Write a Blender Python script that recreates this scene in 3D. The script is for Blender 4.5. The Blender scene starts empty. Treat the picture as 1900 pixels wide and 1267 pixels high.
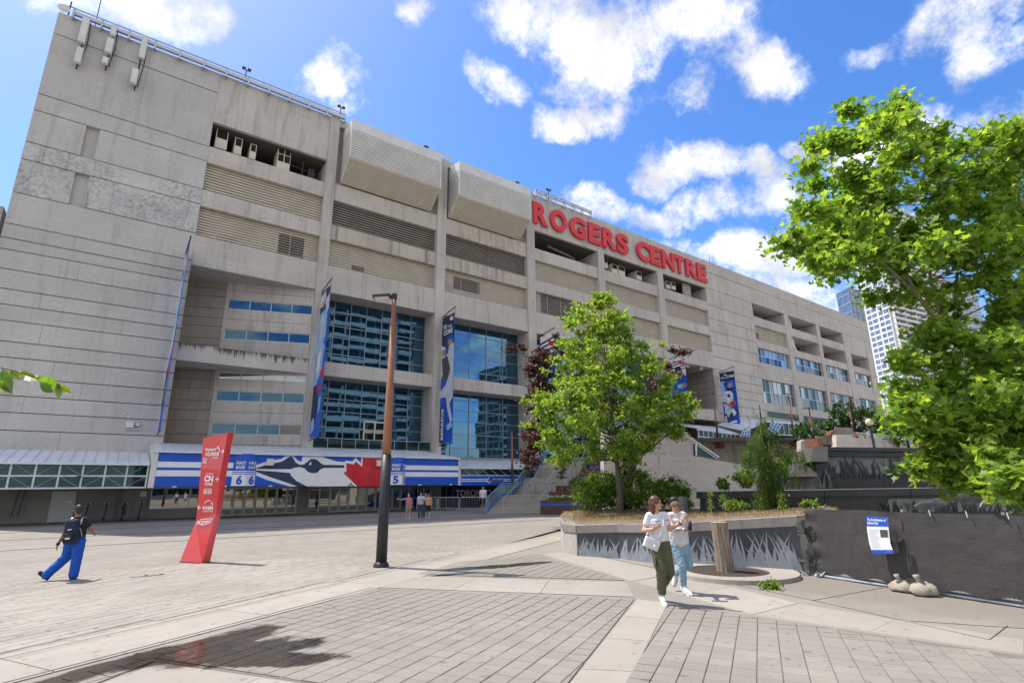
import bpy, bmesh, math, random
import numpy as np
from mathutils import Vector, Matrix, noise as mnoise
rnd = random.Random(11)
S = bpy.context.scene
COL = S.collection
V = Vector

# ------------------------------------------------------------------ camera
CAM_Z = 1.8675
FL = 998.2067                       # focal length for a 1900 px wide frame
PITCH, ROLL, YAW = math.radians(15.0578), math.radians(-0.5986), math.radians(36.3398)
CF = V((math.sin(YAW)*math.cos(PITCH), math.cos(YAW)*math.cos(PITCH), math.sin(PITCH)))
_r0 = V((math.cos(YAW), -math.sin(YAW), 0)); _u0 = _r0.cross(CF)
CR = _r0*math.cos(ROLL) + _u0*math.sin(ROLL)
CU = _u0*math.cos(ROLL) - _r0*math.sin(ROLL)
CP = V((0, 0, CAM_Z))
cd = bpy.data.cameras.new('camera'); cam = bpy.data.objects.new('camera', cd); COL.objects.link(cam)
cd.sensor_width = 36; cd.lens = FL*36/1900; cd.clip_start = 0.05; cd.clip_end = 3000
cam.matrix_world = Matrix(((CR.x, CU.x, -CF.x, 0), (CR.y, CU.y, -CF.y, 0), (CR.z, CU.z, -CF.z, CAM_Z), (0, 0, 0, 1)))
S.camera = cam

# ------------------------------------------------------------------ survey helpers: measured bearings -> places on known planes
def ray(x, y): return CF + CR*((x-950)/FL) - CU*((y-633.5)/FL)
def P(x, y, dep):                   # place on the upright plane a given distance ahead
    d = ray(x, y); return CP + d*(dep*1.035/(d.x*math.sin(YAW)+d.y*math.cos(YAW)))
def G(x, y, z=0.0):
    d = ray(x, y); return CP + d*((z-CAM_Z)/d.z)
def FY(x, y, Y=45.0):
    d = ray(x, y); return CP + d*(Y/d.y)
def FX(x, y, X):
    d = ray(x, y); return CP + d*(X/d.x)
HF = V((math.sin(YAW), math.cos(YAW), 0))      # horizontal view heading
HR = V((math.cos(YAW), -math.sin(YAW), 0))     # horizontal right
Z = V((0, 0, 1))

# ------------------------------------------------------------------ light
SUN_TO = V((-0.26, 0.47, 1.0)).normalized()
SUN_EL = math.asin(SUN_TO.z); SUN_AZ = math.atan2(SUN_TO.x, SUN_TO.y)
sd = bpy.data.lights.new('sun', 'SUN'); sun = bpy.data.objects.new('sun', sd); COL.objects.link(sun)
sd.energy = 2.0; sd.angle = math.radians(0.55); sd.color = (1.0, 0.95, 0.87)
sun.rotation_euler = SUN_TO.to_track_quat('Z', 'Y').to_euler()
sun.location = (0, 0, 80)
SKY_STRENGTH = 0.15
S.view_settings.view_transform = 'Standard'; S.view_settings.look = 'None'
S.view_settings.gamma = 1.0; S.view_settings.use_curve_mapping = False
S.view_settings.exposure = 1.62
S.cycles.max_bounces = 6; S.cycles.diffuse_bounces = 3; S.cycles.glossy_bounces = 3
S.cycles.transmission_bounces = 4; S.cycles.transparent_max_bounces = 6
S.cycles.use_denoising = True
S.cycles.caustics_reflective = False; S.cycles.caustics_refractive = False

def build_world():
    W = bpy.data.worlds.new('World'); S.world = W; W.use_nodes = True
    nt = W.node_tree; nt.nodes.clear(); N = nt.nodes; L = nt.links
    def nd(t, **k):
        n = N.new(t)
        for a, b in k.items(): setattr(n, a, b)
        return n
    def mth(op, a, b=None, c=None):
        n = nd('ShaderNodeMath', operation=op)
        for i, s in enumerate((a, b, c)):
            if s is None: continue
            if isinstance(s, (int, float)): n.inputs[i].default_value = s
            else: L.new(s, n.inputs[i])
        return n.outputs[0]
    def dot(a, vec):
        n = nd('ShaderNodeVectorMath', operation='DOT_PRODUCT'); L.new(a, n.inputs[0]); n.inputs[1].default_value = vec
        return n.outputs['Value']
    tc = nd('ShaderNodeTexCoord'); gen = tc.outputs['Generated']
    sky = nd('ShaderNodeTexSky', sky_type='NISHITA'); sky.sun_disc = False
    sky.sun_elevation = SUN_EL; sky.sun_rotation = SUN_AZ % (2*math.pi)
    sky.altitude = 80; sky.air_density = 1.0; sky.dust_density = 0.8; sky.ozone_density = 3.0
    # domain-warped direction
    nz = nd('ShaderNodeTexNoise'); nz.inputs['Scale'].default_value = 5.0; nz.inputs['Detail'].default_value = 5.0
    L.new(gen, nz.inputs['Vector'])
    sub = nd('ShaderNodeVectorMath', operation='SUBTRACT'); L.new(nz.outputs['Color'], sub.inputs[0]); sub.inputs[1].default_value = (.5, .5, .5)
    sc = nd('ShaderNodeVectorMath', operation='SCALE'); L.new(sub.outputs[0], sc.inputs[0]); sc.inputs['Scale'].default_value = 0.19
    ad = nd('ShaderNodeVectorMath', operation='ADD'); L.new(gen, ad.inputs[0]); L.new(sc.outputs[0], ad.inputs[1])
    wv = ad.outputs[0]
    # cumulus seen from the plaza: bearing (px), half widths, weight
    blobs = [(985, 40, 80, 60, .95), (1120, 85, 115, 80, 1.05), (1270, 65, 130, 70, 1.0), (1395, 120, 70, 45, .9), (915, 170, 60, 28, .8),
             (1095, 218, 110, 38, 1.0), (603, 150, 46, 48, .95), (225, 8, 85, 42, 1.05), (305, 38, 48, 30, .9), (762, 10, 45, 30, .8), (1330, 300, 120, 34, .95),
             (1240, 390, 165, 40, 1.05), (1150, 378, 70, 28, .8), (1390, 470, 190, 40, 1.0), (1270, 455, 90, 35, .8), (1510, 530, 130, 45, .9), (1790, 78, 48, 26, .8),
             (1640, 78, 40, 12, .5), (1895, 85, 35, 35, .8), (1478, 246, 32, 18, .8), (1610, 240, 70, 42, .9), (1780, 225, 90, 35, .8),
             (1280, 205, 40, 22, .7), (1450, 350, 80, 50, .7), (1880, 5, 60, 26, .7), (10, 470, 60, 60, .6)]
    field = None
    for (x, y, a, b, w) in blobs:
        c = ray(x, y).normalized()
        u = (CR - c*CR.dot(c)).normalized(); v = c.cross(u)
        du = mth('MULTIPLY', dot(wv, tuple(u)), FL/a*.82/ (1+((x-950)/FL)**2)**.5)
        dv = mth('MULTIPLY', dot(wv, tuple(v)), FL/b*.82/ (1+((y-633)/FL)**2)**.5)
        r2 = mth('ADD', mth('MULTIPLY', du, du), mth('MULTIPLY', dv, dv))
        f = mth('MULTIPLY', mth('MAXIMUM', mth('SUBTRACT', 1.0, r2), 0.0), w)
        f = mth('MULTIPLY', f, mth('GREATER_THAN', dot(gen, tuple(c)), 0.2))
        field = f if field is None else mth('MAXIMUM', field, f)
    # unseen heavier cloud behind the view, added to fill the shaded facade
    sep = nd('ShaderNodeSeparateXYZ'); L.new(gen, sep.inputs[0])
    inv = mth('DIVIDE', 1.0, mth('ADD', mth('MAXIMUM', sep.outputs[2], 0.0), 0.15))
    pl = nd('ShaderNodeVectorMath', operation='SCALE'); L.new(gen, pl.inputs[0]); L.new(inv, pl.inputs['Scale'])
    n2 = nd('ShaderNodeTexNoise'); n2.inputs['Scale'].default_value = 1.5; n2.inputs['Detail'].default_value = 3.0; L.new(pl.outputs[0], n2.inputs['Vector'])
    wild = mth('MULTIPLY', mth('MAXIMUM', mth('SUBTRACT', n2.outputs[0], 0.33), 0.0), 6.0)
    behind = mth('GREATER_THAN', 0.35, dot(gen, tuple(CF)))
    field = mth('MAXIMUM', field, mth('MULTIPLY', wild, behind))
    n3 = nd('ShaderNodeTexNoise'); n3.inputs['Scale'].default_value = 13.0; n3.inputs['Detail'].default_value = 9.0; n3.inputs['Roughness'].default_value = 0.68
    L.new(gen, n3.inputs['Vector'])
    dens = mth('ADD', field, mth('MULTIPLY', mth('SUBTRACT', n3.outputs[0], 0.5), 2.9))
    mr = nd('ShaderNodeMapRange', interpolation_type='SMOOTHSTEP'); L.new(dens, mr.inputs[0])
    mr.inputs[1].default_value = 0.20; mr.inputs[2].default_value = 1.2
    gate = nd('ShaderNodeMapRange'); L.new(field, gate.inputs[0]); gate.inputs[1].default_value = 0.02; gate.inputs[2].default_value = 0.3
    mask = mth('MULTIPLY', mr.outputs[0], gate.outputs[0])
    # thick parts of a cloud go slightly grey-blue
    n4 = nd('ShaderNodeTexNoise'); n4.inputs['Scale'].default_value = 9.0; n4.inputs['Detail'].default_value = 6.0; L.new(gen, n4.inputs['Vector'])
    thick = nd('ShaderNodeMapRange'); L.new(n4.outputs[0], thick.inputs[0]); thick.inputs[1].default_value = 0.38; thick.inputs[2].default_value = 0.66
    cc = nd('ShaderNodeMix', data_type='RGBA'); L.new(thick.outputs[0], cc.inputs['Factor'])
    cc.inputs['A'].default_value = (3.2, 3.14, 3.02, 1); cc.inputs['B'].default_value = (1.72, 1.77, 1.9, 1)
    hs = nd('ShaderNodeHueSaturation'); hs.inputs['Saturation'].default_value = 1.30; hs.inputs['Value'].default_value = 0.57
    tn = nd('ShaderNodeMix', data_type='RGBA'); tn.blend_type = 'MULTIPLY'; tn.inputs['Factor'].default_value = 1.0; tn.inputs['B'].default_value = (1.0, .925, .98, 1)
    L.new(sky.outputs[0], tn.inputs['A']); L.new(tn.outputs['Result'], hs.inputs['Color'])
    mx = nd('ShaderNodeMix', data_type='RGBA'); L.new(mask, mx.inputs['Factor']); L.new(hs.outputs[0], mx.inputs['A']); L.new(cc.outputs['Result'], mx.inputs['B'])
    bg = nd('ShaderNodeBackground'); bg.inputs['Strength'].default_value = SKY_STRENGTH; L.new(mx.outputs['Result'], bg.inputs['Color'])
    out = nd('ShaderNodeOutputWorld'); L.new(bg.outputs[0], out.inputs[0])
build_world()

# ------------------------------------------------------------------ object helpers
_LOC = {}
def tag(o, label=None, cat=None, group=None, kind=None):
    if label: o['label'] = label
    if cat: o['category'] = cat
    if group: o['group'] = group
    if kind: o['kind'] = kind
    return o
def thing(name, loc, label, cat, group=None, rz=0.0):
    o = bpy.data.objects.new(name, None); COL.objects.link(o)
    o.location = loc; o.rotation_euler = (0, 0, rz); o.empty_display_size = .3
    _LOC[o.name] = Matrix.Translation(V(loc)) @ Matrix.Rotation(rz, 4, 'Z')
    return tag(o, label, cat, group)
def attach(o, parent, local=False):
    if parent is None: return
    o.parent = parent
    if not local and parent.name in _LOC: o.matrix_parent_inverse = _LOC[parent.name].inverted()
def inst(name, me, parent=None, loc=(0, 0, 0), rot=None, scale=None, local=False):
    o = bpy.data.objects.new(name, me); COL.objects.link(o); o.location = loc
    if rot is not None: o.rotation_euler = rot
    if scale is not None: o.scale = scale
    attach(o, parent, local); return o
def copy_tree(o, parent=None):
    c = o.copy(); COL.objects.link(c); c.parent = parent
    for ch in o.children: copy_tree(ch, c)
    return c

class MB:
    def __init__(s): s.v = []; s.f = []; s.m = []
    def add(s, vs, fs, mi=0):
        b = len(s.v); s.v += [tuple(p) for p in vs]
        s.f += [tuple(b+i for i in f) for f in fs]; s.m += [mi]*len(fs)
    def poly(s, pts, mi=0): s.add(pts, [tuple(range(len(pts)))], mi)
    def box(s, x0, x1, y0, y1, z0, z1, mi=0):
        s.add([(x0,y0,z0),(x1,y0,z0),(x1,y1,z0),(x0,y1,z0),(x0,y0,z1),(x1,y0,z1),(x1,y1,z1),(x0,y1,z1)],
              [(0,3,2,1),(4,5,6,7),(0,1,5,4),(1,2,6,5),(2,3,7,6),(3,0,4,7)], mi)
    def obox(s, o, a, b, c, mi=0):
        o, a, b, c = V(o), V(a), V(b), V(c)
        s.add([o, o+a, o+a+b, o+b, o+c, o+a+c, o+a+b+c, o+b+c],
              [(0,3,2,1),(4,5,6,7),(0,1,5,4),(1,2,6,5),(2,3,7,6),(3,0,4,7)], mi)
    def bar(s, p0, p1, w, h=None, mi=0, up=Z):
        p0, p1 = V(p0), V(p1); d = p1-p0; h = h or w
        a = d.cross(V(up))
        if a.length < 1e-6: a = d.cross(V((1, 0, 0)))
        a.normalize(); b = a.cross(d).normalized()
        s.obox(p0-a*w/2-b*h/2, d, a*w, b*h, mi)
    def ext(s, pts, vec, mi=0):
        n = len(pts); pts = [V(p) for p in pts]; vec = V(vec)
        vs = pts + [p+vec for p in pts]
        s.add(vs, [tuple(range(n-1, -1, -1)), tuple(range(n, 2*n))] + [(i, (i+1) % n, n+(i+1) % n, n+i) for i in range(n)], mi)
    def tube(s, pts, rad, n=8, mi=0):
        pts = [V(p) for p in pts]
        if not hasattr(rad, '__len__'): rad = [rad]*len(pts)
        rings = []; ref = None
        for i, p in enumerate(pts):
            d = (pts[min(i+1, len(pts)-1)] - pts[max(i-1, 0)])
            if d.length < 1e-9: d = V((0, 0, 1))
            d.normalize()
            if ref is None: ref = d.cross(V((0, 0, 1)) if abs(d.z) < .9 else V((1, 0, 0)))
            a = (ref - d*ref.dot(d)).normalized(); ref = a; b = d.cross(a)
            rings.append([p + (a*math.cos(2*math.pi*k/n) + b*math.sin(2*math.pi*k/n))*rad[i] for k in range(n)])
        vs = [q for r in rings for q in r]; fs = []
        for i in range(len(rings)-1):
            for k in range(n): fs.append((i*n+k, i*n+(k+1) % n, (i+1)*n+(k+1) % n, (i+1)*n+k))
        fs.append(tuple(range(n-1, -1, -1))); fs.append(tuple((len(rings)-1)*n+k for k in range(n)))
        s.add(vs, fs, mi)
    def capsule(s, p0, p1, r0, r1, n=12, mi=0):
        p0, p1 = V(p0), V(p1); d = p1-p0
        if d.length < 1e-5: d = V((0, 0, 1e-4)); p1 = p0+d
        u = d.normalized(); pts = []; rr = []
        for k in range(4):
            t = math.pi/2*k/4; pts.append(p0-u*r0*math.cos(t)); rr.append(max(r0*math.sin(t), r0*.05))
        pts.append(p0); rr.append(r0); pts.append(p1); rr.append(r1)
        for k in range(3, -1, -1):
            t = math.pi/2*k/4; pts.append(p1+u*r1*math.cos(t)); rr.append(max(r1*math.sin(t), r1*.05))
        s.tube(pts, rr, n, mi)
    def ell(s, c, r, rot=None, nu=14, nv=9, mi=0):
        c = V(c); vs = []; fs = []
        for i in range(nv+1):
            t = math.pi*i/nv
            for k in range(nu):
                a = 2*math.pi*k/nu
                p = V((r[0]*math.sin(t)*math.cos(a), r[1]*math.sin(t)*math.sin(a), r[2]*math.cos(t)))
                if rot is not None: p = rot @ p
                vs.append(c+p)
        for i in range(nv):
            for k in range(nu): fs.append((i*nu+k, (i+1)*nu+k, (i+1)*nu+(k+1) % nu, i*nu+(k+1) % nu))
        s.add(vs, fs, mi)
    def mesh(s, name, mats, smooth=False):
        me = bpy.data.meshes.new(name); me.from_pydata(s.v, [], s.f)
        for m in (mats if isinstance(mats, (list, tuple)) else [mats]): me.materials.append(m)
        if any(s.m): me.polygons.foreach_set('material_index', s.m)
        if smooth: me.polygons.foreach_set('use_smooth', [True]*len(s.f))
        me.update(); return me
    def build(s, name, mats, parent=None, smooth=False, local=False):
        return inst(name, s.mesh(name, mats, smooth), parent, local=local)

# ------------------------------------------------------------------ materials
def lin(r, g, b):
    f = lambda c: (c/255/12.92 if c <= 10 else ((c/255+.055)/1.055)**2.4)
    return (f(r), f(g), f(b), 1)
class MT:
    def __init__(s, name):
        s.mat = bpy.data.materials.new(name); s.mat.use_nodes = True
        s.nt = s.mat.node_tree; s.N = s.nt.nodes; s.L = s.nt.links
        s.b = s.N['Principled BSDF']; s.out = s.N['Material Output']
        s.pos = s.N.new('ShaderNodeNewGeometry').outputs['Position']
    def nd(s, t, **k):
        n = s.N.new(t)
        for a, b in k.items(): setattr(n, a, b)
        return n
    def link(s, a, b): s.L.new(a, b)
    def scaled(s, vec, src=None):
        n = s.nd('ShaderNodeVectorMath', operation='MULTIPLY'); s.link(src or s.pos, n.inputs[0]); n.inputs[1].default_value = vec
        return n.outputs[0]
    def noise(s, scale, detail=4, rough=.55, vec=None):
        n = s.nd('ShaderNodeTexNoise'); n.inputs['Scale'].default_value = scale; n.inputs['Detail'].default_value = detail
        n.inputs['Roughness'].default_value = rough; s.link(vec or s.pos, n.inputs['Vector']); return n.outputs[0]
    def ramp(s, src, a, b, lo=0.0, hi=1.0):
        n = s.nd('ShaderNodeMapRange'); s.link(src, n.inputs[0])
        for i, x in enumerate((a, b, lo, hi)): n.inputs[i+1].default_value = x
        return n.outputs[0]
    def mix(s, fac, a, b, blend='MIX'):
        n = s.nd('ShaderNodeMix', data_type='RGBA'); n.blend_type = blend
        for k, x in (('Factor', fac), ('A', a), ('B', b)):
            if isinstance(x, (int, float, tuple)): n.inputs[k].default_value = x
            else: s.link(x, n.inputs[k])
        return n.outputs['Result']
    def math(s, op, a, b=0.0):
        n = s.nd('ShaderNodeMath', operation=op)
        for i, x in enumerate((a, b)):
            if isinstance(x, (int, float)): n.inputs[i].default_value = x
            else: s.link(x, n.inputs[i])
        return n.outputs[0]
    def bump(s, h, strength=.3, dist=.02):
        n = s.nd('ShaderNodeBump'); n.inputs['Strength'].default_value = strength; n.inputs['Distance'].default_value = dist
        s.link(h, n.inputs['Height']); s.link(n.outputs[0], s.b.inputs['Normal'])
    def col(s, c):
        if isinstance(c, tuple): s.b.inputs['Base Color'].default_value = c
        else: s.link(c, s.b.inputs['Base Color'])
    def set(s, rough=.7, metal=0.0, spec=.5):
        s.b.inputs['Roughness'].default_value = rough; s.b.inputs['Metallic'].default_value = metal
        s.b.inputs['Specular IOR Level'].default_value = spec; return s.mat
def plain(name, c, c2=None, scale=6.0, rough=.6, metal=0.0, spec=.4, bump=.0, bscale=40.0):
    t = MT(name); c2 = c2 or tuple(x*.82 for x in c[:3])+(1,)
    t.col(t.mix(t.ramp(t.noise(scale, 5), .35, .65), c, c2))
    if bump: t.bump(t.noise(bscale, 3), bump, .01)
    return t.set(rough, metal, spec)
def concrete(name, c, c2, dark, streak=.5, board=0.0):
    t = MT(name)
    k = t.mix(t.ramp(t.noise(.35, 6), .35, .68), c, c2)
    k = t.mix(t.ramp(t.noise(7, 7, .7), .3, .75, 0, .35), k, tuple(x*.6 for x in dark[:3])+(1,))
    st = t.noise(1.0, 5, .6, t.scaled((1.7, 1.7, .16)))
    k = t.mix(t.ramp(st, .52, .78, 0, streak), k, dark)
    st2 = t.noise(1.0, 3, .5, t.scaled((5, 5, .35)))
    k = t.mix(t.ramp(st2, .6, .75, 0, streak*.8), k, dark)
    oi = t.nd('ShaderNodeObjectInfo'); k = t.mix(t.ramp(oi.outputs['Random'], 0, 1, 0, .22), k, tuple(x*.62 for x in c2[:3])+(1,))
    k = t.mix(t.ramp(t.noise(2.2, 8, .75), .55, .72, 0, .3), k, tuple(min(1, x*1.25) for x in c[:3])+(1,))
    st3 = t.noise(1.0, 4, .6, t.scaled((.12, .12, 6)))
    k = t.mix(t.ramp(st3, .55, .75, 0, .16), k, tuple(min(1, x*1.3) for x in c[:3])+(1,))
    t.col(k); t.bump(t.noise(14, 6, .7), .35, .03)
    return t.set(.88, 0, .25)
M = {}
M['conc'] = concrete('weathered_concrete', (.665, .62, .55, 1), (.56, .525, .468, 1), (.20, .178, .155, 1), .62)
M['conc_run'] = concrete('runoff_stained_concrete', (.66, .60, .50, 1), (.55, .50, .42, 1), (.075, .068, .06, 1), .95)
M['conc_cool'] = concrete('grey_wall_concrete', (.625, .605, .565, 1), (.545, .53, .495, 1), (.22, .205, .19, 1), .35)
M['conc_old'] = concrete('blackened_concrete', (.54, .53, .52, 1), (.42, .41, .405, 1), (.12, .078, .075, 1), .9)
def old_patch():
    t = MT('blackened_patchy_concrete'); k = t.mix(t.ramp(t.noise(.5, 6), .35, .65), (.60, .59, .56, 1), (.46, .455, .44, 1))
    m = t.math('MULTIPLY', t.ramp(t.noise(4.0, 9, .75), .46, .66), t.ramp(t.noise(.45, 4, .6), .36, .58))
    k = t.mix(t.math('MULTIPLY', m, .7), k, (.10, .10, .10, 1)); k = t.mix(t.ramp(t.noise(1.0, 5, .6, t.scaled((2.2, 2.2, .18))), .58, .72, 0, .7), k, (.12, .12, .12, 1))
    t.col(k); t.bump(t.noise(14, 6, .7), .35, .03); return t.set(.9, 0, .2)
M['conc_old'] = old_patch()
M['conc_dark'] = concrete('shade_dark_concrete', (.46, .41, .345, 1), (.37, .325, .275, 1), (.13, .115, .1, 1), .5)  # darker copy of the concrete, standing in for shade
M['conc_void'] = concrete('deep_shade_concrete', (.15, .132, .11, 1), (.11, .097, .083, 1), (.045, .04, .035, 1), .5)  # darkest copy of the concrete, deep recess shade put into its colour
M['mullion'] = plain('grey_anodised_mullion', (.30, .33, .36, 1), (.25, .28, .31, 1), 3, .4, .4)
M['conc_base'] = concrete('base_wall_concrete', (.42, .41, .385, 1), (.31, .305, .29, 1), (.08, .078, .074, 1), .6)
M['conc_pale'] = concrete('pale_concrete', (.56, .53, .485, 1), (.49, .46, .42, 1), (.24, .22, .2, 1), .35)
M['louvre'] = plain('cream_louvre_metal', (.70, .63, .50, 1), (.62, .56, .45, 1), .8, .55)
M['louvre_dark'] = plain('dark_louvre_metal', (.42, .375, .31, 1), (.33, .295, .245, 1), 1.2, .6)
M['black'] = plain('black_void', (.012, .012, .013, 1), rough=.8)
M['white_panel'] = plain('white_cladding', (.72, .72, .70, 1), (.62, .62, .61, 1), .9, .45)
M['white_roof'] = plain('white_standing_seam', (.74, .77, .80, 1), (.64, .67, .70, 1), .7, .4)
M['cladding'] = plain('penthouse_cladding', (.68, .66, .61, 1), (.60, .585, .545, 1), .6, .5)
M['steel'] = plain('galvanised_steel', (.55, .57, .59, 1), (.42, .44, .46, 1), 9, .4, .6)
M['steel_white'] = plain('white_painted_steel', (.66, .69, .71, 1), rough=.4)
M['dark_metal'] = plain('black_metal', (.025, .026, .03, 1), (.05, .05, .055, 1), 14, .45, .3)
M['white'] = plain('white_print', (.86, .86, .87, 1), (.80, .80, .82, 1), 1.5, .5)
M['blue'] = plain('royal_blue_print', (.015, .105, .60, 1), (.012, .09, .53, 1), 1.2, .42)
M['navy'] = plain('navy_print', (.018, .03, .085, 1), (.014, .024, .07, 1), 1.4, .45)
M['slate'] = plain('dark_blue_grey_print', (.035, .055, .115, 1), (.03, .047, .1, 1), 1.4, .45)
M['red'] = plain('red_print', (.72, .03, .045, 1), (.53, .015, .03, 1), 1.4, .45)
M['sign_red'] = plain('red_sign_letter', (.72, .04, .05, 1), (.64, .033, .042, 1), .8, .5)
M['totem'] = plain('red_lacquer', (.72, .055, .06, 1), (.66, .045, .05, 1), 1.0, .16, 0, .6)
M['lightblue'] = plain('light_blue_print', (.42, .62, .86, 1), (.18, .40, .78, 1), 2.5, .5)
M['jersey_grey'] = plain('pale_grey_print', (.68, .70, .76, 1), (.5, .53, .62, 1), 2.2, .5)
M['print_skin'] = plain('skin_tone_print', (.50, .27, .19, 1), (.38, .19, .13, 1), 3, .5)
M['glove'] = plain('dark_green_grey_print', (.05, .06, .055, 1), (.1, .115, .1, 1), 3, .5)

def glass(name, dark, tint, refl, wav=.25):
    t = MT(name)
    for l in list(t.L): t.L.remove(l)
    df = t.nd('ShaderNodeBsdfDiffuse'); gl = t.nd('ShaderNodeBsdfGlossy'); mx = t.nd('ShaderNodeMixShader')
    t.link(t.mix(t.ramp(t.noise(.5, 2), .4, .6), dark, tuple(x*.5 for x in dark[:3])+(1,)), df.inputs['Color'])
    gl.inputs['Color'].default_value = tint; gl.inputs['Roughness'].default_value = .015
    bp = t.nd('ShaderNodeBump'); bp.inputs['Strength'].default_value = wav; bp.inputs['Distance'].default_value = .03
    t.link(t.noise(1.0, 2, .5, t.scaled((.55, .55, 1.0))), bp.inputs['Height']); t.link(bp.outputs[0], gl.inputs['Normal'])
    fr = t.nd('ShaderNodeFresnel'); fr.inputs['IOR'].default_value = 1.5
    fac = t.math('MINIMUM', t.math('ADD', fr.outputs[0], refl), .95)
    t.link(fac, mx.inputs[0]); t.link(df.outputs[0], mx.inputs[1]); t.link(gl.outputs[0], mx.inputs[2])
    t.link(mx.outputs[0], t.out.inputs['Surface']); return t.mat
M['glass_blue'] = glass('blue_curtain_glass', (.005, .025, .04, 1), (.17, .36, .52, 1), .50, .05)
M['glass_strip'] = glass('strip_window_glass', (.006, .02, .03, 1), (.13, .25, .35, 1), .34, .05)
M['glass_dark'] = glass('dark_door_glass', (.012, .013, .013, 1), (.7, .68, .62, 1), .38, .05)
M['glass_office'] = glass('bright_office_glass', (.16, .20, .23, 1), (.6, .72, .8, 1), .45, .1)
M['glass_green'] = glass('green_tinted_glass', (.02, .05, .055, 1), (.35, .5, .5, 1), .03, .03)
M['glass_pale'] = glass('pale_office_glass', (.09, .12, .14, 1), (.45, .55, .62, 1), .28, .12)
M['glass_clear'] = glass('balustrade_glass', (.16, .30, .36, 1), (.75, .9, .95, 1), .12, .05)

# ground materials ------------------------------------------------------------
WET = [(395, 1197, .95, .40, 31), (470, 1211, .80, .36, -5), (480, 1224, .85, .30, -35), (540, 1226, .50, .26, -25), (430, 1212, .8, .34, 10), (200, 1238, 1.1, .26, 31), (320, 1212, .8, .24, 31), (905, 1053, 1.25, .26, -14), (985, 1046, .6, .2, -14), (845, 1066, .5, .12, -20)]
def ground_mat(name, c, c2, rough=.85, grid=None, wet=True, speck=.25, warm=None, dirt=None):
    t = MT(name)
    k = t.mix(t.ramp(t.noise(.45, 5), .35, .65), c, c2)
    k = t.mix(t.ramp(t.noise(60, 3, .7), .35, .7, 0, speck), k, tuple(x*.55 for x in c[:3])+(1,))
    k = t.mix(t.ramp(t.noise(3.0, 6, .7), .55, .8, 0, .3), k, tuple(x*.7 for x in c2[:3])+(1,))
    if grid:
        br = t.nd('ShaderNodeTexBrick'); t.link(t.pos, br.inputs['Vector'])
        mp = t.nd('ShaderNodeMapping'); mp.inputs['Rotation'].default_value = (0, 0, grid[3]); t.link(t.pos, mp.inputs['Vector']); t.link(mp.outputs[0], br.inputs['Vector'])
        br.inputs['Scale'].default_value = 1.0; br.inputs['Brick Width'].default_value = grid[0]; br.inputs['Row Height'].default_value = grid[1]
        br.inputs['Mortar Size'].default_value = grid[2]; br.inputs['Color1'].default_value = (1, 1, 1, 1); br.inputs['Color2'].default_value = (.74, .74, .75, 1); br.inputs['Mortar'].default_value = (.62, .61, .60, 1)
        k = t.mix(1.0, k, br.outputs['Color'], 'MULTIPLY')
    if dirt:
        vx = t.nd('ShaderNodeVectorMath', operation='DISTANCE'); t.link(t.scaled((1, .30, 0)), vx.inputs[0]); vx.inputs[1].default_value = (dirt[0], dirt[1]*.30, 0)
        d = t.math('ADD', vx.outputs['Value'], t.math('MULTIPLY', t.math('SUBTRACT', t.noise(1.6, 5), .5), 1.6))
        k = t.mix(t.ramp(d, dirt[2]*.6, dirt[2], .8, 0), k, dirt[3])
    oi = t.nd('ShaderNodeObjectInfo'); k = t.mix(t.ramp(oi.outputs['Random'], 0, 1, 0, .30), k, tuple(x*.55 for x in c2[:3])+(1,))
    k = t.mix(t.ramp(t.noise(2.6, 2, .4), .5, .62, 0, .22), k, tuple(x*.72 for x in c2[:3])+(1,))
    k = t.mix(t.ramp(t.noise(7.5, 1, .2), .70, .73, 0, .45), k, tuple(x*.35 for x in c2[:3])+(1,))
    k = t.mix(t.ramp(t.noise(.22, 4), .5, .72, 0, .28), k, tuple(x*.62 for x in c2[:3])+(1,))
    h = t.noise(45, 3)
    if wet:
        wn = t.math('MULTIPLY', t.math('SUBTRACT', t.noise(2.6, 6, .65), .5), 1.35)
        tot = None
        for (x, y, a, b, ang) in [(G(qx, qy).x, G(qx, qy).y, a, b, g_) for qx, qy, a, b, g_ in WET]:
            mp = t.nd('ShaderNodeMapping', vector_type='TEXTURE'); t.link(t.pos, mp.inputs['Vector'])
            mp.inputs['Location'].default_value = (x, y, 0); mp.inputs['Rotation'].default_value = (0, 0, math.radians(ang)); mp.inputs['Scale'].default_value = (a, b, 100)
            ln = t.nd('ShaderNodeVectorMath', operation='LENGTH'); t.link(mp.outputs[0], ln.inputs[0])
            tot = ln.outputs['Value'] if tot is None else t.math('MINIMUM', tot, ln.outputs['Value'])
        w = t.ramp(t.math('ADD', tot, wn), .86, 1.14, 1, 0)
        k = t.mix(w, k, t.mix(1.0, k, (.22, .19, .155, 1), 'MULTIPLY'))
        wr = t.ramp(t.noise(5.0, 4), .4, .65, .03, .30); t.link(t.math('ADD', t.math('MULTIPLY', w, t.math('SUBTRACT', wr, rough)), rough), t.b.inputs['Roughness'])
        bp = t.nd('ShaderNodeBump'); t.link(h, bp.inputs['Height']); bp.inputs['Distance'].default_value = .004
        t.link(t.math('MULTIPLY', t.math('SUBTRACT', 1.0, w), .35), bp.inputs['Strength']); t.link(bp.outputs[0], t.b.inputs['Normal'])
        t.col(k); t.b.inputs['Specular IOR Level'].default_value = .5
    else:
        t.col(k); t.bump(h, .35, .004); t.set(rough, 0, .3)
    return t.mat
M['plaza'] = ground_mat('light_plaza_paving', (.37, .337, .287, 1), (.325, .296, .253, 1), grid=(.42, .2, .012, .55), wet=False)
M['paver_light'] = ground_mat('light_paver', (.38, .345, .293, 1), (.315, .286, .244, 1), wet=False)
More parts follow.
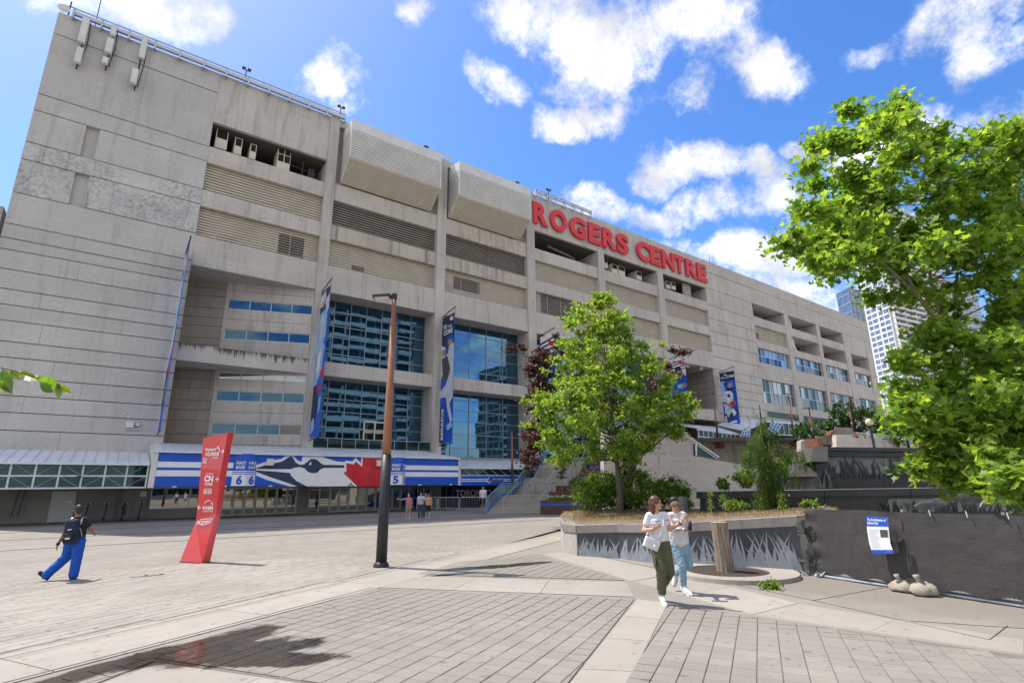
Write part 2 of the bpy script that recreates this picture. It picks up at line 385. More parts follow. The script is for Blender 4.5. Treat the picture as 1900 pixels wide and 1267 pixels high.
M['paver'] = ground_mat('grey_paver', (.30, .273, .231, 1), (.257, .235, .199, 1), speck=.4)
M['bed'] = ground_mat('paver_joint_sand', (.21, .19, .16, 1), (.17, .154, .13, 1))
M['band'] = ground_mat('pale_concrete_band', (.385, .347, .294, 1), (.34, .306, .26, 1), speck=.3)
M['walk'] = ground_mat('concrete_walk', (.325, .294, .252, 1), (.28, .254, .218, 1), speck=.4, dirt=(11.2, 4.0, 1.5, (.215, .185, .15, 1)))
M['earth'] = plain('dry_earth', (.22, .16, .11, 1), (.14, .1, .07, 1), 9, .95, bump=.6)
M['drain'] = plain('drain_slot', (.05, .05, .052, 1), rough=.7)

def granite(name, c, c2):
    t = MT(name); k = t.mix(t.ramp(t.noise(.9, 5), .35, .65), c, c2)
    k = t.mix(t.ramp(t.noise(90, 2), .5, .7, 0, .4), k, tuple(x*2.4 for x in c[:3])+(1,))
    k = t.mix(t.ramp(t.noise(1.0, 4, .6, t.scaled((6, 6, .5))), .55, .75, 0, .35), k, tuple(x*1.9 for x in c[:3])+(1,))
    t.col(k); return t.set(.38, 0, .5)
M['granite'] = granite('black_granite', (.05, .055, .06, 1), (.033, .037, .042, 1))
M['granite_etch'] = plain('etched_grey_granite', (.30, .335, .36, 1), (.21, .24, .265, 1), 4, .6)
M['granite_pale'] = plain('flamed_grey_granite', (.235, .225, .215, 1), (.17, .165, .16, 1), 3, .7)
M['coping'] = concrete('coping_granite', (.34, .31, .285, 1), (.27, .25, .23, 1), (.12, .11, .1, 1), .4)

def leafmat(name, c1, c2, c3, trans=.45, gloss=.45):
    t = MT(name)
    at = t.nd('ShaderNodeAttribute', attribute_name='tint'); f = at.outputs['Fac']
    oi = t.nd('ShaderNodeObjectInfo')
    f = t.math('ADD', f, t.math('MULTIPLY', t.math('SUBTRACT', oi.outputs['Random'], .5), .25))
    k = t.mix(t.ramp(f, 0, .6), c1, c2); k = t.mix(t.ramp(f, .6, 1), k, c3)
    t.col(k); t.set(gloss, 0, .35)
    tr = t.nd('ShaderNodeBsdfTranslucent'); mx = t.nd('ShaderNodeMixShader'); mx.inputs[0].default_value = trans
    t.link(t.mix(1.0, k, (1.35, 1.4, .5, 1), 'MULTIPLY'), tr.inputs['Color'])
    t.link(t.b.outputs[0], mx.inputs[1]); t.link(tr.outputs[0], mx.inputs[2]); t.link(mx.outputs[0], t.out.inputs['Surface'])
    return t.mat
M['leaf_mid'] = leafmat('young_maple_leaf', (.12, .21, .045, 1), (.22, .33, .06, 1), (.42, .49, .12, 1), .58)
M['leaf_maple'] = leafmat('norway_maple_leaf', (.11, .21, .04, 1), (.22, .35, .055, 1), (.42, .52, .11, 1), .60)
M['leaf_purple'] = leafmat('purple_leaf', (.05, .02, .022, 1), (.085, .03, .028, 1), (.15, .055, .04, 1), .3)
M['leaf_shrub'] = leafmat('shrub_leaf', (.08, .15, .025, 1), (.15, .25, .035, 1), (.32, .40, .08, 1), .45)
M['leaf_dark'] = leafmat('dark_tree_leaf', (.03, .07, .02, 1), (.05, .105, .03, 1), (.09, .16, .04, 1), .3)
M['leaf_cedar'] = leafmat('cedar_spray', (.055, .115, .03, 1), (.11, .19, .04, 1), (.24, .31, .07, 1), .45, .6)
M['leaf_dry'] = leafmat('dry_grass_blade', (.36, .24, .15, 1), (.44, .31, .21, 1), (.20, .27, .08, 1), .3, .8)
M['flower_white'] = plain('white_petals', (.75, .75, .7, 1), rough=.7)
def bark(name, c, c2):
    t = MT(name); n = t.noise(1.0, 5, .65, t.scaled((30, 30, 4)))
    t.col(t.mix(t.ramp(n, .35, .65), c, c2)); t.bump(n, .7, .02); return t.set(.9, 0, .2)
M['bark'] = bark('grey_bark', (.30, .25, .205, 1), (.17, .14, .115, 1))
M['bark_young'] = bark('young_tree_bark', (.17, .145, .12, 1), (.10, .085, .07, 1))
M['bark_dark'] = bark('dark_bark', (.045, .038, .034, 1), (.02, .017, .016, 1))
M['bark_post'] = bark('ridged_brown_bark', (.36, .29, .225, 1), (.17, .13, .10, 1))
M['cutwood'] = plain('cut_wood', (.45, .33, .22, 1), (.36, .25, .16, 1), 12, .8)
def wood(name, c, c2, sc=(3, 3, 40)):
    t = MT(name); n = t.noise(1.0, 5, .6, t.scaled(sc)); t.col(t.mix(t.ramp(n, .3, .7), c, c2)); return t.set(.6, 0, .3)
M['wood'] = wood('brown_decking', (.155, .072, .042, 1), (.09, .042, .027, 1))
M['lampwood'] = wood('lamp_post_timber', (.33, .155, .085, 1), (.23, .10, .055, 1), (14, 14, 1.2))
M['corten'] = plain('rust_brown_box', (.30, .13, .07, 1), (.20, .085, .05, 1), 3, .8)
M['mulch'] = plain('bark_mulch', (.07, .05, .042, 1), (.035, .026, .022, 1), 40, .95, bump=.9, bscale=60)

# ------------------------------------------------------------------ text and flat print
_TXT = {}
def text_verts(s, bold=.0):
    k = (s, bold)
    if k in _TXT: return _TXT[k]
    cu = bpy.data.curves.new('lettering', 'FONT'); cu.body = s; cu.size = 1; cu.offset = bold; cu.resolution_u = 4
    ob = bpy.data.objects.new('lettering', cu); COL.objects.link(ob)
    dg = bpy.context.evaluated_depsgraph_get(); me = bpy.data.meshes.new_from_object(ob.evaluated_get(dg))
    vs = [tuple(v.co) for v in me.vertices]; fs = [tuple(p.vertices) for p in me.polygons]
    bpy.data.objects.remove(ob); bpy.data.curves.remove(cu); bpy.data.meshes.remove(me)
    _TXT[k] = (vs, fs); return vs, fs
def letters(mb, s, o, ax, ay, bold=.02, thick=None, mi=0):
    """fit text s into the parallelogram o, o+ax, o+ay"""
    vs, fs = text_verts(s, bold)
    xs = [v[0] for v in vs]; ys = [v[1] for v in vs]
    x0, x1, y0, y1 = min(xs), max(xs), min(ys), max(ys)
    o, ax, ay = V(o), V(ax), V(ay)
    pts = [o + ax*((v[0]-x0)/(x1-x0)) + ay*((v[1]-y0)/(y1-y0)) for v in vs]
    mb.add(pts, fs, mi)
    if thick is not None:
        t = V(thick); n = len(pts)
        mb.add([p+t for p in pts], fs, mi)
        cnt = {}
        for f in fs:
            for i in range(len(f)):
                e = (f[i], f[(i+1) % len(f)]); cnt[tuple(sorted(e))] = cnt.get(tuple(sorted(e)), 0)+1
        for (a, b), c in cnt.items():
            if c == 1: mb.add([pts[a], pts[b], pts[b]+t, pts[a]+t], [(0, 1, 2, 3)], mi)

# ================================================================== GROUND
def sheet(name, pts, z, mat, parent=None, thick=None):
    mb = MB(); q = [V((p[0], p[1], z)) for p in pts]
    if thick: mb.ext([p-V((0, 0, thick)) for p in q], (0, 0, thick))
    else: mb.poly(q)
    return mb.build(name, mat, parent)
def g2(*ps): return [G(*p).to_2d() for p in ps]
def inside(poly, p):
    c = False; n = len(poly)
    for i in range(n):
        a, b = poly[i], poly[(i+1) % n]
        if (a[1] > p[1]) != (b[1] > p[1]) and p[0] < (b[0]-a[0])*(p[1]-a[1])/(b[1]-a[1])+a[0]: c = not c
    return c
ground = sheet('ground', [(-900, -700), (1500, -700), (1500, 1500), (-900, 1500)], -.06, M['walk']); tag(ground, kind='structure')
plaza = sheet('plaza', [(-60, -3), (0.2, 8.6), (16.5, 19.1), (19, 20.5), (24, 22), (34, 45.3), (-60, 45.3)], 0, M['plaza']); tag(plaza, kind='structure')
# outer edge of the diagonal concrete band (measured in metres on the plaza)
o0, o1 = G(0, 1218).to_2d(), G(1036, 988).to_2d(); bd = (o1-o0).normalized(); bn = V((bd.y, -bd.x))
oa, ob_ = o0-bd*14, o1+bd*1.2
walk = sheet('concrete_walk', [oa, ob_, (20, 17.5), (30, 20), (34, 5), (30, -12), (-14, -12)], .002, M['walk']); tag(walk, kind='structure')
# slot drains running parallel to the stadium
for yy in (25.0, 30.2, 35.5):
    mb = MB(); mb.box(-40, 40 if yy > 29 else 21.0, yy-.07, yy+.07, -.02, .006); tag(mb.build('drain_channel', M['drain']), kind='structure')
# the band itself: cast slabs with saw-cut joints
band = bpy.data.objects.new('paving_band', None); COL.objects.link(band); tag(band, kind='structure'); _LOC[band.name] = Matrix()
def slab(pts, z=.0140, mat='band', parent=band):
    c = sum((V(p) for p in pts), V((0, 0)))/len(pts)
    q = [c+(V(p)-c)*(1-.007/max(.3, (V(p)-c).length)) for p in pts]
    return sheet('slab', q, z, M[mat], parent, .04)
bw = 1.28
L = (ob_-oa).length; nseg = int(L/2.7)
for i in range(nseg):
    a, b = L*i/nseg, L*(i+1)/nseg
    slab([oa+bd*a+bn*.34, oa+bd*b+bn*.34, oa+bd*b+bn*bw, oa+bd*a+bn*bw])
    slab([oa+bd*a, oa+bd*b, oa+bd*b+bn*.14, oa+bd*a+bn*.14], .013)
    slab([oa+bd*a+bn*.15, oa+bd*b+bn*.15, oa+bd*b+bn*.33, oa+bd*a+bn*.33], .011, 'paver_light')
e0, e1 = oa+bn*(bw+.02), ob_+bn*(bw+.02)
fieldA = g2((772, 1066), (850, 1043), (1000, 1030), (1160, 1077))
fieldB = g2((283, 1213), (694, 1092), (1178, 1112), (1004, 1333), (700, 1286), (290, 1227))
fieldD = g2((60, 1275), (283, 1213), (288, 1227), (100, 1300))
fieldC = g2((1244, 1120), (1380, 1142), (1900, 1217)) + [V((9.3, -3.5)), V((4.5, -3.5))] + g2((1120, 1340))
tag(sheet('paver_bed', fieldA, .005, M['bed']), kind='structure')
tag(sheet('paver_bed', fieldB, .005, M['bed']), kind='structure')
tag(sheet('paver_bed', fieldD, .004, M['bed']), kind='structure')
tag(sheet('paver_bed', fieldC, .005, M['bed']), kind='structure')
court = bpy.data.objects.new('paved_court', None); COL.objects.link(court); tag(court, kind='structure'); _LOC[court.name] = Matrix()
STZ = [.0120]
# cast concrete strips between the paver fields, each slab on its own
def strip(pa, pb, qa, qb, n):
    pa, pb, qa, qb = map(V, (pa, pb, qa, qb))
    for i in range(n):
        s, t = i/n, (i+1)/n
        slab([pa.lerp(pb, s), pa.lerp(pb, t), qa.lerp(qb, t), qa.lerp(qb, s)], STZ[0]+.0004*i)
    STZ[0] -= .0017
strip(*g2((690, 1090), (1177, 1108), (758, 1069), (1162, 1081)), 3)
strip(*g2((292, 1230), (1002, 1336), (110, 1300), (700, 1460)), 3)
mb = MB(); q0, q1 = e0+bd*4, G(690, 1091).to_2d(); mb.bar((q0.x, q0.y, .012), (q1.x, q1.y, .012), .03, .008); tag(mb.build('open_joint', M['drain'], court), kind='stuff')
strip(*g2((1182, 1112), (1010, 1330), (1240, 1119), (1135, 1330)), 4)
strip(*g2((1004, 1028), (1172, 1078), (1060, 1022), (1255, 1064)), 2)
strip(*g2((1174, 1079), (1395, 1140), (1262, 1066), (1480, 1119)), 2)
strip(*g2((1397, 1141), (1900, 1213), (1482, 1120), (1900, 1187)), 2)
strip(*g2((1900, 1213), (2400, 1290), (1900, 1187), (2400, 1250)), 1)
mb = MB()                              # saw cuts in the wide concrete walk
for a, b in (((1060, 1021), (1255, 1062)), ((1262, 1064), (1500, 1112)), ((1500, 1112), (1836, 1187)), ((1836, 1187), (1870, 1161)), ((1100, 1000), (1250, 1052)), ((1508, 1114), (1640, 1090)), ((1690, 1152), (1900, 1166))):
    a, b = G(*a), G(*b); mb.bar(a+Z*.004, b+Z*.004, .011, .006)
tag(mb.build('saw_cut', M['drain'], court), kind='stuff')
# pavers
def paver_mesh(w, d, h=.05, name='paver', mat='paver'):
    mb = MB(); b = .006
    x, y = w/2-.0042, d/2-.0042
    vs = [(-x,-y,-h),(x,-y,-h),(x,y,-h),(-x,y,-h),(-x,-y,-b),(x,-y,-b),(x,y,-b),(-x,y,-b),(-x+b,-y+b,0),(x-b,-y+b,0),(x-b,y-b,0),(-x+b,y-b,0)]
    mb.add(vs, [(0,1,5,4),(1,2,6,5),(2,3,7,6),(3,0,4,7),(4,5,9,8),(5,6,10,9),(6,7,11,10),(7,4,8,11),(8,9,10,11)])
    return mb.mesh(name, M[mat])
def clip_poly(q, poly):
    area = sum(poly[i][0]*poly[(i+1) % len(poly)][1]-poly[(i+1) % len(poly)][0]*poly[i][1] for i in range(len(poly)))
    P_ = [V((p[0], p[1])) for p in (poly if area > 0 else poly[::-1])]
    for i in range(len(P_)):
        a, b = P_[i], P_[(i+1) % len(P_)]; e = b-a; out = []
        sd_ = lambda p: e.x*(p.y-a.y)-e.y*(p.x-a.x)-.006*e.length
        for j in range(len(q)):
            p, r = q[j], q[(j+1) % len(q)]; sp, sr = sd_(p), sd_(r)
            if sp >= 0: out.append(p)
            if (sp >= 0) != (sr >= 0): out.append(p+(r-p)*(sp/(sp-sr)))
        q = out
        if not q: return []
    return q
def lay(poly, ang, w, d, z, stagger=0.0, cuts=None):
    ca, sa = math.cos(ang), math.sin(ang); ux, uy = V((ca, sa)), V((-sa, ca))
    us = [V(p).dot(ux) for p in poly]; vs = [V(p).dot(uy) for p in poly]; out = []
    j0 = math.floor(min(vs)/d)
    for j in range(j0, math.ceil(max(vs)/d)+1):
        off = (j % 2)*stagger*w
        for i in range(math.floor(min(us)/w)-1, math.ceil(max(us)/w)+1):
            c = ux*(i*w+w/2+off)+uy*(j*d+d/2)
            cs = [c+ux*(sx*w*.5)+uy*(sy*d*.5) for sx in (-1, 1) for sy in (-1, 1)]
            if all(inside(poly, q) for q in cs): out.append((c.x, c.y, z+rnd.uniform(-.002, .002), ang))
            elif cuts is not None:
                g_ = .006; q = [c+ux*(sx*(w*.5-g_))+uy*(sy*(d*.5-g_)) for sx, sy in ((-1,-1),(1,-1),(1,1),(-1,1))]
                q = clip_poly(q, poly)
                if len(q) > 2: cuts.append([V((p[0], p[1], z-.001)) for p in q])
    return out
def visible(c, m=60):
    d = V((c[0], c[1], 0))-CP; k = d.dot(CF)
    if k < .5: return False
    x, y = 950+FL*d.dot(CR)/k, 633.5-FL*d.dot(CU)/k
    return -m < x < 1900+m and y < 1267+m
def lay_out(cells, me, parent, nind, w, d, mat, cuts=()):
    cells.sort(key=lambda c: (not visible(c, 0), (c[0]**2+c[1]**2)))
    for c in cells[:nind]:
        inst('paver', me, parent, (c[0], c[1], c[2]), (rnd.uniform(-.004, .004), rnd.uniform(-.004, .004), c[3]+rnd.uniform(-.006, .006)))
    mb = MB()
    for c in cells[nind:]:
        ca, sa = math.cos(c[3]), math.sin(c[3]); ux, uy = V((ca, sa, 0)), V((-sa, ca, 0)); b = .006
        a, e = w/2-.0042, d/2-.0042; q = V((c[0], c[1], c[2]))
        t = [q+ux*(sx*(a-b))+uy*(sy*(e-b)) for sx, sy in ((-1,-1),(1,-1),(1,1),(-1,1))]
        l = [q+ux*(sx*a)+uy*(sy*e)-Z*.012 for sx, sy in ((-1,-1),(1,-1),(1,1),(-1,1))]
        mb.add(t+l, [(0,1,2,3),(4,5,1,0),(5,6,2,1),(6,7,3,2),(7,4,0,3)])
    for q in cuts: mb.ext([p-Z*.014 for p in q], Z*.014)
    if mb.f: tag(mb.build('pavers', M[mat], parent), kind='stuff')
band_ang = math.atan2(bd.y, bd.x)
CUT = []; cells = lay(fieldB, band_ang, .24, .24, .016, 0, CUT) + lay(fieldA, band_ang, .24, .24, .016, 0, CUT) + lay(fieldD, band_ang, .24, .24, .015, 0, CUT) + lay(fieldC, band_ang+.03, .24, .24, .016, 0, CUT)
cells = [c for c in cells if visible(c, 400)]
lay_out(cells, paver_mesh(.24, .24), court, 290, .24, .24, 'paver', CUT)
near = [V((-9, 3))] + [oa+bd*2-bn*.03, oa+bd*25-bn*.03] + [V((8, 24)), V((-6, 24))]
cells = [c for c in lay(near, .55, .42, .21, .010, .5) if visible(c, 40) and math.hypot(c[0], c[1]) < 17]
lay_out(cells, paver_mesh(.42, .21, .05, 'paver', 'paver_light'), plaza, 280, .42, .21, 'paver_light')
# broken paver patch on the plaza
t = thing('utility_cover', (G(272, 1068).x, G(272, 1068).y, 0), 'small dark utility cover set in the pale plaza paving behind the walker', 'cover')
c = G(272, 1068); mb = MB(); mb.ext([(c.x-.34, c.y-.05, 0), (c.x-.1, c.y-.2, 0), (c.x+.3, c.y-.16, 0), (c.x+.36, c.y+.06, 0), (c.x+.05, c.y+.22, 0), (c.x-.2, c.y+.1, 0)], (0, 0, .013)); mb.build('cover_plate', M['drain'], t)
mb = MB(); mb.box(c.x-.26, c.x-.04, c.y-.14, c.y+.14, .016, .019); mb.box(c.x+.02, c.x+.24, c.y-.14, c.y+.14, .016, .019); mb.build('cover_lid', M['coping'], t)

# ================================================================== STADIUM
FA = 45.0
st = thing('stadium', (0, 45, 0), 'huge grey concrete stadium with louvred bays and blue glass rising over the plaza', 'stadium')
ZR = 35.72
BAY = [(2.86, 12.16), (13.04, 23.68), (24.70, 35.32), (36.44, 46.85), (47.94, 58.55), (59.79, 70.13)]
RB = [(83.04, 93.2), (94.77, 105.0), (106.3, 116.1), (118.5, 126.6)]
# core behind everything
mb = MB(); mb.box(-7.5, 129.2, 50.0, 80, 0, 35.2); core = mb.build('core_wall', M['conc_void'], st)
mb = MB(); mb.box(-19.5, -10.95, 62, 84, 0, 26.6); mb.build('rear_block', M['conc'], st)
wall = None
def conc(name, x0, x1, y0, y1, z0, z1, mat='conc', parent=None):
    mb = MB(); mb.box(x0, x1, y0, y1, z0, z1); return mb.build(name, M[mat], parent or st)
# piers
for (a, b) in ((12.16, 13.04), (23.68, 24.70), (35.32, 36.44)):
    conc('pier', a, b, 44.86, 50.02, 0, ZR)
for (a, b) in ((46.85, 47.94), (58.55, 59.79)):
    conc('pier', a, b, 44.86, 50.02, 0, 31.03)
for (a, b) in ((93.2, 94.77), (105.0, 106.3), (116.1, 118.5)):
    conc('pier', a, b, 44.92, 50.02, 10, 31.05)
conc('pier', 126.6, 129.4, 44.92, 50.02, 10, 31.05)
# beams per bay
for i, (a, b) in enumerate(BAY):
    a += .003; b -= .003
    if i in (1, 2): conc('parapet_beam', a, b, FA, 50.01, 35.0, ZR-.01)
    else: conc('parapet_beam', a, BAY[i+1][0]-.003 if i in (3, 4) else b, FA-.0, 50.01, 31.04, ZR-.01)
    conc('beam', a, b, FA+.02, 50.01, 27.28, 28.73 if i not in (1, 2) else 28.95, 'conc_run' if i == 2 else 'conc')
    conc('beam', a, b, FA+.02, 50.01, 23.40, 24.82, 'conc_run' if i in (1, 2) else 'conc')
    conc('beam', a, b, FA-.02, 50.01, 18.36 if i else 18.40, 20.88)
    if i in (1, 2, 3, 4): conc('beam', a, b, FA+.04, 47.1, 11.02, 12.22)
for i, (a, b) in enumerate(RB):
    a += .003; b -= .003
    if i < 3: conc('beam', a, b, FA+.03, 50.01, 27.33, 28.80)
    conc('beam', a, b, FA+.03, 50.01, 23.5, 24.76)
    conc('beam', a, b, FA+.01, 50.01, 18.22, 20.95)
    conc('beam', a, b, FA+.01, 50.01, 10, 14.34)
conc('parapet_beam', 82.9, 129.4, FA-.02, 50.01, 31.12, 33.8); conc('parapet_beam', 82.9, 129.4, FA-.06, 50.01, 33.83, ZR)
conc('beam', 118.4, 129.4, FA-.01, 50.0, 27.3, 31.08)

# wall made of stacked precast panels
def panel_wall(x0, x1, zs, cuts, holes=(), y=FA, tilt=.035, mats=None, base='conc_cool'):
    w = conc('wall', x0, x1, y+.30, y+5, zs[-1], zs[0]-.02, base)
    for k in range(len(zs)-1):
        z1, z0 = zs[k], zs[k+1]
        xs = [x0]+sorted(cuts(k))+[x1]
        for j in range(len(xs)-1):
            a, b = xs[j]+.006, xs[j+1]-.006
            segs = [(a, b)]
            for (hx0, hx1, hz0, hz1) in holes:
                if hz0 < z1-.05 and hz1 > z0+.05:
                    ns = []
                    for (p, q) in segs:
                        if hx1 <= p or hx0 >= q: ns.append((p, q)); continue
                        if hx0-p > .05: ns.append((p, hx0))
                        if q-hx1 > .05: ns.append((hx1, q))
                    segs = ns
            for (p, q) in segs:
                tt = tilt*rnd.uniform(.7, 1.2); zt, zb = z1-.025, z0+.025
                mb = MB()
                mb.add([(p, y-tt, zb), (q, y-tt, zb), (q, y+.32, zb), (p, y+.32, zb), (p, y, zt), (q, y, zt), (q, y+.32, zt), (p, y+.32, zt)],
                       [(0,3,2,1),(4,5,6,7),(0,1,5,4),(1,2,6,5),(2,3,7,6),(3,0,4,7)])
                mt = mats(k) if mats else base
                mb.build('panel', M[mt], w)
    return w
zsL = [ZR, 33.8, 28.66, 27.33, 24.82, 23.5, 21.0, 18.75, 17.75, 16.98, 15.67, 14.35, 13.34, 12.31, 10.98, 9.98, 8.73, 7.61, 6.58, 5.5, 4.3]
r2 = random.Random(5)
cutsL = {0: [-2.0], 1: [-2.05], 2: [-2.05], 3: [], 4: [], 5: [-2.6]}
panel_wall(-7.75, 2.86, zsL, lambda k: cutsL.get(k, [r2.uniform(-5.5, -2.5)] if k % 2 else [r2.uniform(-2.2, 1.2)]),
           [(-4.83, -4.03, 24.83, 27.32), (-4.85, -4.05, 21.01, 23.49)], mats=lambda k: 'conc_old' if k in (4, 5) else 'conc_cool')
panel_wall(70.13, 83.0, [33.8, 31.1, 28.3, 26.2, 24.2, 22.2, 20.2, 18.3, 17.0, 15.7, 14.4, 13.1, 11.8, 10.5, 9.0], lambda k: [76.5] if k < 3 else [], base='conc')
conc('parapet_beam', 70.14, 82.88, FA-.04, 50.0, 33.83, ZR)

# louvres
def louvre(x0, x1, z0, z1, y=45.35, dark=False, holes=(), pitch=.225):
    mb = MB(); n = max(2, int((z1-z0)/pitch)); h = (z1-z0)/n
    mb.poly([(x0, y+.16, z0), (x1, y+.16, z0), (x1, y+.16, z1), (x0, y+.16, z1)], 1 if dark else 2)  # dark backing paints deeper shade into the gaps between slats
    for k in range(n):
        zb = z0+k*h; segs = [(x0, x1, dark)]
        for (hx0, hx1, hz0, hz1) in holes:
            if hz0-.01 <= zb+h*.5 <= hz1+.01:
                segs = [(x0, hx0, dark), (hx0, hx1, True), (hx1, x1, dark)]
                mb.poly([(hx0, y+.15, zb), (hx1, y+.15, zb), (hx1, y+.15, zb+h), (hx0, y+.15, zb+h)], 1)
        for (a, b, dk) in segs:
            hh = h*(.58 if dk else .74); m = 2 if dk else 0
            mb.add([(a, y, zb+h*.02), (b, y, zb+h*.02), (b, y+.10, zb+hh), (a, y+.10, zb+hh), (a, y+.012, zb-.012), (b, y+.012, zb-.012)],
                   [(0, 1, 2, 3), (4, 5, 1, 0)], m)
    o = mb.build('louvre_panel', [M['louvre'], M['black'], M['louvre_dark']], st)
    if not dark:                      # vertical joints between louvre sections
        jb = MB(); k = max(2, round((x1-x0)/2.1))
        for i in range(1, k): jb.box(x0+(x1-x0)*i/k-.012, x0+(x1-x0)*i/k+.012, y-.012, y+.03, z0, z1)
        jb.build('louvre_joint', M['louvre'], o)
    return o
L1, L2 = (24.84, 27.27), (20.9, 23.38)
louvre(2.87, 12.15, *L1); louvre(2.87, 12.15, *L2, holes=[(4.3, 5.7, 21.0, 21.65), (8.9, 11.0, 20.9, 23.0)])
louvre(13.05, 23.67, *L1, dark=True); louvre(13.05, 23.67, *L2, holes=[(15.3, 16.5, 21.0, 21.6)])
louvre(24.71, 35.31, *L1, dark=True); louvre(24.71, 35.31, *L2, holes=[(26.0, 29.2, 21.5, 22.9)])
louvre(13.05, 23.67, 28.96, 34.98); louvre(24.71, 35.31, 28.96, 34.98)
louvre(36.45, 46.84, *L1); louvre(36.45, 46.84, *L2, holes=[(37.6, 42.6, 20.95, 23.3)])
for a, b in (BAY[4], BAY[5]): louvre(a+.01, b-.01, *L1); louvre(a+.01, b-.01, *L2)
louvre(65.3, 67.2, 28.74, 31.03, 45.6)
louvre(*[83.05, 93.19], 24.77, 27.32, holes=[(83.6, 84.5, 25.2, 26.2)])

# glazing: every pane its own piece in a bay's mullion grid
PANE = {}
def pane_mesh(w, h, mat):
    k = (round(w, 3), round(h, 3), mat)
    if k not in PANE:
        mb = MB(); mb.box(0, w, 0, .03, 0, h); PANE[k] = mb.mesh('pane', M[mat])
    return PANE[k]
def glazing(xs, zs, y, mat='glass_blue', name='window', fr='mullion', mw=.07, parent=st, mull=.06):
    fb = MB(); x0, x1, z0, z1 = xs[0], xs[-1], zs[0], zs[-1]
    for x in xs: fb.box(x-mw/2, x+mw/2, y-mull, y+.04, z0, z1)
    for z in zs: fb.box(x0, x1, y-mull*.7, y+.035, z-mw/2, z+mw/2)
    f = fb.build(name, M[fr], parent)
    for i in range(len(xs)-1):
        for j in range(len(zs)-1):
            w, h = xs[i+1]-xs[i]-mw, zs[j+1]-zs[j]-mw
            pm = mat if mat != 'glass_pale' else rnd.choice(('glass_pale', 'glass_pale', 'glass_strip', 'glass_office'))
            inst('pane', pane_mesh(w, h, pm), f, (xs[i]+mw/2, y, zs[j]+mw/2), (rnd.uniform(-.003, .003), 0, rnd.uniform(-.003, .003)))
    return f
ls = lambda a, b, n: [a+(b-a)*i/n for i in range(n+1)]
ZU = [12.25, 13.4, 14.95, 16.0, 17.3, 18.36]; ZL = [5.75, 6.95, 8.3, 9.4, 10.3, 11.02]
glazing(ls(13.05, 23.66, 7), ZU, 46.97); glazing(ls(13.05, 23.66, 7), ZL, 46.97)
ZL3 = [4.6, 5.6, 6.9, 8.2, 9.3, 10.35, 11.02]
glazing(ls(24.72, 35.3, 5), ZU, 46.97); glazing(ls(24.72, 35.3, 5), ZL3, 46.97)
glazing(ls(36.46, 46.83, 5), ZU, 46.97); glazing(ls(36.46, 46.83, 5), ZL3, 46.97)
glazing(ls(47.96, 58.53, 5), ZU, 46.97); glazing(ls(47.96, 58.53, 5), ZL3, 46.97)
for i, (a, b) in enumerate(RB):
    n = 8 if i < 3 else 6
    glazing(ls(a+.02, b-.02, n), [20.96, 22.2, 23.49], 45.35, 'glass_pale', mw=.10, fr='steel')
    glazing(ls(a+.02, b-.02, n), [14.36, 16.2, 18.21], 45.35, 'glass_pale', mw=.10, fr='steel')
glazing(ls(83.3, 104.9, 10), [12.05, 13.05], 44.985, 'glass_green', mw=.06)
# balcony front of the second bay
conc('balcony_slab', 13.05, 23.66, 45.03, 46.95, 4.75, 5.05)
glazing(ls(13.06, 23.65, 9), [5.05, 5.85], 45.06, 'glass_green', 'balcony_rail', 'steel', .04)
conc('beam', 24.71, 46.84, 45.05, 47.1, 4.2, 4.55); conc('beam', 47.95, 58.54, 45.05, 47.1, 4.2, 4.55)
# glazed double door onto the balcony
glazing([17.95, 18.95, 19.95], [5.8, 7.6], 46.86, 'glass_dark', 'balcony_door', 'white_panel', .12)
def ledge_mat():                       # black algae running down from the lip of the ledge
    t = MT('algae_stained_ledge'); k = t.mix(t.ramp(t.noise(.6, 5), .35, .65), (.60, .56, .50, 1), (.50, .465, .415, 1))
    sp = t.nd('ShaderNodeSeparateXYZ'); t.link(t.pos, sp.inputs[0])
    f = t.math('ADD', t.noise(1.0, 6, .7, t.scaled((4.5, 4.5, .25))), t.math('MULTIPLY', t.math('SUBTRACT', sp.outputs[2], 12.25), .38))
    f = t.math('ADD', f, t.math('MULTIPLY', t.math('SUBTRACT', t.noise(.35, 2), .5), .5))
    t.col(t.mix(t.ramp(f, .36, .52, 0, .92), k, (.045, .043, .04, 1))); t.bump(t.noise(14, 6, .7), .35, .03); return t.set(.9, 0, .2)
# angled recess of the first bay
th = math.radians(20); td = V((-math.cos(th), math.sin(th), 0)); tn = V((-math.sin(th), -math.cos(th), 0)); t0 = V((12.25, 45.12, 0))
def rbox(name, u0, u1, z0, z1, proud, mat, parent, depth=.25):
    mb = MB(); mb.obox(t0+td*u0+tn*proud+Z*z0, td*(u1-u0), -tn*depth, Z*(z1-z0)); return mb.build(name, M[mat], parent)
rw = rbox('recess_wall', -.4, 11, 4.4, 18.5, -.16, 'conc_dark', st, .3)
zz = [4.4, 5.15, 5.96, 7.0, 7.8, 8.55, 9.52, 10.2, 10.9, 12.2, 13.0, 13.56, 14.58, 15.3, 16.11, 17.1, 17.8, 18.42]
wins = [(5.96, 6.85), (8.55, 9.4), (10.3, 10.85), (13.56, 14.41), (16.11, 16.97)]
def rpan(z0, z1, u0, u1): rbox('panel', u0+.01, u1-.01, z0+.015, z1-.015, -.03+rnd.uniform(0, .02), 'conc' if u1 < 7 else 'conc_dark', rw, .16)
for z0, z1 in zip(zz[:-1], zz[1:]):
    rpan(z0, z1, 6.75, 11.0)
zc = 4.4
for (a, b) in wins+[(18.42, 18.42)]:
    if a-zc > .2:
        mid = [zc, a] if a-zc < 1.3 else [zc, (zc+a)/2, a]
        for p, q in zip(mid[:-1], mid[1:]): rpan(p, q, -.3, 6.70)
    zc = b
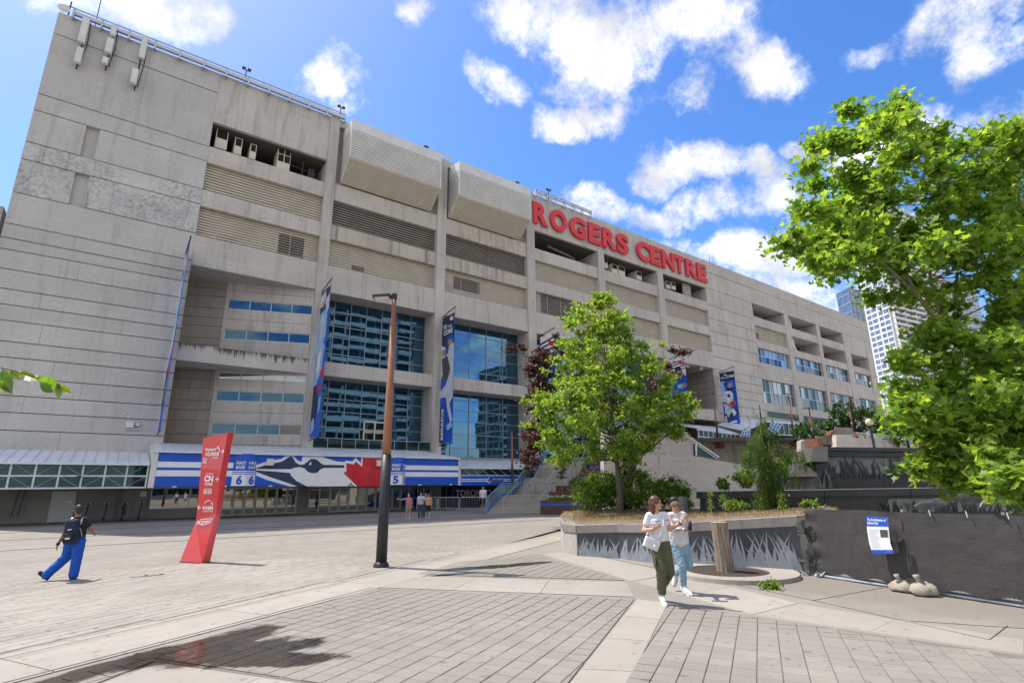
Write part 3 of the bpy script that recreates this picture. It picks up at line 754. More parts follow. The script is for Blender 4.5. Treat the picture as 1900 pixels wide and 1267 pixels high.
rbox('pilaster', 6.66, 6.86, 4.4, 18.4, .03, 'conc', st, .2)
for wi, (a, b) in enumerate(wins):
    fb = MB()
    us = [.15+i*1.62 for i in range(5)]
    for u in us: fb.obox(t0+td*(u-.03)+tn*-.06+Z*a, td*.06, -tn*.06, Z*(b-a))
    for z in (a, b-.06): fb.obox(t0+td*.15+tn*-.06+Z*z, td*6.48, -tn*.06, Z*.06)
    f = fb.build('strip_window', M['steel_white'], st)
    for i in range(4):
        m = 'glass_strip' if wi != 2 else 'glass_dark'
        if wi == 0 and i == 0:
            lb = MB()
            for k in range(8): lb.obox(t0+td*(us[0]+.05)+tn*-.08+Z*(a+.06+k*.1), td*1.5, -tn*.05, Z*.06)
            lb.build('vent_grille', M['louvre_dark'], f); continue
        mb = MB(); mb.obox(t0+td*(us[i]+.04)+tn*-.09+Z*(a+.06), td*1.54, -tn*.03, Z*(b-a-.12)); mb.build('pane', M[m], f)
mb = MB(); mb.ext([(2.87, 45.03, 11.0), (12.15, 45.03, 11.0), (12.15, 45.2, 11.0), (2.87, 48.5, 11.0)], (0, 0, 1.25)); mb.build('stained_ledge', ledge_mat(), st)
# open deck of the sixth bay
mb = MB(); mb.box(59.79, 70.13, 44.9, 50, 10.6, 12.1); mb.box(70.0, 70.30, 45.1, 50.02, 8.8, 18.4); mb.build('deck_ledge', M['conc'], st)
for k in range(10):
    z0 = 8.9+k*.95
    if not 10.3 < z0 < 11.9:
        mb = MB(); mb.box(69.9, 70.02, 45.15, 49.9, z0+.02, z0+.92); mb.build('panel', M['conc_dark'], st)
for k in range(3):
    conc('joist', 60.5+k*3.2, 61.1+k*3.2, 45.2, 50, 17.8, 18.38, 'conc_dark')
# rooftop plant boxes hanging out over the facade
def penthouse(x0, x1):
    yb, yf = 45.2, 43.0; zt, zf, zb = 34.72, 30.8, 29.25
    o = MB(); pts = [(yb, 35.25), (yf, zt), (yf, zf), (yb, zb)]
    o.ext([(x0, y, z) for y, z in pts], (x1-x0, 0, 0)); b = o.build('plant_box', M['cladding'], st)
    r = MB()
    for k in range(12):
        z = zf+.03+k*.24
        r.box(x0+.04, x1-.04, yf-.09, yf, z, z+.15)
    n = 11
    for k in range(n):
        s = (k+.15)/n; e = (k+.72)/n
        a = V((0, yf+(yb-yf)*s, zf+(zb-zf)*s)); c = V((0, yf+(yb-yf)*e, zf+(zb-zf)*e)); nn = V((0, -(zf-zb), -(yb-yf))).normalized()*.09
        r.obox(V((x0+.04, a.y, a.z)), (x1-x0-.08, 0, 0), c-a, nn, 1)
    for k in range(24):
        z = zb+.2+k*.2; yy = yb-.05
        ys = yf if z > zf else yf+(yb-yf)*(zf-z)/(zf-zb)
        if z < 34: r.box(x0-.04, x0, ys+.05, yy, z, z+.13)
    r.build('corrugation', [M['cladding'], M['louvre']], b)
    t = MB(); t.box(x0-.05, x1+.05, yf-.07, yf, 33.72, 34.75); t.box(x0-.05, x0-.0, yf, yb, 33.72, 34.75)
    t.box(x0-.06, x0+.06, yf-.08, yf+.02, zf, 33.7); t.box(x1-.06, x1+.06, yf-.08, yf+.02, zf, 33.7)
    t.bar((x0, yf, zf), (x0, yb-.1, zb), .1); t.bar((x1, yf, zf), (x1, yb-.1, zb), .1)
    t.build('trim', M['white_panel'], b)
    l = MB(); l.tube([(x1-1.6, 43.2, 34.7), (x1-1.6, 43.2, 35.0)], .04); l.box(x1-1.85, x1-1.35, 43.05, 43.3, 35.0, 35.1); l.build('flood_lamp', M['dark_metal'], b)
penthouse(13.58, 22.86); penthouse(25.05, 34.35)
# mechanical units and ducts in the open top row
def unit(x, w, z0, z1, y=47.3):
    mb = MB(); mb.box(x, x+w, y, y+1.6, z0, z1); o = mb.build('air_unit', M['louvre'], st)
    g = MB(); g.box(x+.06, x+w-.06, y-.01, y, z0+.5*(z1-z0), z1-.06); g.build('intake', M['black'], o); return o
def unit_px(x0, y0, x1, y1, Y=45.7):
    a, c = FY(x0, y1, Y), FY(x1, y0, Y); unit(a.x, c.x-a.x, a.z, c.z, Y)
for r in ((398, 244, 425, 272), (433, 259, 451, 284), (462, 270, 477, 293)): unit_px(*r)
conc('ceiling_shade_sheet', 2.87, 12.15, 45.3, 49.5, 30.97, 31.03, 'conc_void')  # dark sheet added under the beam to paint the opening's shade
for a_, b_ in BAY[3:]: conc('ceiling_shade_sheet', a_+.01, b_-.01, 45.3, 49.5, 30.97, 31.03, 'conc_void')
ua, ub = FY(512, 316, 45.6), FY(541, 278, 45.6)
mb = MB(); mb.box(ua.x, ub.x, 45.6, 47.2, ua.z, ub.z); o = mb.build('air_unit', M['louvre'], st)
g = MB()
for i in range(2):
    for j in range(2): w_, h_ = (ub.x-ua.x), (ub.z-ua.z)*.62; g.box(ua.x+.06+i*w_*.49, ua.x+w_*.47+i*w_*.49, 45.58, 45.6, ub.z-h_+.05+j*h_*.49, ub.z-h_*.53+j*h_*.49)
g.build('intake', M['black'], o)
mb = MB(); mb.tube([(10.3, 45.8, 28.7), (10.3, 45.8, 31)], .07); mb.box(10.9, 11.5, 46.2, 46.8, 28.7, 30.4); mb.bar((9.2, 46.4, 30.2), (11.9, 46.4, 30.0), .12); mb.build('pipework', M['dark_metal'], st)
for r in ((1122, 480, 1127, 496), (1136, 492, 1145, 506), (1148, 496, 1159, 509), (1182, 505, 1190, 518), (1237, 523, 1243, 534), (1247, 525, 1253, 536)): unit_px(*r, 46.0)
M['duct'] = plain('dull_duct_metal', (.20, .19, .17, 1), (.13, .12, .11, 1), 3, .6, .3)
for pts, r in (([(39.5, 46.2, 30.2), (43.2, 46.4, 29.9), (44.2, 46.6, 29.9), (44.3, 46.8, 28.7)], .16), ([(49.5, 47.4, 30.0), (52.5, 47.6, 30.3), (55.5, 47.6, 29.5)], .4), ([(60.8, 47.4, 30.0), (63.5, 47.6, 30.6), (64.6, 47.8, 29.2)], .45), ([(85, 47, 29.6), (89, 47.4, 29.9), (92, 47.6, 29.2)], .5)):
    mb = MB(); mb.tube(pts, r, 10); mb.build('duct', M['duct'], st, True)
for x in (97.0,):
    mb = MB(); mb.tube([(x, 46.2, 31), (x, 46.2, 26.0), (x+1.0, 46.2, 24.9)], .5, 12); mb.build('duct', M['white_roof'], st, True)
conc('shade_block', 83.05, 126.5, 48.6, 49.95, 20.9, 31.1, 'conc_void'); conc('shade_block', 2.9, 70, 49.5, 49.95, 28.7, 31.1, 'conc_void')  # backs of the openings coloured dark for the shade inside
# parapet rail and lamps on the roof edge
mb = MB(); xs_ = ls(-6.9, 13.4, 12)
mb.box(-6.95, 13.45, 44.6, 44.85, 35.725, 36.0); mb.tube([(-6.95, 44.55, 36.14), (13.45, 44.55, 36.14)], .06)
for x in xs_: mb.box(x-.06, x+.06, 44.55, 45.1, 35.4, 36.16)
mb.build('roof_edge_rail', M['steel'], st); mb = MB(); mb.box(36.6, 45.9, 44.6, 44.85, 35.95, 36.15); mb.tube([(36.6, 44.6, 36.24), (45.9, 44.6, 36.24)], .05)
for x in ls(36.7, 45.8, 6): mb.box(x-.05, x+.05, 44.6, 45.1, 35.4, 36.26)
mb.build('roof_edge_rail', M['steel'], st); mb = MB(); mb.box(22.9, 25, 44.7, 44.9, 35.95, 36.2); mb.build('roof_edge_rail', M['steel'], st)
for x in (4.7, 13.0, 38.8):
    mb = MB(); mb.tube([(x, 44.9, 35.7), (x, 44.9, 37.0)], .045); mb.box(x-.35, x-.08, 44.7, 44.95, 36.95, 37.1); mb.box(x+.08, x+.35, 44.7, 44.95, 36.95, 37.1); mb.bar((x-.35, 44.85, 36.95), (x+.35, 44.85, 36.95), .05); mb.build('roof_lamp', M['dark_metal'], st)
mb = MB(); mb.tube([(-6.0, 48, 35.2), (-6.0, 48, 45)], .035, 6); mb.build('whip_mast', M['dark_metal'], st)
mb = MB(); mb.tube([(75.2, 47, 35), (75.2, 47, 38.6)], .1, 6); mb.bar((74.7, 47, 35), (75.1, 47, 37.8), .06); mb.bar((75.7, 47, 35), (75.3, 47, 37.8), .06); mb.build('lattice_mast', M['steel'], st)
# white roof shell showing above the parapet at the far end
mb = MB(); mb.ext([(129, 62, 36), (154, 66, 36), (154, 66, 47.6), (129.5, 62, 47.6)], (0, 18, 0)); sh = mb.build('roof_shell', M['white_roof'], st)

# telecom antennas hung on the parapet: each one a thing
def antenna(x, zs, label):
    t = thing('panel_antenna', (x, 44.6, zs[0][1]), label, 'antenna', 'antennas on the stadium parapet')
    z_lo = min(z for _, z, *_ in zs); z_hi = max(z for z, *_ in zs)
    mb = MB(); mb.tube([(x, 44.72, z_lo-.35), (x, 44.72, z_hi+.2)], .05)
    for (z1, z0, dx, w) in zs: mb.box(x-.12+dx, x+.12+dx, 44.7, 45.0, z0+.3, z0+.45)
    mb.build('mounting_pole', M['dark_metal'], t)
    for (z1, z0, dx, w) in zs:
        m = MB(); m.box(x+dx-w/2, x+dx+w/2, 44.35, 44.62, z0, z1); m.box(x+dx-w/2+.04, x+dx+w/2-.04, 44.32, 44.35, z0+.05, z1-.05); m.build('antenna_panel', M['white_panel'], t)
    c = MB(); c.tube([(x+.2, 44.75, z_hi), (x+.28, 44.7, (z_lo+z_hi)/2), (x+.12, 44.72, z_lo)], .035, 6); c.build('cable', M['dark_metal'], t)
antenna(-6.05, [(35.6, 33.45, -.05, .42), (33.0, 31.7, -.0, .40)], 'leftmost of the three parapet antennas, two tall white panels one above the other')
antenna(-4.45, [(35.9, 35.0, .0, .34), (34.7, 33.4, -.05, .42), (32.95, 32.4, -.1, .34)], 'middle parapet antenna with a short lower box and a bare pole end below')
antenna(-2.55, [(35.95, 34.0, .05, .40), (32.9, 31.6, -.15, .40)], 'rightmost of the three parapet antennas, closest to the dark open deck')
t = thing('satellite_dish', (-7.5, 46, 35.7), 'small white satellite dish at the top left corner of the stadium roof', 'dish')
mb = MB(); mb.tube([(-7.3, 45.6, 35.6), (-7.3, 45.6, 37.4)], .05, 6); mb.bar((-7.7, 45.6, 36.9), (-6.9, 45.6, 37.0), .05); mb.build('mast', M['dark_metal'], t)
mb = MB(); mb.ell((-7.6, 45.4, 36.5), (.38, .12, .38)); mb.build('reflector', M['white_panel'], t, True)

# rooftop name: each letter is a piece of the sign
sg = thing('stadium_sign', (53, 44.7, 31.8), 'giant red three-dimensional capital letters along the stadium parapet', 'sign')
LX = [(36.18, 38.55), (38.86, 41.59), (42.0, 44.8), (45.24, 47.43), (47.74, 50.35), (50.44, 52.81), (54.37, 57.1), (57.16, 59.53), (59.75, 62.67), (62.67, 64.89), (65.24, 68.04), (68.04, 70.51)]
dk = plain('red_letter_return', (.30, .012, .02, 1), rough=.5)
for ch, (a, b) in zip('ROGERSCENTRE', LX):
    mb = MB(); zt, zb = 34.62, 31.8
    if ch in 'OGCS': zt += .04; zb -= .04
    letters(mb, ch, (a+.02, 44.66, zb), (b-a-.08, 0, 0), (0, 0, zt-zb), .045, (0, .24, 0))
    mb.build('letter', M['sign_red'], sg)

# ================================================================== GROUND FLOOR FRONT
def frontwall(x0, x1, z0, z1, mat='conc_base', y=45.0, name='base_wall'):
    return conc(name, x0, x1, y, y+.6, z0, z1, mat)
frontwall(-60, 2.6, 0, 4.4); frontwall(2.6, 6.9, 0, .66); frontwall(2.6, 35, 1.99, 4.6, y=45.02)
frontwall(6.6, 6.95, 0, 2.0); frontwall(12.2, 13.05, 0, 2.0, y=44.84); frontwall(23.9, 24.8, 0, 2.0, y=44.84)
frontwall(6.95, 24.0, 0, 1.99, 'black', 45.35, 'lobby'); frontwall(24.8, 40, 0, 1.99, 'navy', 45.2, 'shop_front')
glazing([2.64, 4.9, 6.6], [.66, 1.98], 44.97, 'glass_dark', 'ticket_window', 'steel', .06)
glazing([13.06, 13.88, 14.7], [.02, .95, 1.75, 1.98], 44.9, 'glass_dark', 'entrance_glazing', 'steel', .07)
glazing([20.9, 21.6, 22.33], [.02, .95, 1.98], 44.9, 'glass_dark', 'entrance_glazing', 'steel', .07)
glazing([22.33, 23.1, 23.87], [.02, .95, 1.75, 1.98], 44.9, 'glass_dark', 'entrance_glazing', 'steel', .07)
def door(x0, x1):
    fb = MB(); w = .07
    fb.box(x0, x0+w, 44.84, 44.95, .02, 1.95); fb.box(x1-w, x1, 44.84, 44.95, .02, 1.95); fb.box(x0+w, x1-w, 44.84, 44.95, 1.86, 1.95); fb.box(x0+w, x1-w, 44.84, 44.95, .02, .14)
    f = fb.build('glass_door', M['steel'], st)
    mb = MB(); mb.box(x0+w, x1-w, 44.88, 44.91, .14, 1.86); mb.build('pane', M['glass_dark'], f)
    mb = MB(); mb.box(x1-w-.06, x1-w-.02, 44.78, 44.84, .75, 1.25); mb.build('handle', M['steel'], f)
n = 7
for i in range(n): door(6.98+i*(12.17-6.98)/n, 6.98+(i+1)*(12.17-6.98)/n-.02)
n = 8
for i in range(n): door(14.73+i*(20.86-14.73)/n, 14.73+(i+1)*(20.86-14.73)/n-.02)
mb = MB(); mb.box(6.95, 12.2, 44.83, 44.96, 1.95, 2.06); mb.box(13.05, 23.9, 44.83, 44.96, 1.98, 2.06); mb.build('door_head', M['steel'], st)
# grey service door and fittings on the left base wall
a, b = FY(95, 965, 44.96), FY(141, 912, 44.96)
mb = MB(); mb.box(-2.55, -1.35, 44.93, 44.99, .02, 1.86); dr = mb.build('service_door', M['steel_white'], st)
mb = MB(); mb.box(-1.72, -1.5, 44.915, 44.93, 1.18, 1.3); mb.build('notice_plate', M['white'], dr)
mb = MB(); mb.box(2.02, 2.36, 44.95, 44.99, 1.45, 1.8); mb.build('notice_plate', M['white'], st)
mb = MB(); mb.tube([(-4.1, 44.9, 2.0), (-4.25, 44.9, .5), (-4.3, 44.9, .35)], .02, 6); mb.tube([(-3.85, 44.9, 2.0), (-3.98, 44.9, .45)], .02, 6); mb.build('conduit', M['dark_metal'], st)
mb = MB(); mb.box(.55, 1.0, 44.7, 45.0, 5.95, 6.35); mb.box(1.1, 1.3, 44.75, 45.0, 6.1, 6.3); mb.bar((.5, 44.85, 5.85), (1.5, 44.85, 5.9), .06); mb.build('junction_box', M['white_panel'], st)

# ---------------------------------------------------------------- canopies
CY = 40.5
def roof(x0, x1, zf, zb, yb=44.98, hip=0.0, seams=.55, yf=CY-.25, parent=None):
    mb = MB(); mb.ext([(x0, yf, zf-.1), (x0, yb, zb-.1), (x0, yb, zb), (x0, yf, zf)], (x1-x0, 0, 0)) if not hip else mb.add(
        [(x0, yf, zf), (x1, yf, zf), (x1-hip, yb, zb), (x0, yb, zb), (x0, yf, zf-.1), (x1, yf, zf-.1)], [(0,1,2,3), (4,5,1,0)])
    r = mb.build('canopy_roof', M['white_roof'], parent)
    s = MB(); n = int((x1-x0)/seams)
    for i in range(n+1):
        x = x0+(x1-x0)*i/n; xb = min(x, x1-hip)
        if hip and x > x1-hip: continue
        s.bar((x, yf, zf+.02), (xb, yb, zb+.02), .035, .05)
    s.build('roof_seam', M['steel_white'], r); return r
# left: glazed walkway front
lc = thing('walkway_canopy', (-5, CY, 2.0), 'white sloping canopy over a strip of green trussed glass left of the entrance', 'canopy')
roof(-14, 2.05, 3.42, 4.36, parent=lc)
cols = [2.0-i*1.045 for i in range(15)][::-1]
fb = MB()
for x in cols: fb.box(x-.045, x+.045, CY-.06, CY+.05, 2.02, 3.42)
for z in (2.03, 2.70, 3.40): fb.box(-12.7, 2.05, CY-.07, CY+.05, z-.045, z+.045)
f = fb.build('glazing_frame', M['steel_white'], lc)
for i in range(len(cols)-1):
    for z0, z1 in ((2.08, 2.65), (2.75, 3.35)): inst('pane', pane_mesh(.95, z1-z0, 'glass_green'), f, (cols[i]+.048, CY, z0))
tr = MB(); teal = plain('teal_truss', (.16, .36, .40, 1), rough=.5)
for i in range(len(cols)-1):
    for z0, z1 in ((2.06, 2.66), (2.74, 3.36)):
        a, b = (z0, z1) if i % 2 else (z1, z0)
        tr.bar((cols[i]+.08, CY-.02, a), (cols[i+1]-.08, CY-.02, b), .05, .03)
tr.build('truss', teal, f)
mb = MB(); mb.box(-14, 2.0, CY, 45.0, 1.99, 2.02); mb.build('soffit', M['conc_base'], lc)
mb = MB(); mb.box(-1.35, -1.15, CY-.25, CY-.08, 2.62, 2.72); mb.build('lamp', M['dark_metal'], f)
# centre: printed entrance canopy
ec = thing('entrance_canopy', (13, CY, 2.0), 'entrance canopy with blue and white stripes and a big bird and maple leaf print', 'canopy')
roof(2.12, 24.1, 4.22, 5.02, hip=1.0, parent=ec)
mb = MB(); mb.box(2.1, 2.42, CY-.12, CY+.2, 2.0, 4.25); mb.ext([(2.12, CY, 2.0), (2.12, 45, 2.0), (2.12, 45, 5.0), (2.12, CY, 4.2)], (.1, 0, 0)); mb.build('end_panel', M['white_panel'], ec); mb = MB(); mb.box(23.95, 24.12, CY-.12, CY+.2, 2.0, 4.2); mb.build('end_panel', M['white_panel'], ec)
mb = MB(); mb.box(2.2, 24.0, CY+.12, 45.0, 2.01, 2.06); mb.build('soffit', M['conc_base'], ec)
def q1(x, y): return FY(260+x/5.9375, 800+y/5.9375, CY-.1)
def q2(x, y): return FY(560+x/5.9375, 800+y/5.9375, CY-.1)
bx = lambda px: FY(px, 870, CY-.1).x
ZB, ZT = 2.06, 4.16
def fascia(x0, x1, mat, y0=CY-.1):
    mb = MB(); n = max(1, round((x1-x0)/.95)); out = []
    for i in range(n):
        b = MB(); b.box(x0+(x1-x0)*i/n+.004, x0+(x1-x0)*(i+1)/n-.004, y0, y0+.2, ZB, ZT); out.append(b.build('fascia_panel', M[mat], ec))
    return out
def stripes(x0, x1, y0=CY-.1):
    fascia(x0, x1, 'blue', y0)
    h = ZT-ZB; mb = MB()
    for a, b in ((.555, .72), (.30, .475)): mb.box(x0, x1, y0-.006, y0-.001, ZB+h*a, ZB+h*b)
    mb.build('white_stripe', M['white'], ec)
xA, xB, xC, xD, xE, xF, xG, xH = bx(288), bx(432), bx(457), bx(475), bx(722), bx(743.6), bx(752), bx(853)
stripes(2.43, xB); stripes(xG, 23.94)
fascia(xD, xE, 'blue')
def gate_sign(x0, xm, x1, num):
    ym = CY-.42; y0 = CY-.08
    for (a, ya, b, yb_) in ((x0, y0, xm, ym), (xm, ym, x1, y0)):
        d = V((b-a, yb_-ya, 0)); n = V((d.y, -d.x, 0)).normalized()
        lo = MB(); lo.ext([(a, ya, ZB), (b, yb_, ZB), (b, y0+.05, ZB), (a, y0+.05, ZB)], (0, 0, ZT-ZB)); p = lo.build('gate_sign_panel', M['blue'], ec)
        h = ZT-ZB; w = MB(); O = V((a, ya, 0))+n*.006
        def rect(f0, f1): w.add([O+Z*(ZB+h*f0), O+d+Z*(ZB+h*f0), O+d+Z*(ZB+h*f1), O+Z*(ZB+h*f1)], [(0, 1, 2, 3)])
        rect(0.01, .36); rect(.385, .41); rect(.44, .47)
        O = O+n*.004; full = (a == x0)
        u0, u1 = (.22, .88) if full else (.12, .95)
        letters(w, 'FIRST' if full else 'FIRS', O+d*u0+Z*(ZB+h*.66), d*(u1-u0), Z*h*.10, .02)
        letters(w, 'BASE' if full else 'BAS', O+d*u0+Z*(ZB+h*.53), d*(u1-u0)*.92, Z*h*.10, .02)
        w.build('gate_lettering', M['white'], p)
        w = MB(); letters(w, num, O+d*(.32 if full else .3)+Z*(ZB+h*.045), d*(.42 if full else .6), Z*h*.29, .05); w.build('gate_number', M['blue'], p)
gate_sign(xB, xC, xD, '6'); gate_sign(xE, xF, xG, '5')
def flat(name, pts, mat, off, parent, q):
    mb = MB(); mb.poly([q(*p)-V((0, off, 0)) for p in pts]); return mb.build(name, M[mat], parent)
def z2to1(p): return ((p[0]/5.9375+560-260)*5.9375, p[1])
def cl(pts): return [(x, min(606, max(268+ (x-1275)*.0135, y))) for x, y in pts]
r2to1 = lambda pts: [z2to1(p) for p in pts]
body = [(1275, 372), (1400, 330), (1560, 302), (1600, 268), (1690, 268)] + r2to1([(0, 262), (235, 270), (250, 290), (380, 330), (470, 338), (485, 322), (560, 330), (590, 288), (650, 350), (655, 285), (955, 292), (955, 602), (0, 606)]) + [(1650, 606), (1550, 578), (1400, 535), (1275, 486)]
flat('bird_print', cl(body), 'white', .006, ec, q1)
flat('bird_print', cl([(1690, 272), (1790, 272), (1775, 335), (1745, 325), (1715, 300)]), 'blue', .010, ec, q1)
flat('bird_print', cl([(1275, 405), (1400, 366), (1560, 333), (1640, 284), (1668, 276), (1690, 300), (1715, 345), (1760, 368), (1800, 365), (1850, 330)] + r2to1([(95, 306), (135, 303), (175, 315), (210, 352), (245, 368), (468, 372), (468, 402), (245, 402), (205, 418), (170, 456), (110, 461), (65, 444), (30, 408)]) + [(1760, 392), (1700, 400), (1660, 416), (1450, 417), (1275, 413)]), 'slate', .011, ec, q1)
flat('bird_print', cl([(1275, 428), (1450, 440), (1650, 457), (1662, 490), (1720, 545), (1840, 606), (1730, 606), (1640, 572), (1560, 546), (1440, 506), (1275, 445)]), 'slate', .011, ec, q1)
flat('bird_print', r2to1([(75, 370), (100, 330), (106, 368)]), 'white', .015, ec, q1)
flat('bird_print', r2to1([(505, 604), (540, 566), (582, 604)]), 'slate', .011, ec, q1)
flat('maple_leaf_print', r2to1([(458, 458), (490, 437), (488, 350), (572, 362), (595, 330), (664, 392), (672, 292), (955, 296), (955, 602), (610, 604), (480, 480)]), 'red', .011, ec, q1)
mb = MB(); p = q1(1430, 340); mb.box(p.x-.25, p.x+.2, CY-.4, CY-.12, p.z-.22, p.z+.22); p = q2(845, 355); mb.box(p.x-.2, p.x+.25, CY-.4, CY-.12, p.z-.2, p.z+.25); mb.build('speaker_box', M['white_panel'], ec)
mb = MB()
for x in ls(3.5, 23.2, 7): mb.box(x-.12, x+.12, CY-.16, CY-.1, 2.02, 2.1)
mb.build('downlight', M['white_panel'], ec)
# right: team shop canopy
sc_ = thing('shop_canopy', (28, CY, 2), 'white roofed shop canopy with blue fascia and team shop lettering beside the stairs', 'canopy')
roof(24.15, 36, 3.45, 4.35, parent=sc_, seams=.5)
fb = MB(); fb.box(24.15, 36, CY-.05, CY+.05, 2.78, 2.86); fb.box(24.15, 36, CY-.05, CY+.05, 3.38, 3.45); fb.box(24.15, 24.25, CY-.06, CY+.05, 2, 3.4)
for i in range(12): fb.bar((24.3+i*.95, CY-.04, 3.4), (25.2+i*.95, CY-.04, 2.84), .05, .03)
f = fb.build('truss_frame', M['steel_white'], sc_)
for i in range(12): inst('pane', pane_mesh(.93, .5, 'glass_green'), f, (24.3+i*.95, CY+.02, 2.87))
for i in range(8):
    mb = MB(); mb.box(24.26+i*1.45+.004, 24.26+(i+1)*1.45-.004, CY-.1, CY+.1, 1.98, 2.78); mb.build('fascia_panel', M['blue'], sc_)
mb = MB(); mb.box(24.26, 35.8, CY-.106, CY-.101, 2.45, 2.52); mb.box(24.26, 35.8, CY-.106, CY-.101, 2.30, 2.38); mb.build('white_stripe', M['white'], sc_)
q3 = lambda x, y: FY(840+x/6.336, 780+y/6.336, CY-.12)
def emblem(q, cx, cy, s, parent, off=.012):
    f = lambda pts: [(cx+x*s, cy+y*s) for x, y in pts]
    flat('bird_emblem', f([(-1.0, -.1), (-.45, -.3), (-.1, -.8), (.3, -.5), (.55, -.2), (.5, .4), (.1, .5), (-.05, 1.1), (-.3, .6), (-.75, .5), (-.45, .2)]), 'white', off, parent, q)
    flat('bird_emblem', f([(-.85, -.05), (-.3, -.2), (-.05, -.6), (.2, -.3), (.0, .1), (-.1, .8), (-.3, .35), (-.4, .12)]), 'blue', off+.004, parent, q)
    flat('bird_emblem', f([(.0, -.05), (.15, -.35), (.35, -.28), (.5, -.05), (.42, .2), (.2, .3)]), 'red', off+.007, parent, q)
a, b = q3(430, 675), q3(590, 712)
mb = MB(); mb.box(a.x, b.x, CY-.135, CY-.107, b.z, a.z); nb = mb.build('name_board', M['navy'], sc_)
mb = MB(); letters(mb, 'JAYS SHOP', (q3(465, 702).x, CY-.14, q3(465, 703).z), (q3(580, 700).x-q3(465, 700).x, 0, 0), (0, 0, q3(500, 680).z-q3(500, 703).z), .02); mb.build('shop_lettering', M['white'], nb)
emblem(q3, 430, 700, 42, sc_, .012)
q4_ = lambda x, y: FY(840+x/6.336, 780+y/6.336, 44.9)
mb = MB(); letters(mb, 'TORONTO', (q4_(50, 895).x, 45.17, q4_(50, 897).z), (q4_(470, 890).x-q4_(50, 890).x, 0, 0), (0, 0, q4_(100, 812).z-q4_(100, 897).z), .035); mb.build('wall_lettering', M['white'], st)
glazing([24.85, 25.5, 26.2], [.02, 1.95], 45.12, 'navy', 'shop_door', 'steel', .05)
emblem(lambda x, y: FY(840+x/6.336, 780+y/6.336, 44.6), 1075, 385, 40, st, .0)

# ---------------------------------------------------------------- player banners hung square to the facade on outrigger poles
def banner(x, z0, z1, label, paint, yo=42.45, yi=44.82):
    t = thing('player_banner', (x, 44.9, z0), label, 'banner', 'tall team banners on the stadium piers')
    mb = MB(); mb.box(x-.012, x+.012, yo, yi, z0, z1); cloth = mb.build('banner_cloth', M['blue'], t)
    mb = MB(); mb.tube([(x, yo-.15, z1+.55), (x, 45.05, z1+.12)], .05, 6); mb.tube([(x, yo-.1, z0-.1), (x, 45.05, z0-.15)], .05, 6); mb.build('outrigger_pole', M['dark_metal'], t)
    mb = MB(); mb.tube([(x, yo, z1+.5), (x, yo, z1)], .015, 5); mb.tube([(x, yi, z1+.15), (x, yi, z1)], .015, 5); mb.build('cord', M['dark_metal'], t)
    X = x-.013
    k = [0]
    def q(u, v): return V((X, yi-(yi-yo)*u, z1-(z1-z0)*v))
    def pl(pts, mat):
        k[0] += 1; m = MB(); m.poly([q(*p)-V((.0015*k[0], 0, 0)) for p in pts]); m.build('banner_print', M[mat], cloth)
    def tx(s, u0, v1, u1, v0, mat='white', vert=False):
        k[0] += 1; m = MB(); off = V((.0015*k[0], 0, 0))
        if not vert: letters(m, s, q(u0, v1)-off, q(u1, v1)-q(u0, v1), q(u0, v0)-q(u0, v1), .03)
        else: letters(m, s, q(u1, v1)-off, q(u1, v0)-q(u1, v1), q(u0, v1)-q(u1, v1), .03)
        m.build('banner_lettering', M[mat], cloth)
    paint(pl, tx); return t
def circ(u, v, a, b, n=14): return [(u+a*math.cos(2*math.pi*i/n), v+b*math.sin(2*math.pi*i/n)) for i in range(n)]
def paint_pitcher(pl, tx):
    pl([(0, 0), (1, 0), (1, .22), (0, .22)], 'navy'); pl([(0, .22), (1, .2), (1, .3), (0, .34)], 'slate')
    pl(circ(.78, .035, .16, .018), 'white'); pl(circ(.84, .03, .08, .010, 8), 'red')
    tx('TO', .10, .105, .42, .07); tx('THE', .5, .105, .8, .085); tx('CORE', .16, .155, .88, .115)
    pl([(0, .23), (.35, .26), (.25, .45), (0, .5)], 'jersey_grey')
    pl([(.62, .25), (.9, .235), (1, .25), (1, .56), (.45, .62), (.55, .42), (.4, .33)], 'jersey_grey')
    pl(circ(.68, .215, .19, .035), 'print_skin'); pl([(.42, .2), (.52, .17), (.85, .165), (.92, .2), (.6, .205)], 'blue')
    pl([(.0, .28), (.3, .27), (.42, .3), (.1, .33)], 'print_skin'); pl([(.32, .27), (.6, .265), (.55, .31), (.38, .32)], 'blue')
    pl([(.05, .34), (.5, .33), (.75, .44), (.6, .51), (.25, .53), (.12, .44)], 'glove')
    pl([(0, .545), (.25, .53), (.25, .57), (0, .58)], 'blue')
    pl([(.95, .46), (1, .6), (.55, .655), (0, .65), (0, .6), (.4, .56), (.7, .5)], 'jersey_grey')
    pl([(.45, .64), (1, .6), (1, .66), (.75, .71), (1, .84), (.85, .86), (.55, .74)], 'jersey_grey')
    pl([(.5, .87), (.9, .85), (1, .89), (.6, .91)], 'lightblue'); pl([(0, .66), (.4, .655), (.5, .8), (.42, .9), (.0, .72)], 'blue')
    pl([(0, .73), (.36, .735), (.33, .985), (0, .985)], 'navy'); tx('BERR\u00cdOS', .06, .975, .30, .74, vert=True)
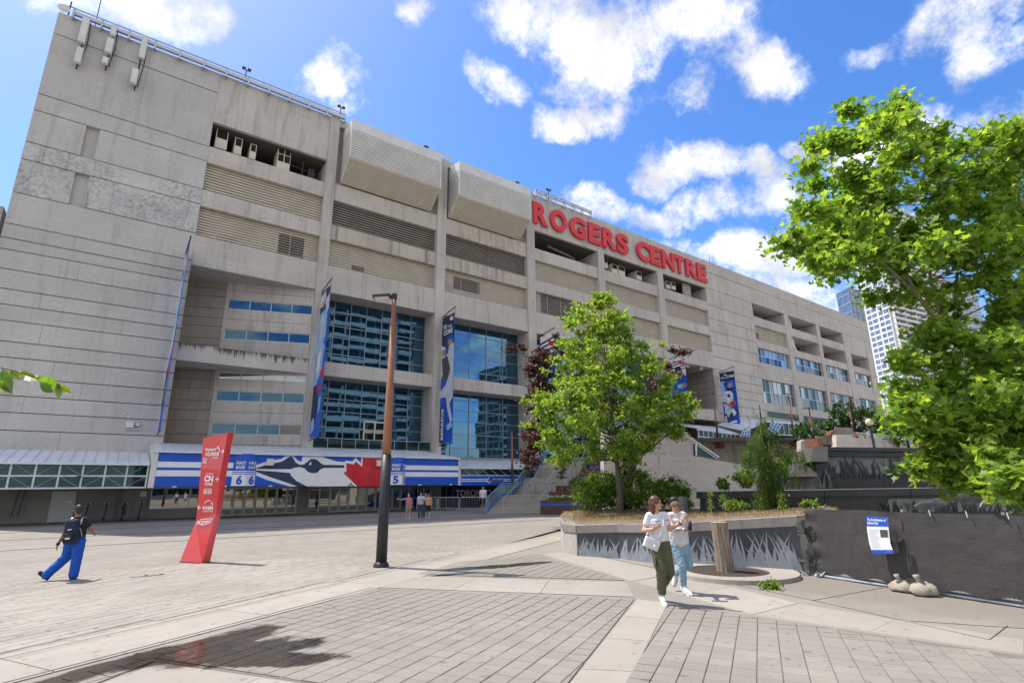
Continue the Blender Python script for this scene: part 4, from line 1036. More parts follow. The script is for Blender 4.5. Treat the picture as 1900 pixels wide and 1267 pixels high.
def paint_catcher(pl, tx):
    pl([(0, 0), (1, 0), (1, .16), (0, .17)], 'navy'); pl([(0, .17), (.35, .17), (.25, .4), (0, .45)], 'lightblue')
    pl(circ(.38, .05, .12, .02), 'lightblue'); tx('TO', .06, .125, .28, .085); tx('THE', .3, .125, .42, .10); tx('CORE', .44, .122, .98, .07)
    pl([(.0, .47), (.22, .375), (.6, .36), (.78, .44), (.74, .56), (.60, .68), (.15, .72), (.04, .6)], 'jersey_grey'); pl([(.3, .37), (.6, .355), (.72, .44), (.5, .56), (.35, .6)], 'white')
    pl([(.36, .43), (.52, .42), (.60, .46), (.52, .50), (.38, .49)], 'blue'); pl([(.02, .55), (.3, .6), (.32, .63), (.02, .58)], 'navy')
    pl(circ(.5, .24, .30, .085), 'blue'); pl(circ(.55, .23, .18, .05), 'slate'); pl(circ(.64, .27, .16, .05), 'print_skin'); pl([(.4, .29), (.62, .33), (.8, .3), (.78, .37), (.45, .37)], 'navy')
    for v in (.2, .235, .27, .3): pl([(.45, v), (.85, v-.008), (.86, v), (.45, v+.008)], 'lightblue')
    pl([(.3, .64), (.55, .58), (.9, .57), (.85, .64), (.5, .69)], 'print_skin'); pl([(.52, .6), (.82, .57), (.85, .63), (.6, .665)], 'red')
    pl([(.1, .72), (.7, .7), (.6, .82), (.3, .86), (.12, .8)], 'jersey_grey'); pl([(.35, .83), (.75, .73), (.95, .72), (.98, .82), (.6, .9), (.4, .98)], 'slate')
    pl([(.55, .74), (.72, .72), (.86, .8), (.66, .86)], 'white'); pl([(.4, .95), (.8, .93), (.85, .97), (.4, .985)], 'white')
    pl([(0, .80), (.24, .80), (.24, 1), (0, 1)], 'navy'); tx('KIRK', .04, .985, .20, .82, vert=True)
def paint_batter(pl, tx):
    pl([(0, 0), (1, 0), (1, .3), (0, .3)], 'white')
    for v in (.06, .10, .15, .2): pl([(0, v), (1, v-.03), (1, v-.012), (0, v+.02)], 'slate')
    pl([(.5, .03), (.65, .05), (.95, .09), (.95, .12), (.7, .11)], 'red')
    pl(circ(.5, .19, .22, .06), 'navy'); pl(circ(.55, .25, .2, .05), 'print_skin'); pl([(.35, .28), (.7, .28), (.6, .32), (.4, .31)], 'glove')
    pl([(.05, .3), (.35, .27), (.45, .32), (.35, .4), (.1, .4)], 'lightblue'); pl([(.1, .36), (.5, .3), (.95, .3), (1, .55), (.2, .6), (.3, .45)], 'blue')
    pl(circ(.8, .46, .18, .04), 'print_skin'); pl([(.35, .43), (.7, .42), (.7, .48), (.4, .5)], 'lightblue')
    pl([(.15, .6), (1, .56), (1, .85), (.6, .88), (.2, .8)], 'jersey_grey')
def paint_blue(pl, tx):
    pl([(0, 0), (1, 0), (1, .12), (0, .16)], 'navy'); pl([(0, .03), (.5, .01), (.6, .07), (.3, .12), (0, .11)], 'jersey_grey'); pl(circ(.45, .10, .2, .018), 'print_skin'); pl([(.6, .08), (1, .05), (1, .16), (.7, .20)], 'jersey_grey')
    pl([(0, .17), (.55, .15), (.9, .2), (.85, .36), (.4, .42), (0, .46)], 'lightblue'); pl([(.25, .19), (.6, .2), (.5, .34), (.2, .38)], 'jersey_grey')
    pl([(.1, .38), (.6, .36), (.9, .42), (.75, .56), (.3, .66), (0, .67)], 'lightblue'); pl([(.2, .46), (.55, .42), (.5, .55), (.2, .6)], 'white'); pl([(.6, .575), (.98, .545), (.95, .6), (.62, .635)], 'red'); pl([(.4, .68), (.95, .665), (.9, .70), (.5, .71)], 'red')
    pl([(.0, .66), (.35, .66), (.62, .8), (.4, .94), (0, .95)], 'navy'); pl([(.05, .90), (.35, .87), (.45, .95), (.1, .98)], 'lightblue'); pl([(.7, .76), (.95, .74), (.9, .84), (.72, .86)], 'lightblue')
banner(2.42, 5.75, 19.0, 'banner seen nearly edge-on at the corner of the blank concrete wall', paint_blue)
banner(12.7, 5.75, 18.1, 'banner with pale blue figure and red strokes between the strip windows and blue glass', paint_blue)
banner(24.5, 5.75, 17.9, 'banner with a grey-clad pitcher and a player name running up the blue bottom', paint_pitcher)
banner(36.9, 5.75, 17.9, 'banner half hidden by the purple-leaved tree', paint_batter)
banner(59.6, 10.0, 18.2, 'banner with a blue-shirted batter beside the open concrete deck', paint_batter)
banner(71.0, 10.1, 17.7, 'banner with a crouching masked catcher on the blank wall right of the open deck', paint_catcher)

# ---------------------------------------------------------------- stairs and timber planters
sB, sD, sE = V((22.23, 33.47, 0)), V((.857, .514, 0)).normalized(), V((.52, -.857, 0)).normalized()
stairs = thing('outdoor_stairs', tuple(sB), 'wide pale concrete stairs climbing beside the shop in three flights', 'stairs')
prof = []; s = 0; z = 0
for nst, rise, run, land in ((8, .15, .375, 2.3), (9, .15, .32, 1.2), (12, .15, .32, 6)):
    for k in range(nst):
        z += rise; prof.append((s, z)); s += run
    s += land; ZTOP = z
wS = 4.05
for i, (s0, z0) in enumerate(prof):
    s1 = prof[i+1][0] if i+1 < len(prof) else s0+8
    mb = MB(); mb.obox(sB+sD*s0+Z*max(0, z0-.6), sD*(s1-s0+.02), sE*wS, Z*(z0-max(0, z0-.6))); mb.obox(sB+sD*(s0-.03)+Z*(z0-.035), sD*(s1-s0+.02), sE*wS, Z*.04, 1)
    mb.build('step', [M['conc_dark'], M['conc_pale']], stairs)  # risers coloured darker than treads, painting in their weaker light
def zs_at(s):
    z = 0
    for a, b in prof:
        if s >= a: z = b
    return z
pts_s = [0, 3.0, 5.3, 8.2, 9.4, 13.2]
def railing(off, name='handrail', glassy=False, segs=None):
    mb = MB(); gl = MB()
    for a, b in ((0, 2.8), (2.8, 5.2), (5.2, 8.0), (8.0, 9.3), (9.3, 13.2)):
        p0, p1 = sB+sD*a+sE*off+Z*(zs_at(a+.02)), sB+sD*b+sE*off+Z*(zs_at(b+.02))
        mb.tube([p0+Z*.9, p1+Z*.9], .025, 6); mb.tube([p0+Z*.5, p1+Z*.5], .015, 6) if glassy else None
        nn = max(1, round((b-a)/1.2))
        for k in range(nn+1): q = p0.lerp(p1, k/nn); mb.tube([q-Z*.15, q+Z*.9], .02, 6)
        if glassy: gl.ext([p0+Z*.1, p1+Z*.1, p1+Z*.82, p0+Z*.82], sE*.015)
    r = mb.build(name, M['steel'], stairs)
    if glassy: gl.build('glass_panel', M['glass_clear'], r)
railing(-.05, 'balustrade', True); railing(1.3); railing(2.7); railing(4.0)
mb = MB(); mb.ext([sB+sE*-.12, sB+sD*14+sE*-.12, sB+sD*14+sE*-.12+Z*4.4, sB+sD*9.3+sE*-.12+Z*2.6, sB+sD*5.2+sE*-.12+Z*1.25, sB+sD*2.9+sE*-.12+Z*1.25, sB+sE*-.12+Z*.1], sE*.1); mb.build('stringer', M['blue'], stairs)
woodmats = [M['wood'], M['blue']]
tierspec = [(-.2, .93, 1.9), (1.6, 1.46, 1.6), (3.2, 1.9, 3.2), (6.8, 2.85, 1.5), (8.4, 3.25, 2.0), (10.6, 3.65, 1.5), (12.2, 4.35, 4.0)]
t = thing('stepped_timber_planter', tuple(sB+sD*0+sE*5), 'tiers of brown timber planter boxes climbing beside the stairs, the lowest with a blue stripe', 'planter')
for i, (s0, zt, dp) in enumerate(tierspec):
    o = sB+sD*s0+sE*(4.15+(.0 if i < 3 else .9 if i == 3 else .6))
    zb = 0 if i == 0 else tierspec[i-1][1]-.15
    tier = bpy.data.objects.new('tier', None); COL.objects.link(tier); _LOC[tier.name] = Matrix(); attach(tier, t); 
    mb = MB(); mb.obox(o+sD*.05+Z*0, sD*dp, sE*6, Z*(zt-.1)); core_t = mb.build('tier_core', M['wood'], tier)
    n = 5 if i == 0 else 3
    for k in range(n):
        h = (zt-zb)/n
        b = MB(); b.obox(o+Z*(zb+k*h+.008), sD*.06, sE*6.02, Z*(h-.016)); b.obox(o+sE*-.0+Z*(zb+k*h+.008), sD*dp, sE*.06, Z*(h-.016)); b.build('plank', M['blue'] if (i in (0, 3, 5) and k == n-2) else M['wood'], tier)
TIER0 = sB+sD*.2+sE*4.4
# crowd barriers standing in front of the shop
b0, b1 = V((20.9, 41.9, 0)), V((25.2, 35.4, 0)); dd = (b1-b0)
for i in range(4):
    a = b0.lerp(b1, i/4)+dd.normalized()*.05; b = b0.lerp(b1, (i+1)/4)-dd.normalized()*.05
    if i == 2: b = b+V((.25, .2, 0))
    lab = ['steel crowd barrier nearest the entrance doors', 'second steel crowd barrier in the row from the doors', 'third steel crowd barrier from the doors, slightly askew', 'steel crowd barrier ending at the foot of the stairs'][i]
    t = thing('crowd_barrier', tuple((a+b)/2), lab, 'barrier', 'crowd barriers before the shop')
    mb = MB(); u = (b-a); mb.tube([a+Z*.12, a+Z*1.02, a+Z*1.07+u*.03, b+Z*1.07-u*.03, b+Z*1.02, b+Z*.12], .025, 6); mb.tube([a+Z*.2, b+Z*.2], .022, 6); mb.build('frame', M['steel'], t)
    mb = MB()
    for k in range(1, 14): q = a.lerp(b, k/14); mb.tube([q+Z*.2, q+Z*1.05], .009, 5)
    mb.build('bars', M['steel'], t)
    mb = MB(); n_ = V((u.y, -u.x, 0)).normalized()
    for q in (a.lerp(b, .12), a.lerp(b, .88)): mb.bar(q-n_*.3+Z*.02, q+n_*.3+Z*.02, .05, .03); mb.bar(q+Z*.02, q+Z*.2, .04)
    mb.build('foot', M['steel'], t)

# ---------------------------------------------------------------- lamp posts
def lamp_post(name, base, h, label, box=None, group='timber lamp posts', arm=None):
    base = V(base); arm = arm or -HR
    t = thing(name, tuple(base), label, 'lamp post', group)
    mb = MB(); mb.tube([base, base+Z*.05, base+Z*.10, base+Z*.14], [.19, .19, .16, .12], 16); mb.build('base_plate', M['dark_metal'], t, True)
    sp = h*.38; mb = MB(); mb.tube([base+Z*.1, base+Z*sp], [.135, .125], 16); mb.build('sleeve', M['dark_metal'], t, True)
    mb = MB(); mb.tube([base+Z*sp, base+Z*(sp+.4), base+Z*(h-.12)], [.105, .112, .055], 16); mb.build('timber_pole', M['lampwood'], t, True)
    mb = MB(); a = base+Z*(h-.12); mb.tube([a-Z*.05, a+Z*.12], .075, 10); mb.obox(a+arm*.02-HF*.05+Z*.0, arm*.12, HF*.1, Z*.08); mb.build('head_bracket', M['dark_metal'], t)
    mb = MB(); mb.obox(a+arm*.1-HF*.14+Z*.02, arm*.48-Z*.03, HF*.28, Z*.07); hd = mb.build('lamp_head', M['dark_metal'], t)
    mb = MB(); mb.obox(a+arm*.14-HF*.11+Z*.012, arm*.4-Z*.025, HF*.22, Z*.01); mb.build('lens', M['white_panel'], hd)
    if box:
        mb = MB(); mb.box(base.x-box, base.x+box, base.y-box, base.y+box, base.z-box*1.3, base.z+.1); mb.build('rust_box', M['corten'], t)
    return t
lamp_post('lamp_post', G(707, 1052), 7.05, 'tall timber lamp post with a black lower sleeve rising from the middle of the plaza')

lamp_post('lamp_post', (29.3, 40.0, 1.1), 5.8, 'timber lamp post standing between the shop canopy and the stairs')

# ================================================================== VEGETATION
MAPLE = [(0, 0), (.16, .06), (.44, -.02), (.36, .18), (.52, .42), (.30, .42), (.26, .56), (.13, .50), (0, 1.0)]
OVAL = [(0, 0), (.20, .25), (.24, .5), (.15, .8), (0, 1.0)]
def leaf_halves(shape):
    r = [(x, y) for x, y in shape]; l = [(-x, y) for x, y in shape][::-1]
    return r, l[:-1] if False else l
def leaf_mesh(name, shape, mat, fold=.18, curl=.12):
    mb = MB(); r, l = leaf_halves(shape)
    f = lambda p: (p[0], p[1]-.5, abs(p[0])*fold-curl*(p[1]**2))
    mb.poly([f(p) for p in r]); mb.poly([f(p) for p in l])
    me = mb.mesh(name, mat)
    a = me.attributes.new('tint', 'FLOAT', 'FACE'); a.data.foreach_set('value', [rnd.random()]*2)
    return me
def leaf_cloud(name, centers, size, shape, mat, parent, flat=.5, down=.25, rng=None, sizevar=.35, tints=None, long=1.0, align=None, mul=1.0):
    """many small folded leaves as one mesh"""
    rg = rng or np.random.default_rng(3)
    c = np.asarray(centers); n = len(c)
    r, l = leaf_halves(shape)
    tmpl = [(x, (y-.5)*long, abs(x)*.2-.10*y*y) for x, y in r] + [(x, (y-.5)*long, abs(x)*.2-.10*y*y) for x, y in l]
    T = np.array(tmpl); k = len(r); nv = len(T)
    nrm = rg.normal(size=(n, 3)); nrm /= np.linalg.norm(nrm, axis=1)[:, None]
    nrm = nrm*(1-flat)+np.array([0, 0, 1.0])*flat; nrm /= np.linalg.norm(nrm, axis=1)[:, None]
    d = rg.normal(size=(n, 3)); d[:, 2] -= down*2
    if align is not None: d = d*.35+align
    d -= nrm*np.sum(d*nrm, 1)[:, None]; d /= np.linalg.norm(d, axis=1)[:, None]+1e-9
    e = np.cross(d, nrm)
    s = size*(1-sizevar+2*sizevar*rg.random(n))
    W = c[:, None, :] + s[:, None, None]*(T[None, :, 0:1]*e[:, None, :]*mul + T[None, :, 1:2]*d[:, None, :] + T[None, :, 2:3]*nrm[:, None, :])
    verts = W.reshape(-1, 3)
    faces_len = np.array([k, nv-k]*n); base = np.arange(n)*nv
    loops = (base[:, None]+np.arange(nv)[None, :]).ravel()
    me = bpy.data.meshes.new(name); me.vertices.add(len(verts)); me.vertices.foreach_set('co', verts.astype(np.float32).ravel())
    me.loops.add(len(loops)); me.loops.foreach_set('vertex_index', loops.astype(np.int32))
    starts = np.concatenate([[0], np.cumsum(faces_len)[:-1]])
    me.polygons.add(len(faces_len)); me.polygons.foreach_set('loop_start', starts.astype(np.int32)); me.polygons.foreach_set('loop_total', faces_len.astype(np.int32))
    tv = tints if tints is not None else rg.random(n)
    a = me.attributes.new('tint', 'FLOAT', 'FACE'); a.data.foreach_set('value', np.repeat(np.clip(tv, 0, 1), 2).astype(np.float32))
    me.materials.append(mat); me.update(calc_edges=True); me.validate()
    return inst(name, me, parent)
def limb(mb, a, b, r0, r1, wob=.08, n=6, sag=0.0, k=7):
    a, b = V(a), V(b); pts = []; L_ = (b-a).length
    for i in range(n+1):
        t = i/n; p = a.lerp(b, t)
        if 0 < i < n: p = p+V((rnd.uniform(-1, 1), rnd.uniform(-1, 1), rnd.uniform(-.6, .6)))*wob*L_*.35
        pts.append(p+Z*(sag*math.sin(math.pi*t)))
    mb.tube(pts, [r0+(r1-r0)*i/n for i in range(n+1)], k); return pts

def crown_points(rng, clumps, per, spread, flatz=.6):
    out = []
    for (c, r) in clumps:
        m = max(4, int(per*(r/spread)**2))
        p = rng.normal(size=(m, 3)); p /= np.linalg.norm(p, axis=1)[:, None]
        p *= np.minimum(np.abs(rng.normal(0, .58, m)), 1.2)[:, None]*r; p[:, 2] *= flatz
        out.append(np.array(c)[None, :]+p)
    return np.concatenate(out)

# --- young green tree in the planter
def mid_tree():
    dep = 20.0; base = P(1152, 951, dep)
    t = thing('maple_tree', tuple(base), 'young bright green tree with pointed crown growing from the curved planter', 'tree')
    px = 1/49.9
    prof = [(548, 1114, 10), (575, 1112, 46), (610, 1106, 70), (650, 1112, 90), (690, 1126, 112), (735, 1132, 146), (775, 1132, 158), (805, 1126, 150), (835, 1112, 120), (862, 1100, 80)]
    rg = np.random.default_rng(21); clumps = []
    while len(clumps) < 300:
        y = rg.uniform(550, 858)
        for (a, b) in zip(prof[:-1], prof[1:]):
            if a[0] <= y <= b[0]:
                f = (y-a[0])/(b[0]-a[0]); cx = a[1]+(b[1]-a[1])*f; R = a[2]+(b[2]-a[2])*f
        if rg.random() > (R/160)**1.2+.1: continue
        an = rg.uniform(0, 2*math.pi); rr = math.sqrt(rg.uniform(.05, 1))*R*.98
        q = P(cx, y, dep)+HR*(math.cos(an)*rr*px)+HF*(math.sin(an)*rr*px)
        clumps.append((tuple(q), rg.uniform(.26, .52)))
    # a few shoots that break the outline
    for (x, y) in ((1116, 562), (1045, 592), (1165, 590), (1012, 690), (1228, 640), (1290, 748), (972, 745), (978, 790), (1262, 792), (1250, 700), (1040, 640), (1190, 835), (1160, 612), (1090, 566), (1000, 825), (1275, 770)):
        clumps.append((tuple(P(x, y, dep+rg.uniform(-1, 1))), .26))
    mb = MB(); top = P(1118, 600, dep)
    trunk = [base-Z*.3, base+Z*.9, P(1147, 880, dep), P(1139, 800, dep), P(1128, 720, dep), P(1120, 640, dep), P(1116, 575, dep)]
    mb.tube(trunk, [.12, .105, .09, .075, .055, .035, .012], 10)
    tr = mb.build('trunk', M['bark_young'], t, True)
    lb = MB()
    limb(lb, P(1146, 872, dep), P(1250, 800, dep-.3), .06, .02); limb(lb, P(1150, 900, dep), P(1215, 815, dep+.4), .05, .02); limb(lb, P(1143, 858, dep), P(1060, 800, dep+.2), .05, .015)
    for c, r in clumps[::3]:
        c = V(c); h = min(max(c.z-.9-.35*(c-V((base.x, base.y, c.z))).length, 2.1), 7.0)
        k = (h+.9-base.z)/(trunk[-1].z-base.z); k = max(.25, min(.95, k)); i = k*(len(trunk)-2)+1; a = trunk[int(i)].lerp(trunk[min(int(i)+1, 6)], i-int(i))
        limb(lb, a, c, .03*(1.2-k), .006, .1, 4, k=5)
    lb.build('limbs', M['bark_young'], t)
    pts = crown_points(rg, clumps, 120, .4)
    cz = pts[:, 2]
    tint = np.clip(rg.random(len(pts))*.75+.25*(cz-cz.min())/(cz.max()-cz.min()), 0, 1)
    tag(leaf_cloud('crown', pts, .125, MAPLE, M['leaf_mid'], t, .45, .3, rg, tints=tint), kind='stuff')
mid_tree()

# --- purple-leaved tree behind it
def purple_tree():
    dep = 25.0; base = P(1160, 940, dep-2.2)
    t = thing('purple_tree', tuple(base), 'dark purple-leaved tree with a thick leaning black trunk behind the green tree', 'tree')
    rg = np.random.default_rng(5); clumps = []
    for (x, y, n, sx, sy) in ((1005, 735, 46, 34, 70), (1012, 665, 14, 42, 14), (992, 830, 16, 18, 40), (1100, 720, 30, 75, 60), (1225, 690, 12, 34, 26), (1258, 652, 3, 12, 5), (1060, 650, 10, 35, 30), (1210, 760, 10, 40, 40), (970, 648, 3, 16, 3)):
        for _ in range(n): clumps.append((tuple(P(rg.normal(x, sx*.55), rg.normal(y, sy*.55), dep+rg.uniform(-1.5, 1.8))), rg.uniform(.25, .5)))
    mb = MB(); mb.tube([base-Z*.2, P(1163, 900, dep-2.2), P(1172, 850, dep-2), P(1178, 815, dep-1.6), P(1150, 760, dep), P(1110, 700, dep)], [.30, .26, .25, .22, .14, .06], 10); mb.build('trunk', M['bark_dark'], t, True)
    lb = MB()
    for c, r in clumps[::3]: limb(lb, P(1160, 780, dep-.4).lerp(P(1115, 705, dep), rg.random()), c, .04, .006, .12, 5, k=5)
    lb.build('limbs', M['bark_dark'], t)
    tag(leaf_cloud('crown', crown_points(rg, clumps, 190, .42), .14, OVAL, M['leaf_purple'], t, .35, .4, rg), kind='stuff')
purple_tree()

# --- big maple on the right, its leaves close enough to tell apart
def big_maple():
    base = V((17.9, 1.6, .2)); dep = 12.0
    t = thing('norway_maple', tuple(base), 'large bright maple filling the right edge of the view above the black fence', 'tree')
    rg = np.random.default_rng(77); clumps = []
    # boughs listed as bearing, spread and number of leaf clumps; depth spreads round the trunk
    for (x, y, sx, sy, n) in ((1640, 225, 50, 28, 8), (1560, 262, 60, 18, 9), (1700, 270, 80, 42, 14), (1600, 330, 80, 45, 16), (1560, 400, 70, 40, 15), (1496, 450, 24, 12, 7), (1545, 455, 45, 20, 11), (1600, 480, 60, 32, 12),
                              (1720, 370, 95, 55, 20), (1840, 330, 60, 60, 16), (1880, 260, 30, 26, 7), (1710, 455, 70, 34, 10), (1555, 500, 22, 12, 3), (1650, 540, 34, 18, 4), (1810, 510, 60, 45, 9), (1880, 560, 40, 60, 12), (1840, 440, 60, 50, 12),
                              (1715, 638, 34, 14, 5), (1820, 670, 70, 40, 14), (1720, 740, 50, 45, 14), (1800, 760, 90, 50, 22), (1880, 720, 40, 60, 14), (1760, 830, 60, 40, 16), (1850, 830, 60, 50, 16), (1735, 870, 28, 16, 5),
                              (1880, 890, 35, 30, 10), (1780, 880, 40, 24, 8), (1830, 740, 70, 50, 14), (1740, 790, 40, 40, 8), (1680, 770, 18, 30, 4), (1960, 500, 60, 160, 26), (1980, 760, 60, 100, 22), (1655, 200, 18, 14, 3), (1800, 420, 80, 60, 16), (1860, 640, 50, 50, 12), (1900, 800, 40, 60, 10), (1775, 612, 45, 22, 6), (1690, 672, 24, 16, 3)):
        for _ in range(n):
            clumps.append((tuple(P(rg.normal(x, sx*.62), rg.normal(y, sy*.62), dep+rg.normal(0, 1.0))), rg.uniform(.30, .56)))
    mb = MB(); s1 = base+Z*2.6
    mb.tube([base-Z*.5, base+Z*1, s1], [.24, .2, .18], 12); mb.build('trunk', M['bark'], t, True)
    lb = MB(); fork = P(1880, 735, dep+.3)
    def bough(pts, r0, r1):
        pts = [P(*p) for p in pts]; lb.tube(pts, [r0+(r1-r0)*i/(len(pts)-1) for i in range(len(pts))], 8); return pts
    lb.tube([s1, fork], [.17, .12], 9)
    A = bough([(1880, 735, 12.3), (1810, 668, 12.1), (1745, 605, 12.0), (1700, 545, 11.9), (1655, 460, 11.8), (1640, 380, 11.8), (1635, 280, 11.8)], .075, .015)
    B = bough([(1760, 620, 12.0), (1740, 570, 12.2), (1725, 520, 12.3), (1730, 440, 12.4), (1740, 330, 12.4)], .06, .015)
    Cc = bough([(1700, 545, 11.9), (1640, 490, 11.6), (1560, 460, 11.4), (1470, 448, 11.2)], .04, .008)
    Dd = bough([(1945, 760, 12.3), (1905, 600, 12.3), (1895, 400, 12.2), (1880, 280, 12.1)], .07, .015)
    Ee = bough([(1900, 880, 12.3), (1800, 840, 12.0), (1740, 830, 11.7)], .05, .01)
    boughs = A+B+Cc+Dd+Ee
    for c, r in clumps[::2]:
        c = V(c); a = min(boughs, key=lambda p: (p-c).length+.6*abs(p.z-c.z)); limb(lb, a, c, .018, .004, .12, 4, k=5)
    lb.build('limbs', M['bark'], t)
    pts = crown_points(rg, clumps, 118, .38, .7)
    dcam = np.linalg.norm(pts-np.array(CP), axis=1)
    sx_ = np.array([(V(p)-CP).dot(CR)/max(.1, (V(p)-CP).dot(CF)) for p in pts])
    order = np.argsort(dcam+np.where(sx_*FL+950 > 1930, 100, 0))
    near_, rest = order[:300], order[300:]
    lms = [leaf_mesh('leaf', MAPLE, M['leaf_maple'], .22, .2) for _ in range(8)]
    foliage = None
    for i in near_:
        n = V((rg.normal(), rg.normal(), rg.normal())).normalized()*.45+Z*.6
        q = n.to_track_quat('Z', 'Y') @ Matrix.Rotation(rg.uniform(0, 6.28), 3, 'Z').to_quaternion()
        o = inst('leaf', lms[int(rg.integers(8))], t, tuple(pts[i]), q.to_euler(), [rg.uniform(.15, .24)]*3)
    tag(leaf_cloud('crown', pts[rest], .165, MAPLE, M['leaf_maple'], t, .5, .2, rg), kind='stuff')
big_maple()

# --- weeping cedar in the planter
def cedar():
    dep = 16.6; base = P(1438, 948, dep)
    t = thing('weeping_conifer', tuple(base), 'narrow drooping dark green conifer in the planter before the black trough wall', 'tree')
    rg = np.random.default_rng(9)
    mb = MB(); tp = P(1409, 750, dep); mb.tube([base-Z*.2, P(1436, 900, dep), P(1424, 840, dep), P(1413, 790, dep), tp], [.07, .06, .045, .03, .01], 8); mb.build('trunk', M['bark_dark'], t)
    cs = []; al = []
    lb = MB()
    tips = [(1411, 800, 16), (1417, 838, 30), (1424, 868, 40), (1428, 900, 44), (1432, 925, 34), (1372, 838, 4), (1378, 872, 5), (1468, 872, 5), (1409, 762, 4), (1405, 775, 8), (1417, 782, 9), (1402, 800, 14), (1420, 805, 14), (1392, 822, 20), (1415, 830, 24), (1440, 825, 16), (1385, 845, 16), (1405, 860, 26), (1430, 858, 22), (1465, 838, 14), (1490, 843, 8), (1450, 870, 20), (1415, 890, 26), (1440, 895, 20), (1425, 920, 24), (1445, 925, 14), (1410, 925, 12), (1432, 938, 10)]
    for (x, y, n) in tips:
        n = n*.5 if y < 835 else n*.85
        q = P(x, y, dep+rg.uniform(-.5, .5)); ax = P(1409+(y-750)*.15, y-12, dep)
        if abs(x-(1409+(y-750)*.15)) > 12: limb(lb, ax, q, .018, .006, .08, 4, .08, 5)
        for _ in range(int(n*1.7)):
            p = q+V((rg.normal(0, .11), rg.normal(0, .13), rg.normal(0, .12)))
            for k in range(20):
                cs.append(tuple(p+V((rg.normal(0, .03), rg.normal(0, .03), -k*.020)))); al.append((rg.normal(0, .25), rg.normal(0, .25), -1))
    lb.build('limbs', M['bark_dark'], t)
    tag(leaf_cloud('crown', cs, .085, OVAL, M['leaf_cedar'], t, .0, .8, rg, long=1.0, align=np.array(al), mul=.5), kind='stuff')
cedar()

def shrub(x, y, dep, rx, rz, n, label, size=.085, mat='leaf_shrub', name='shrub', shape=OVAL, cat='shrub', group=None, bz=None):
    c = P(x, y, dep); t = thing(name, (c.x, c.y, c.z-rz), label, cat, group); rg = np.random.default_rng(int(x*7+y))
    cl = []
    for _ in range(max(6, int(40*rx))):
        u = rg.normal(size=3); u /= np.linalg.norm(u); f = rg.random()**.35
        cl.append(((c.x+u[0]*rx*f*.8, c.y+u[1]*rx*f*.8, c.z+u[2]*rz*f*.8), rg.uniform(.22, .4)*max(rx, .5)))
    mb = MB()
    for q, r in cl[::2]: limb(mb, (c.x+rg.normal(0, .08), c.y+rg.normal(0, .08), c.z-rz), q, .02, .005, .1, 4, k=5)
    mb.build('stems', M['bark'], t)
    tag(leaf_cloud('foliage', crown_points(rg, cl, 2.6*n/len(cl), .3*max(rx, .5), .8), size*1.05, shape, M[mat], t, .35, .2, rg), kind='stuff'); return t
shrub(1105, 912, 21.5, 1.2, .9, 3000, 'rounded dark green shrub left of the young tree trunk')
shrub(1140, 893, 22.5, .8, .6, 900, 'looser shrub rising behind the young tree trunk', .08)
shrub(1198, 910, 21.0, 1.05, .9, 2400, 'yellow-green shrub right of the two trunks, behind the couple')
shrub(1250, 912, 20.5, .9, .6, 1700, 'pale flowering shrub above the head of the man', .085)
shrub(1265, 935, 19.5, .6, .22, 500, 'low bright green clump left of the black trough', .08)
shrub(1385, 885, 19.2, .42, .38, 600, 'bright green bush just left of the conifer', .10)
shrub(1455, 865, 21.5, .6, .4, 600, 'sunlit weedy bush behind the conifer beside the stone steps', .10)
shrub(1340, 898, 19.5, .28, .2, 140, 'tuft of narrow leaves on top of the black trough', .14)
shrub(1362, 938, 15.6, .42, .18, 420, 'small yellow-green mound growing in the dry planter bed', .06)
shrub(1440, 1090, 10.3, .2, .07, 170, 'green weeds at the broken edge of the round kerb', .07, name='weeds', cat='weeds')
shrub(1318, 925, 15.8, .06, .38, 90, 'thin spiky weed stalk near the end of the trough', .06, name='weed', cat='weed')
shrub(1343, 925, 15.8, .05, .28, 70, 'second thin weed stalk further along the planter', .06, name='weed', cat='weed')
shrub(1452, 932, 15.6, .1, .28, 120, 'feathery weed beside the foot of the conifer', .07, name='weed', cat='weed')
shrub(1505, 937, 15.2, .3, .1, 90, 'flat-leaved weed at the end of the planter near the fence', .12, name='weed', cat='weed')

# ================================================================== PLANTER WITH ETCHED GRANITE
front = [G(1043, 1013), G(1050, 1026), G(1073, 1031), G(1150, 1036), G(1240, 1048), G(1494, 1065)]
topz = [.79, .79, .80, .86, .94, 1.18]
pl_ = thing('granite_planter', tuple(front[2]), 'low curved planter with pale coping and black granite panels etched with tall grass', 'planter')
back = [V((15.5, 6.8, 0)), V((20.5, 9.5, 0)), V((20.0, 17.2, 0)), V((17.5, 18.8, 0)), G(1052, 984), G(1044, 996)]
mb = MB(); allp = front+back; tz = topz+[1.2, 1.15, .88, .84, .80, .79]
n = len(allp)
mb.add([p-Z*.2 for p in allp]+[p+Z*(h-.03) for p, h in zip(allp, tz)], [(i, (i+1) % n, n+(i+1) % n, n+i) for i in range(n)]+[tuple(range(n, 2*n))]); mb.build('planter_body', M['conc_pale'], pl_)
soil = MB(); soil.poly([p+Z*(h-.015) for p, h in zip(allp, tz)]); tag(soil.build('planting_soil', M['earth'], pl_))
def outward(a, b): d = b-a; return V((d.y, -d.x, 0)).normalized()*-1 if V((d.y, -d.x, 0)).dot(a-V((14.5, 12, 0))) < 0 else V((d.y, -d.x, 0)).normalized()
segs = list(zip(front, front[1:], topz, topz[1:]))+[(back[-1], front[0], .79, .79), (back[-2], back[-1], .80, .79)]
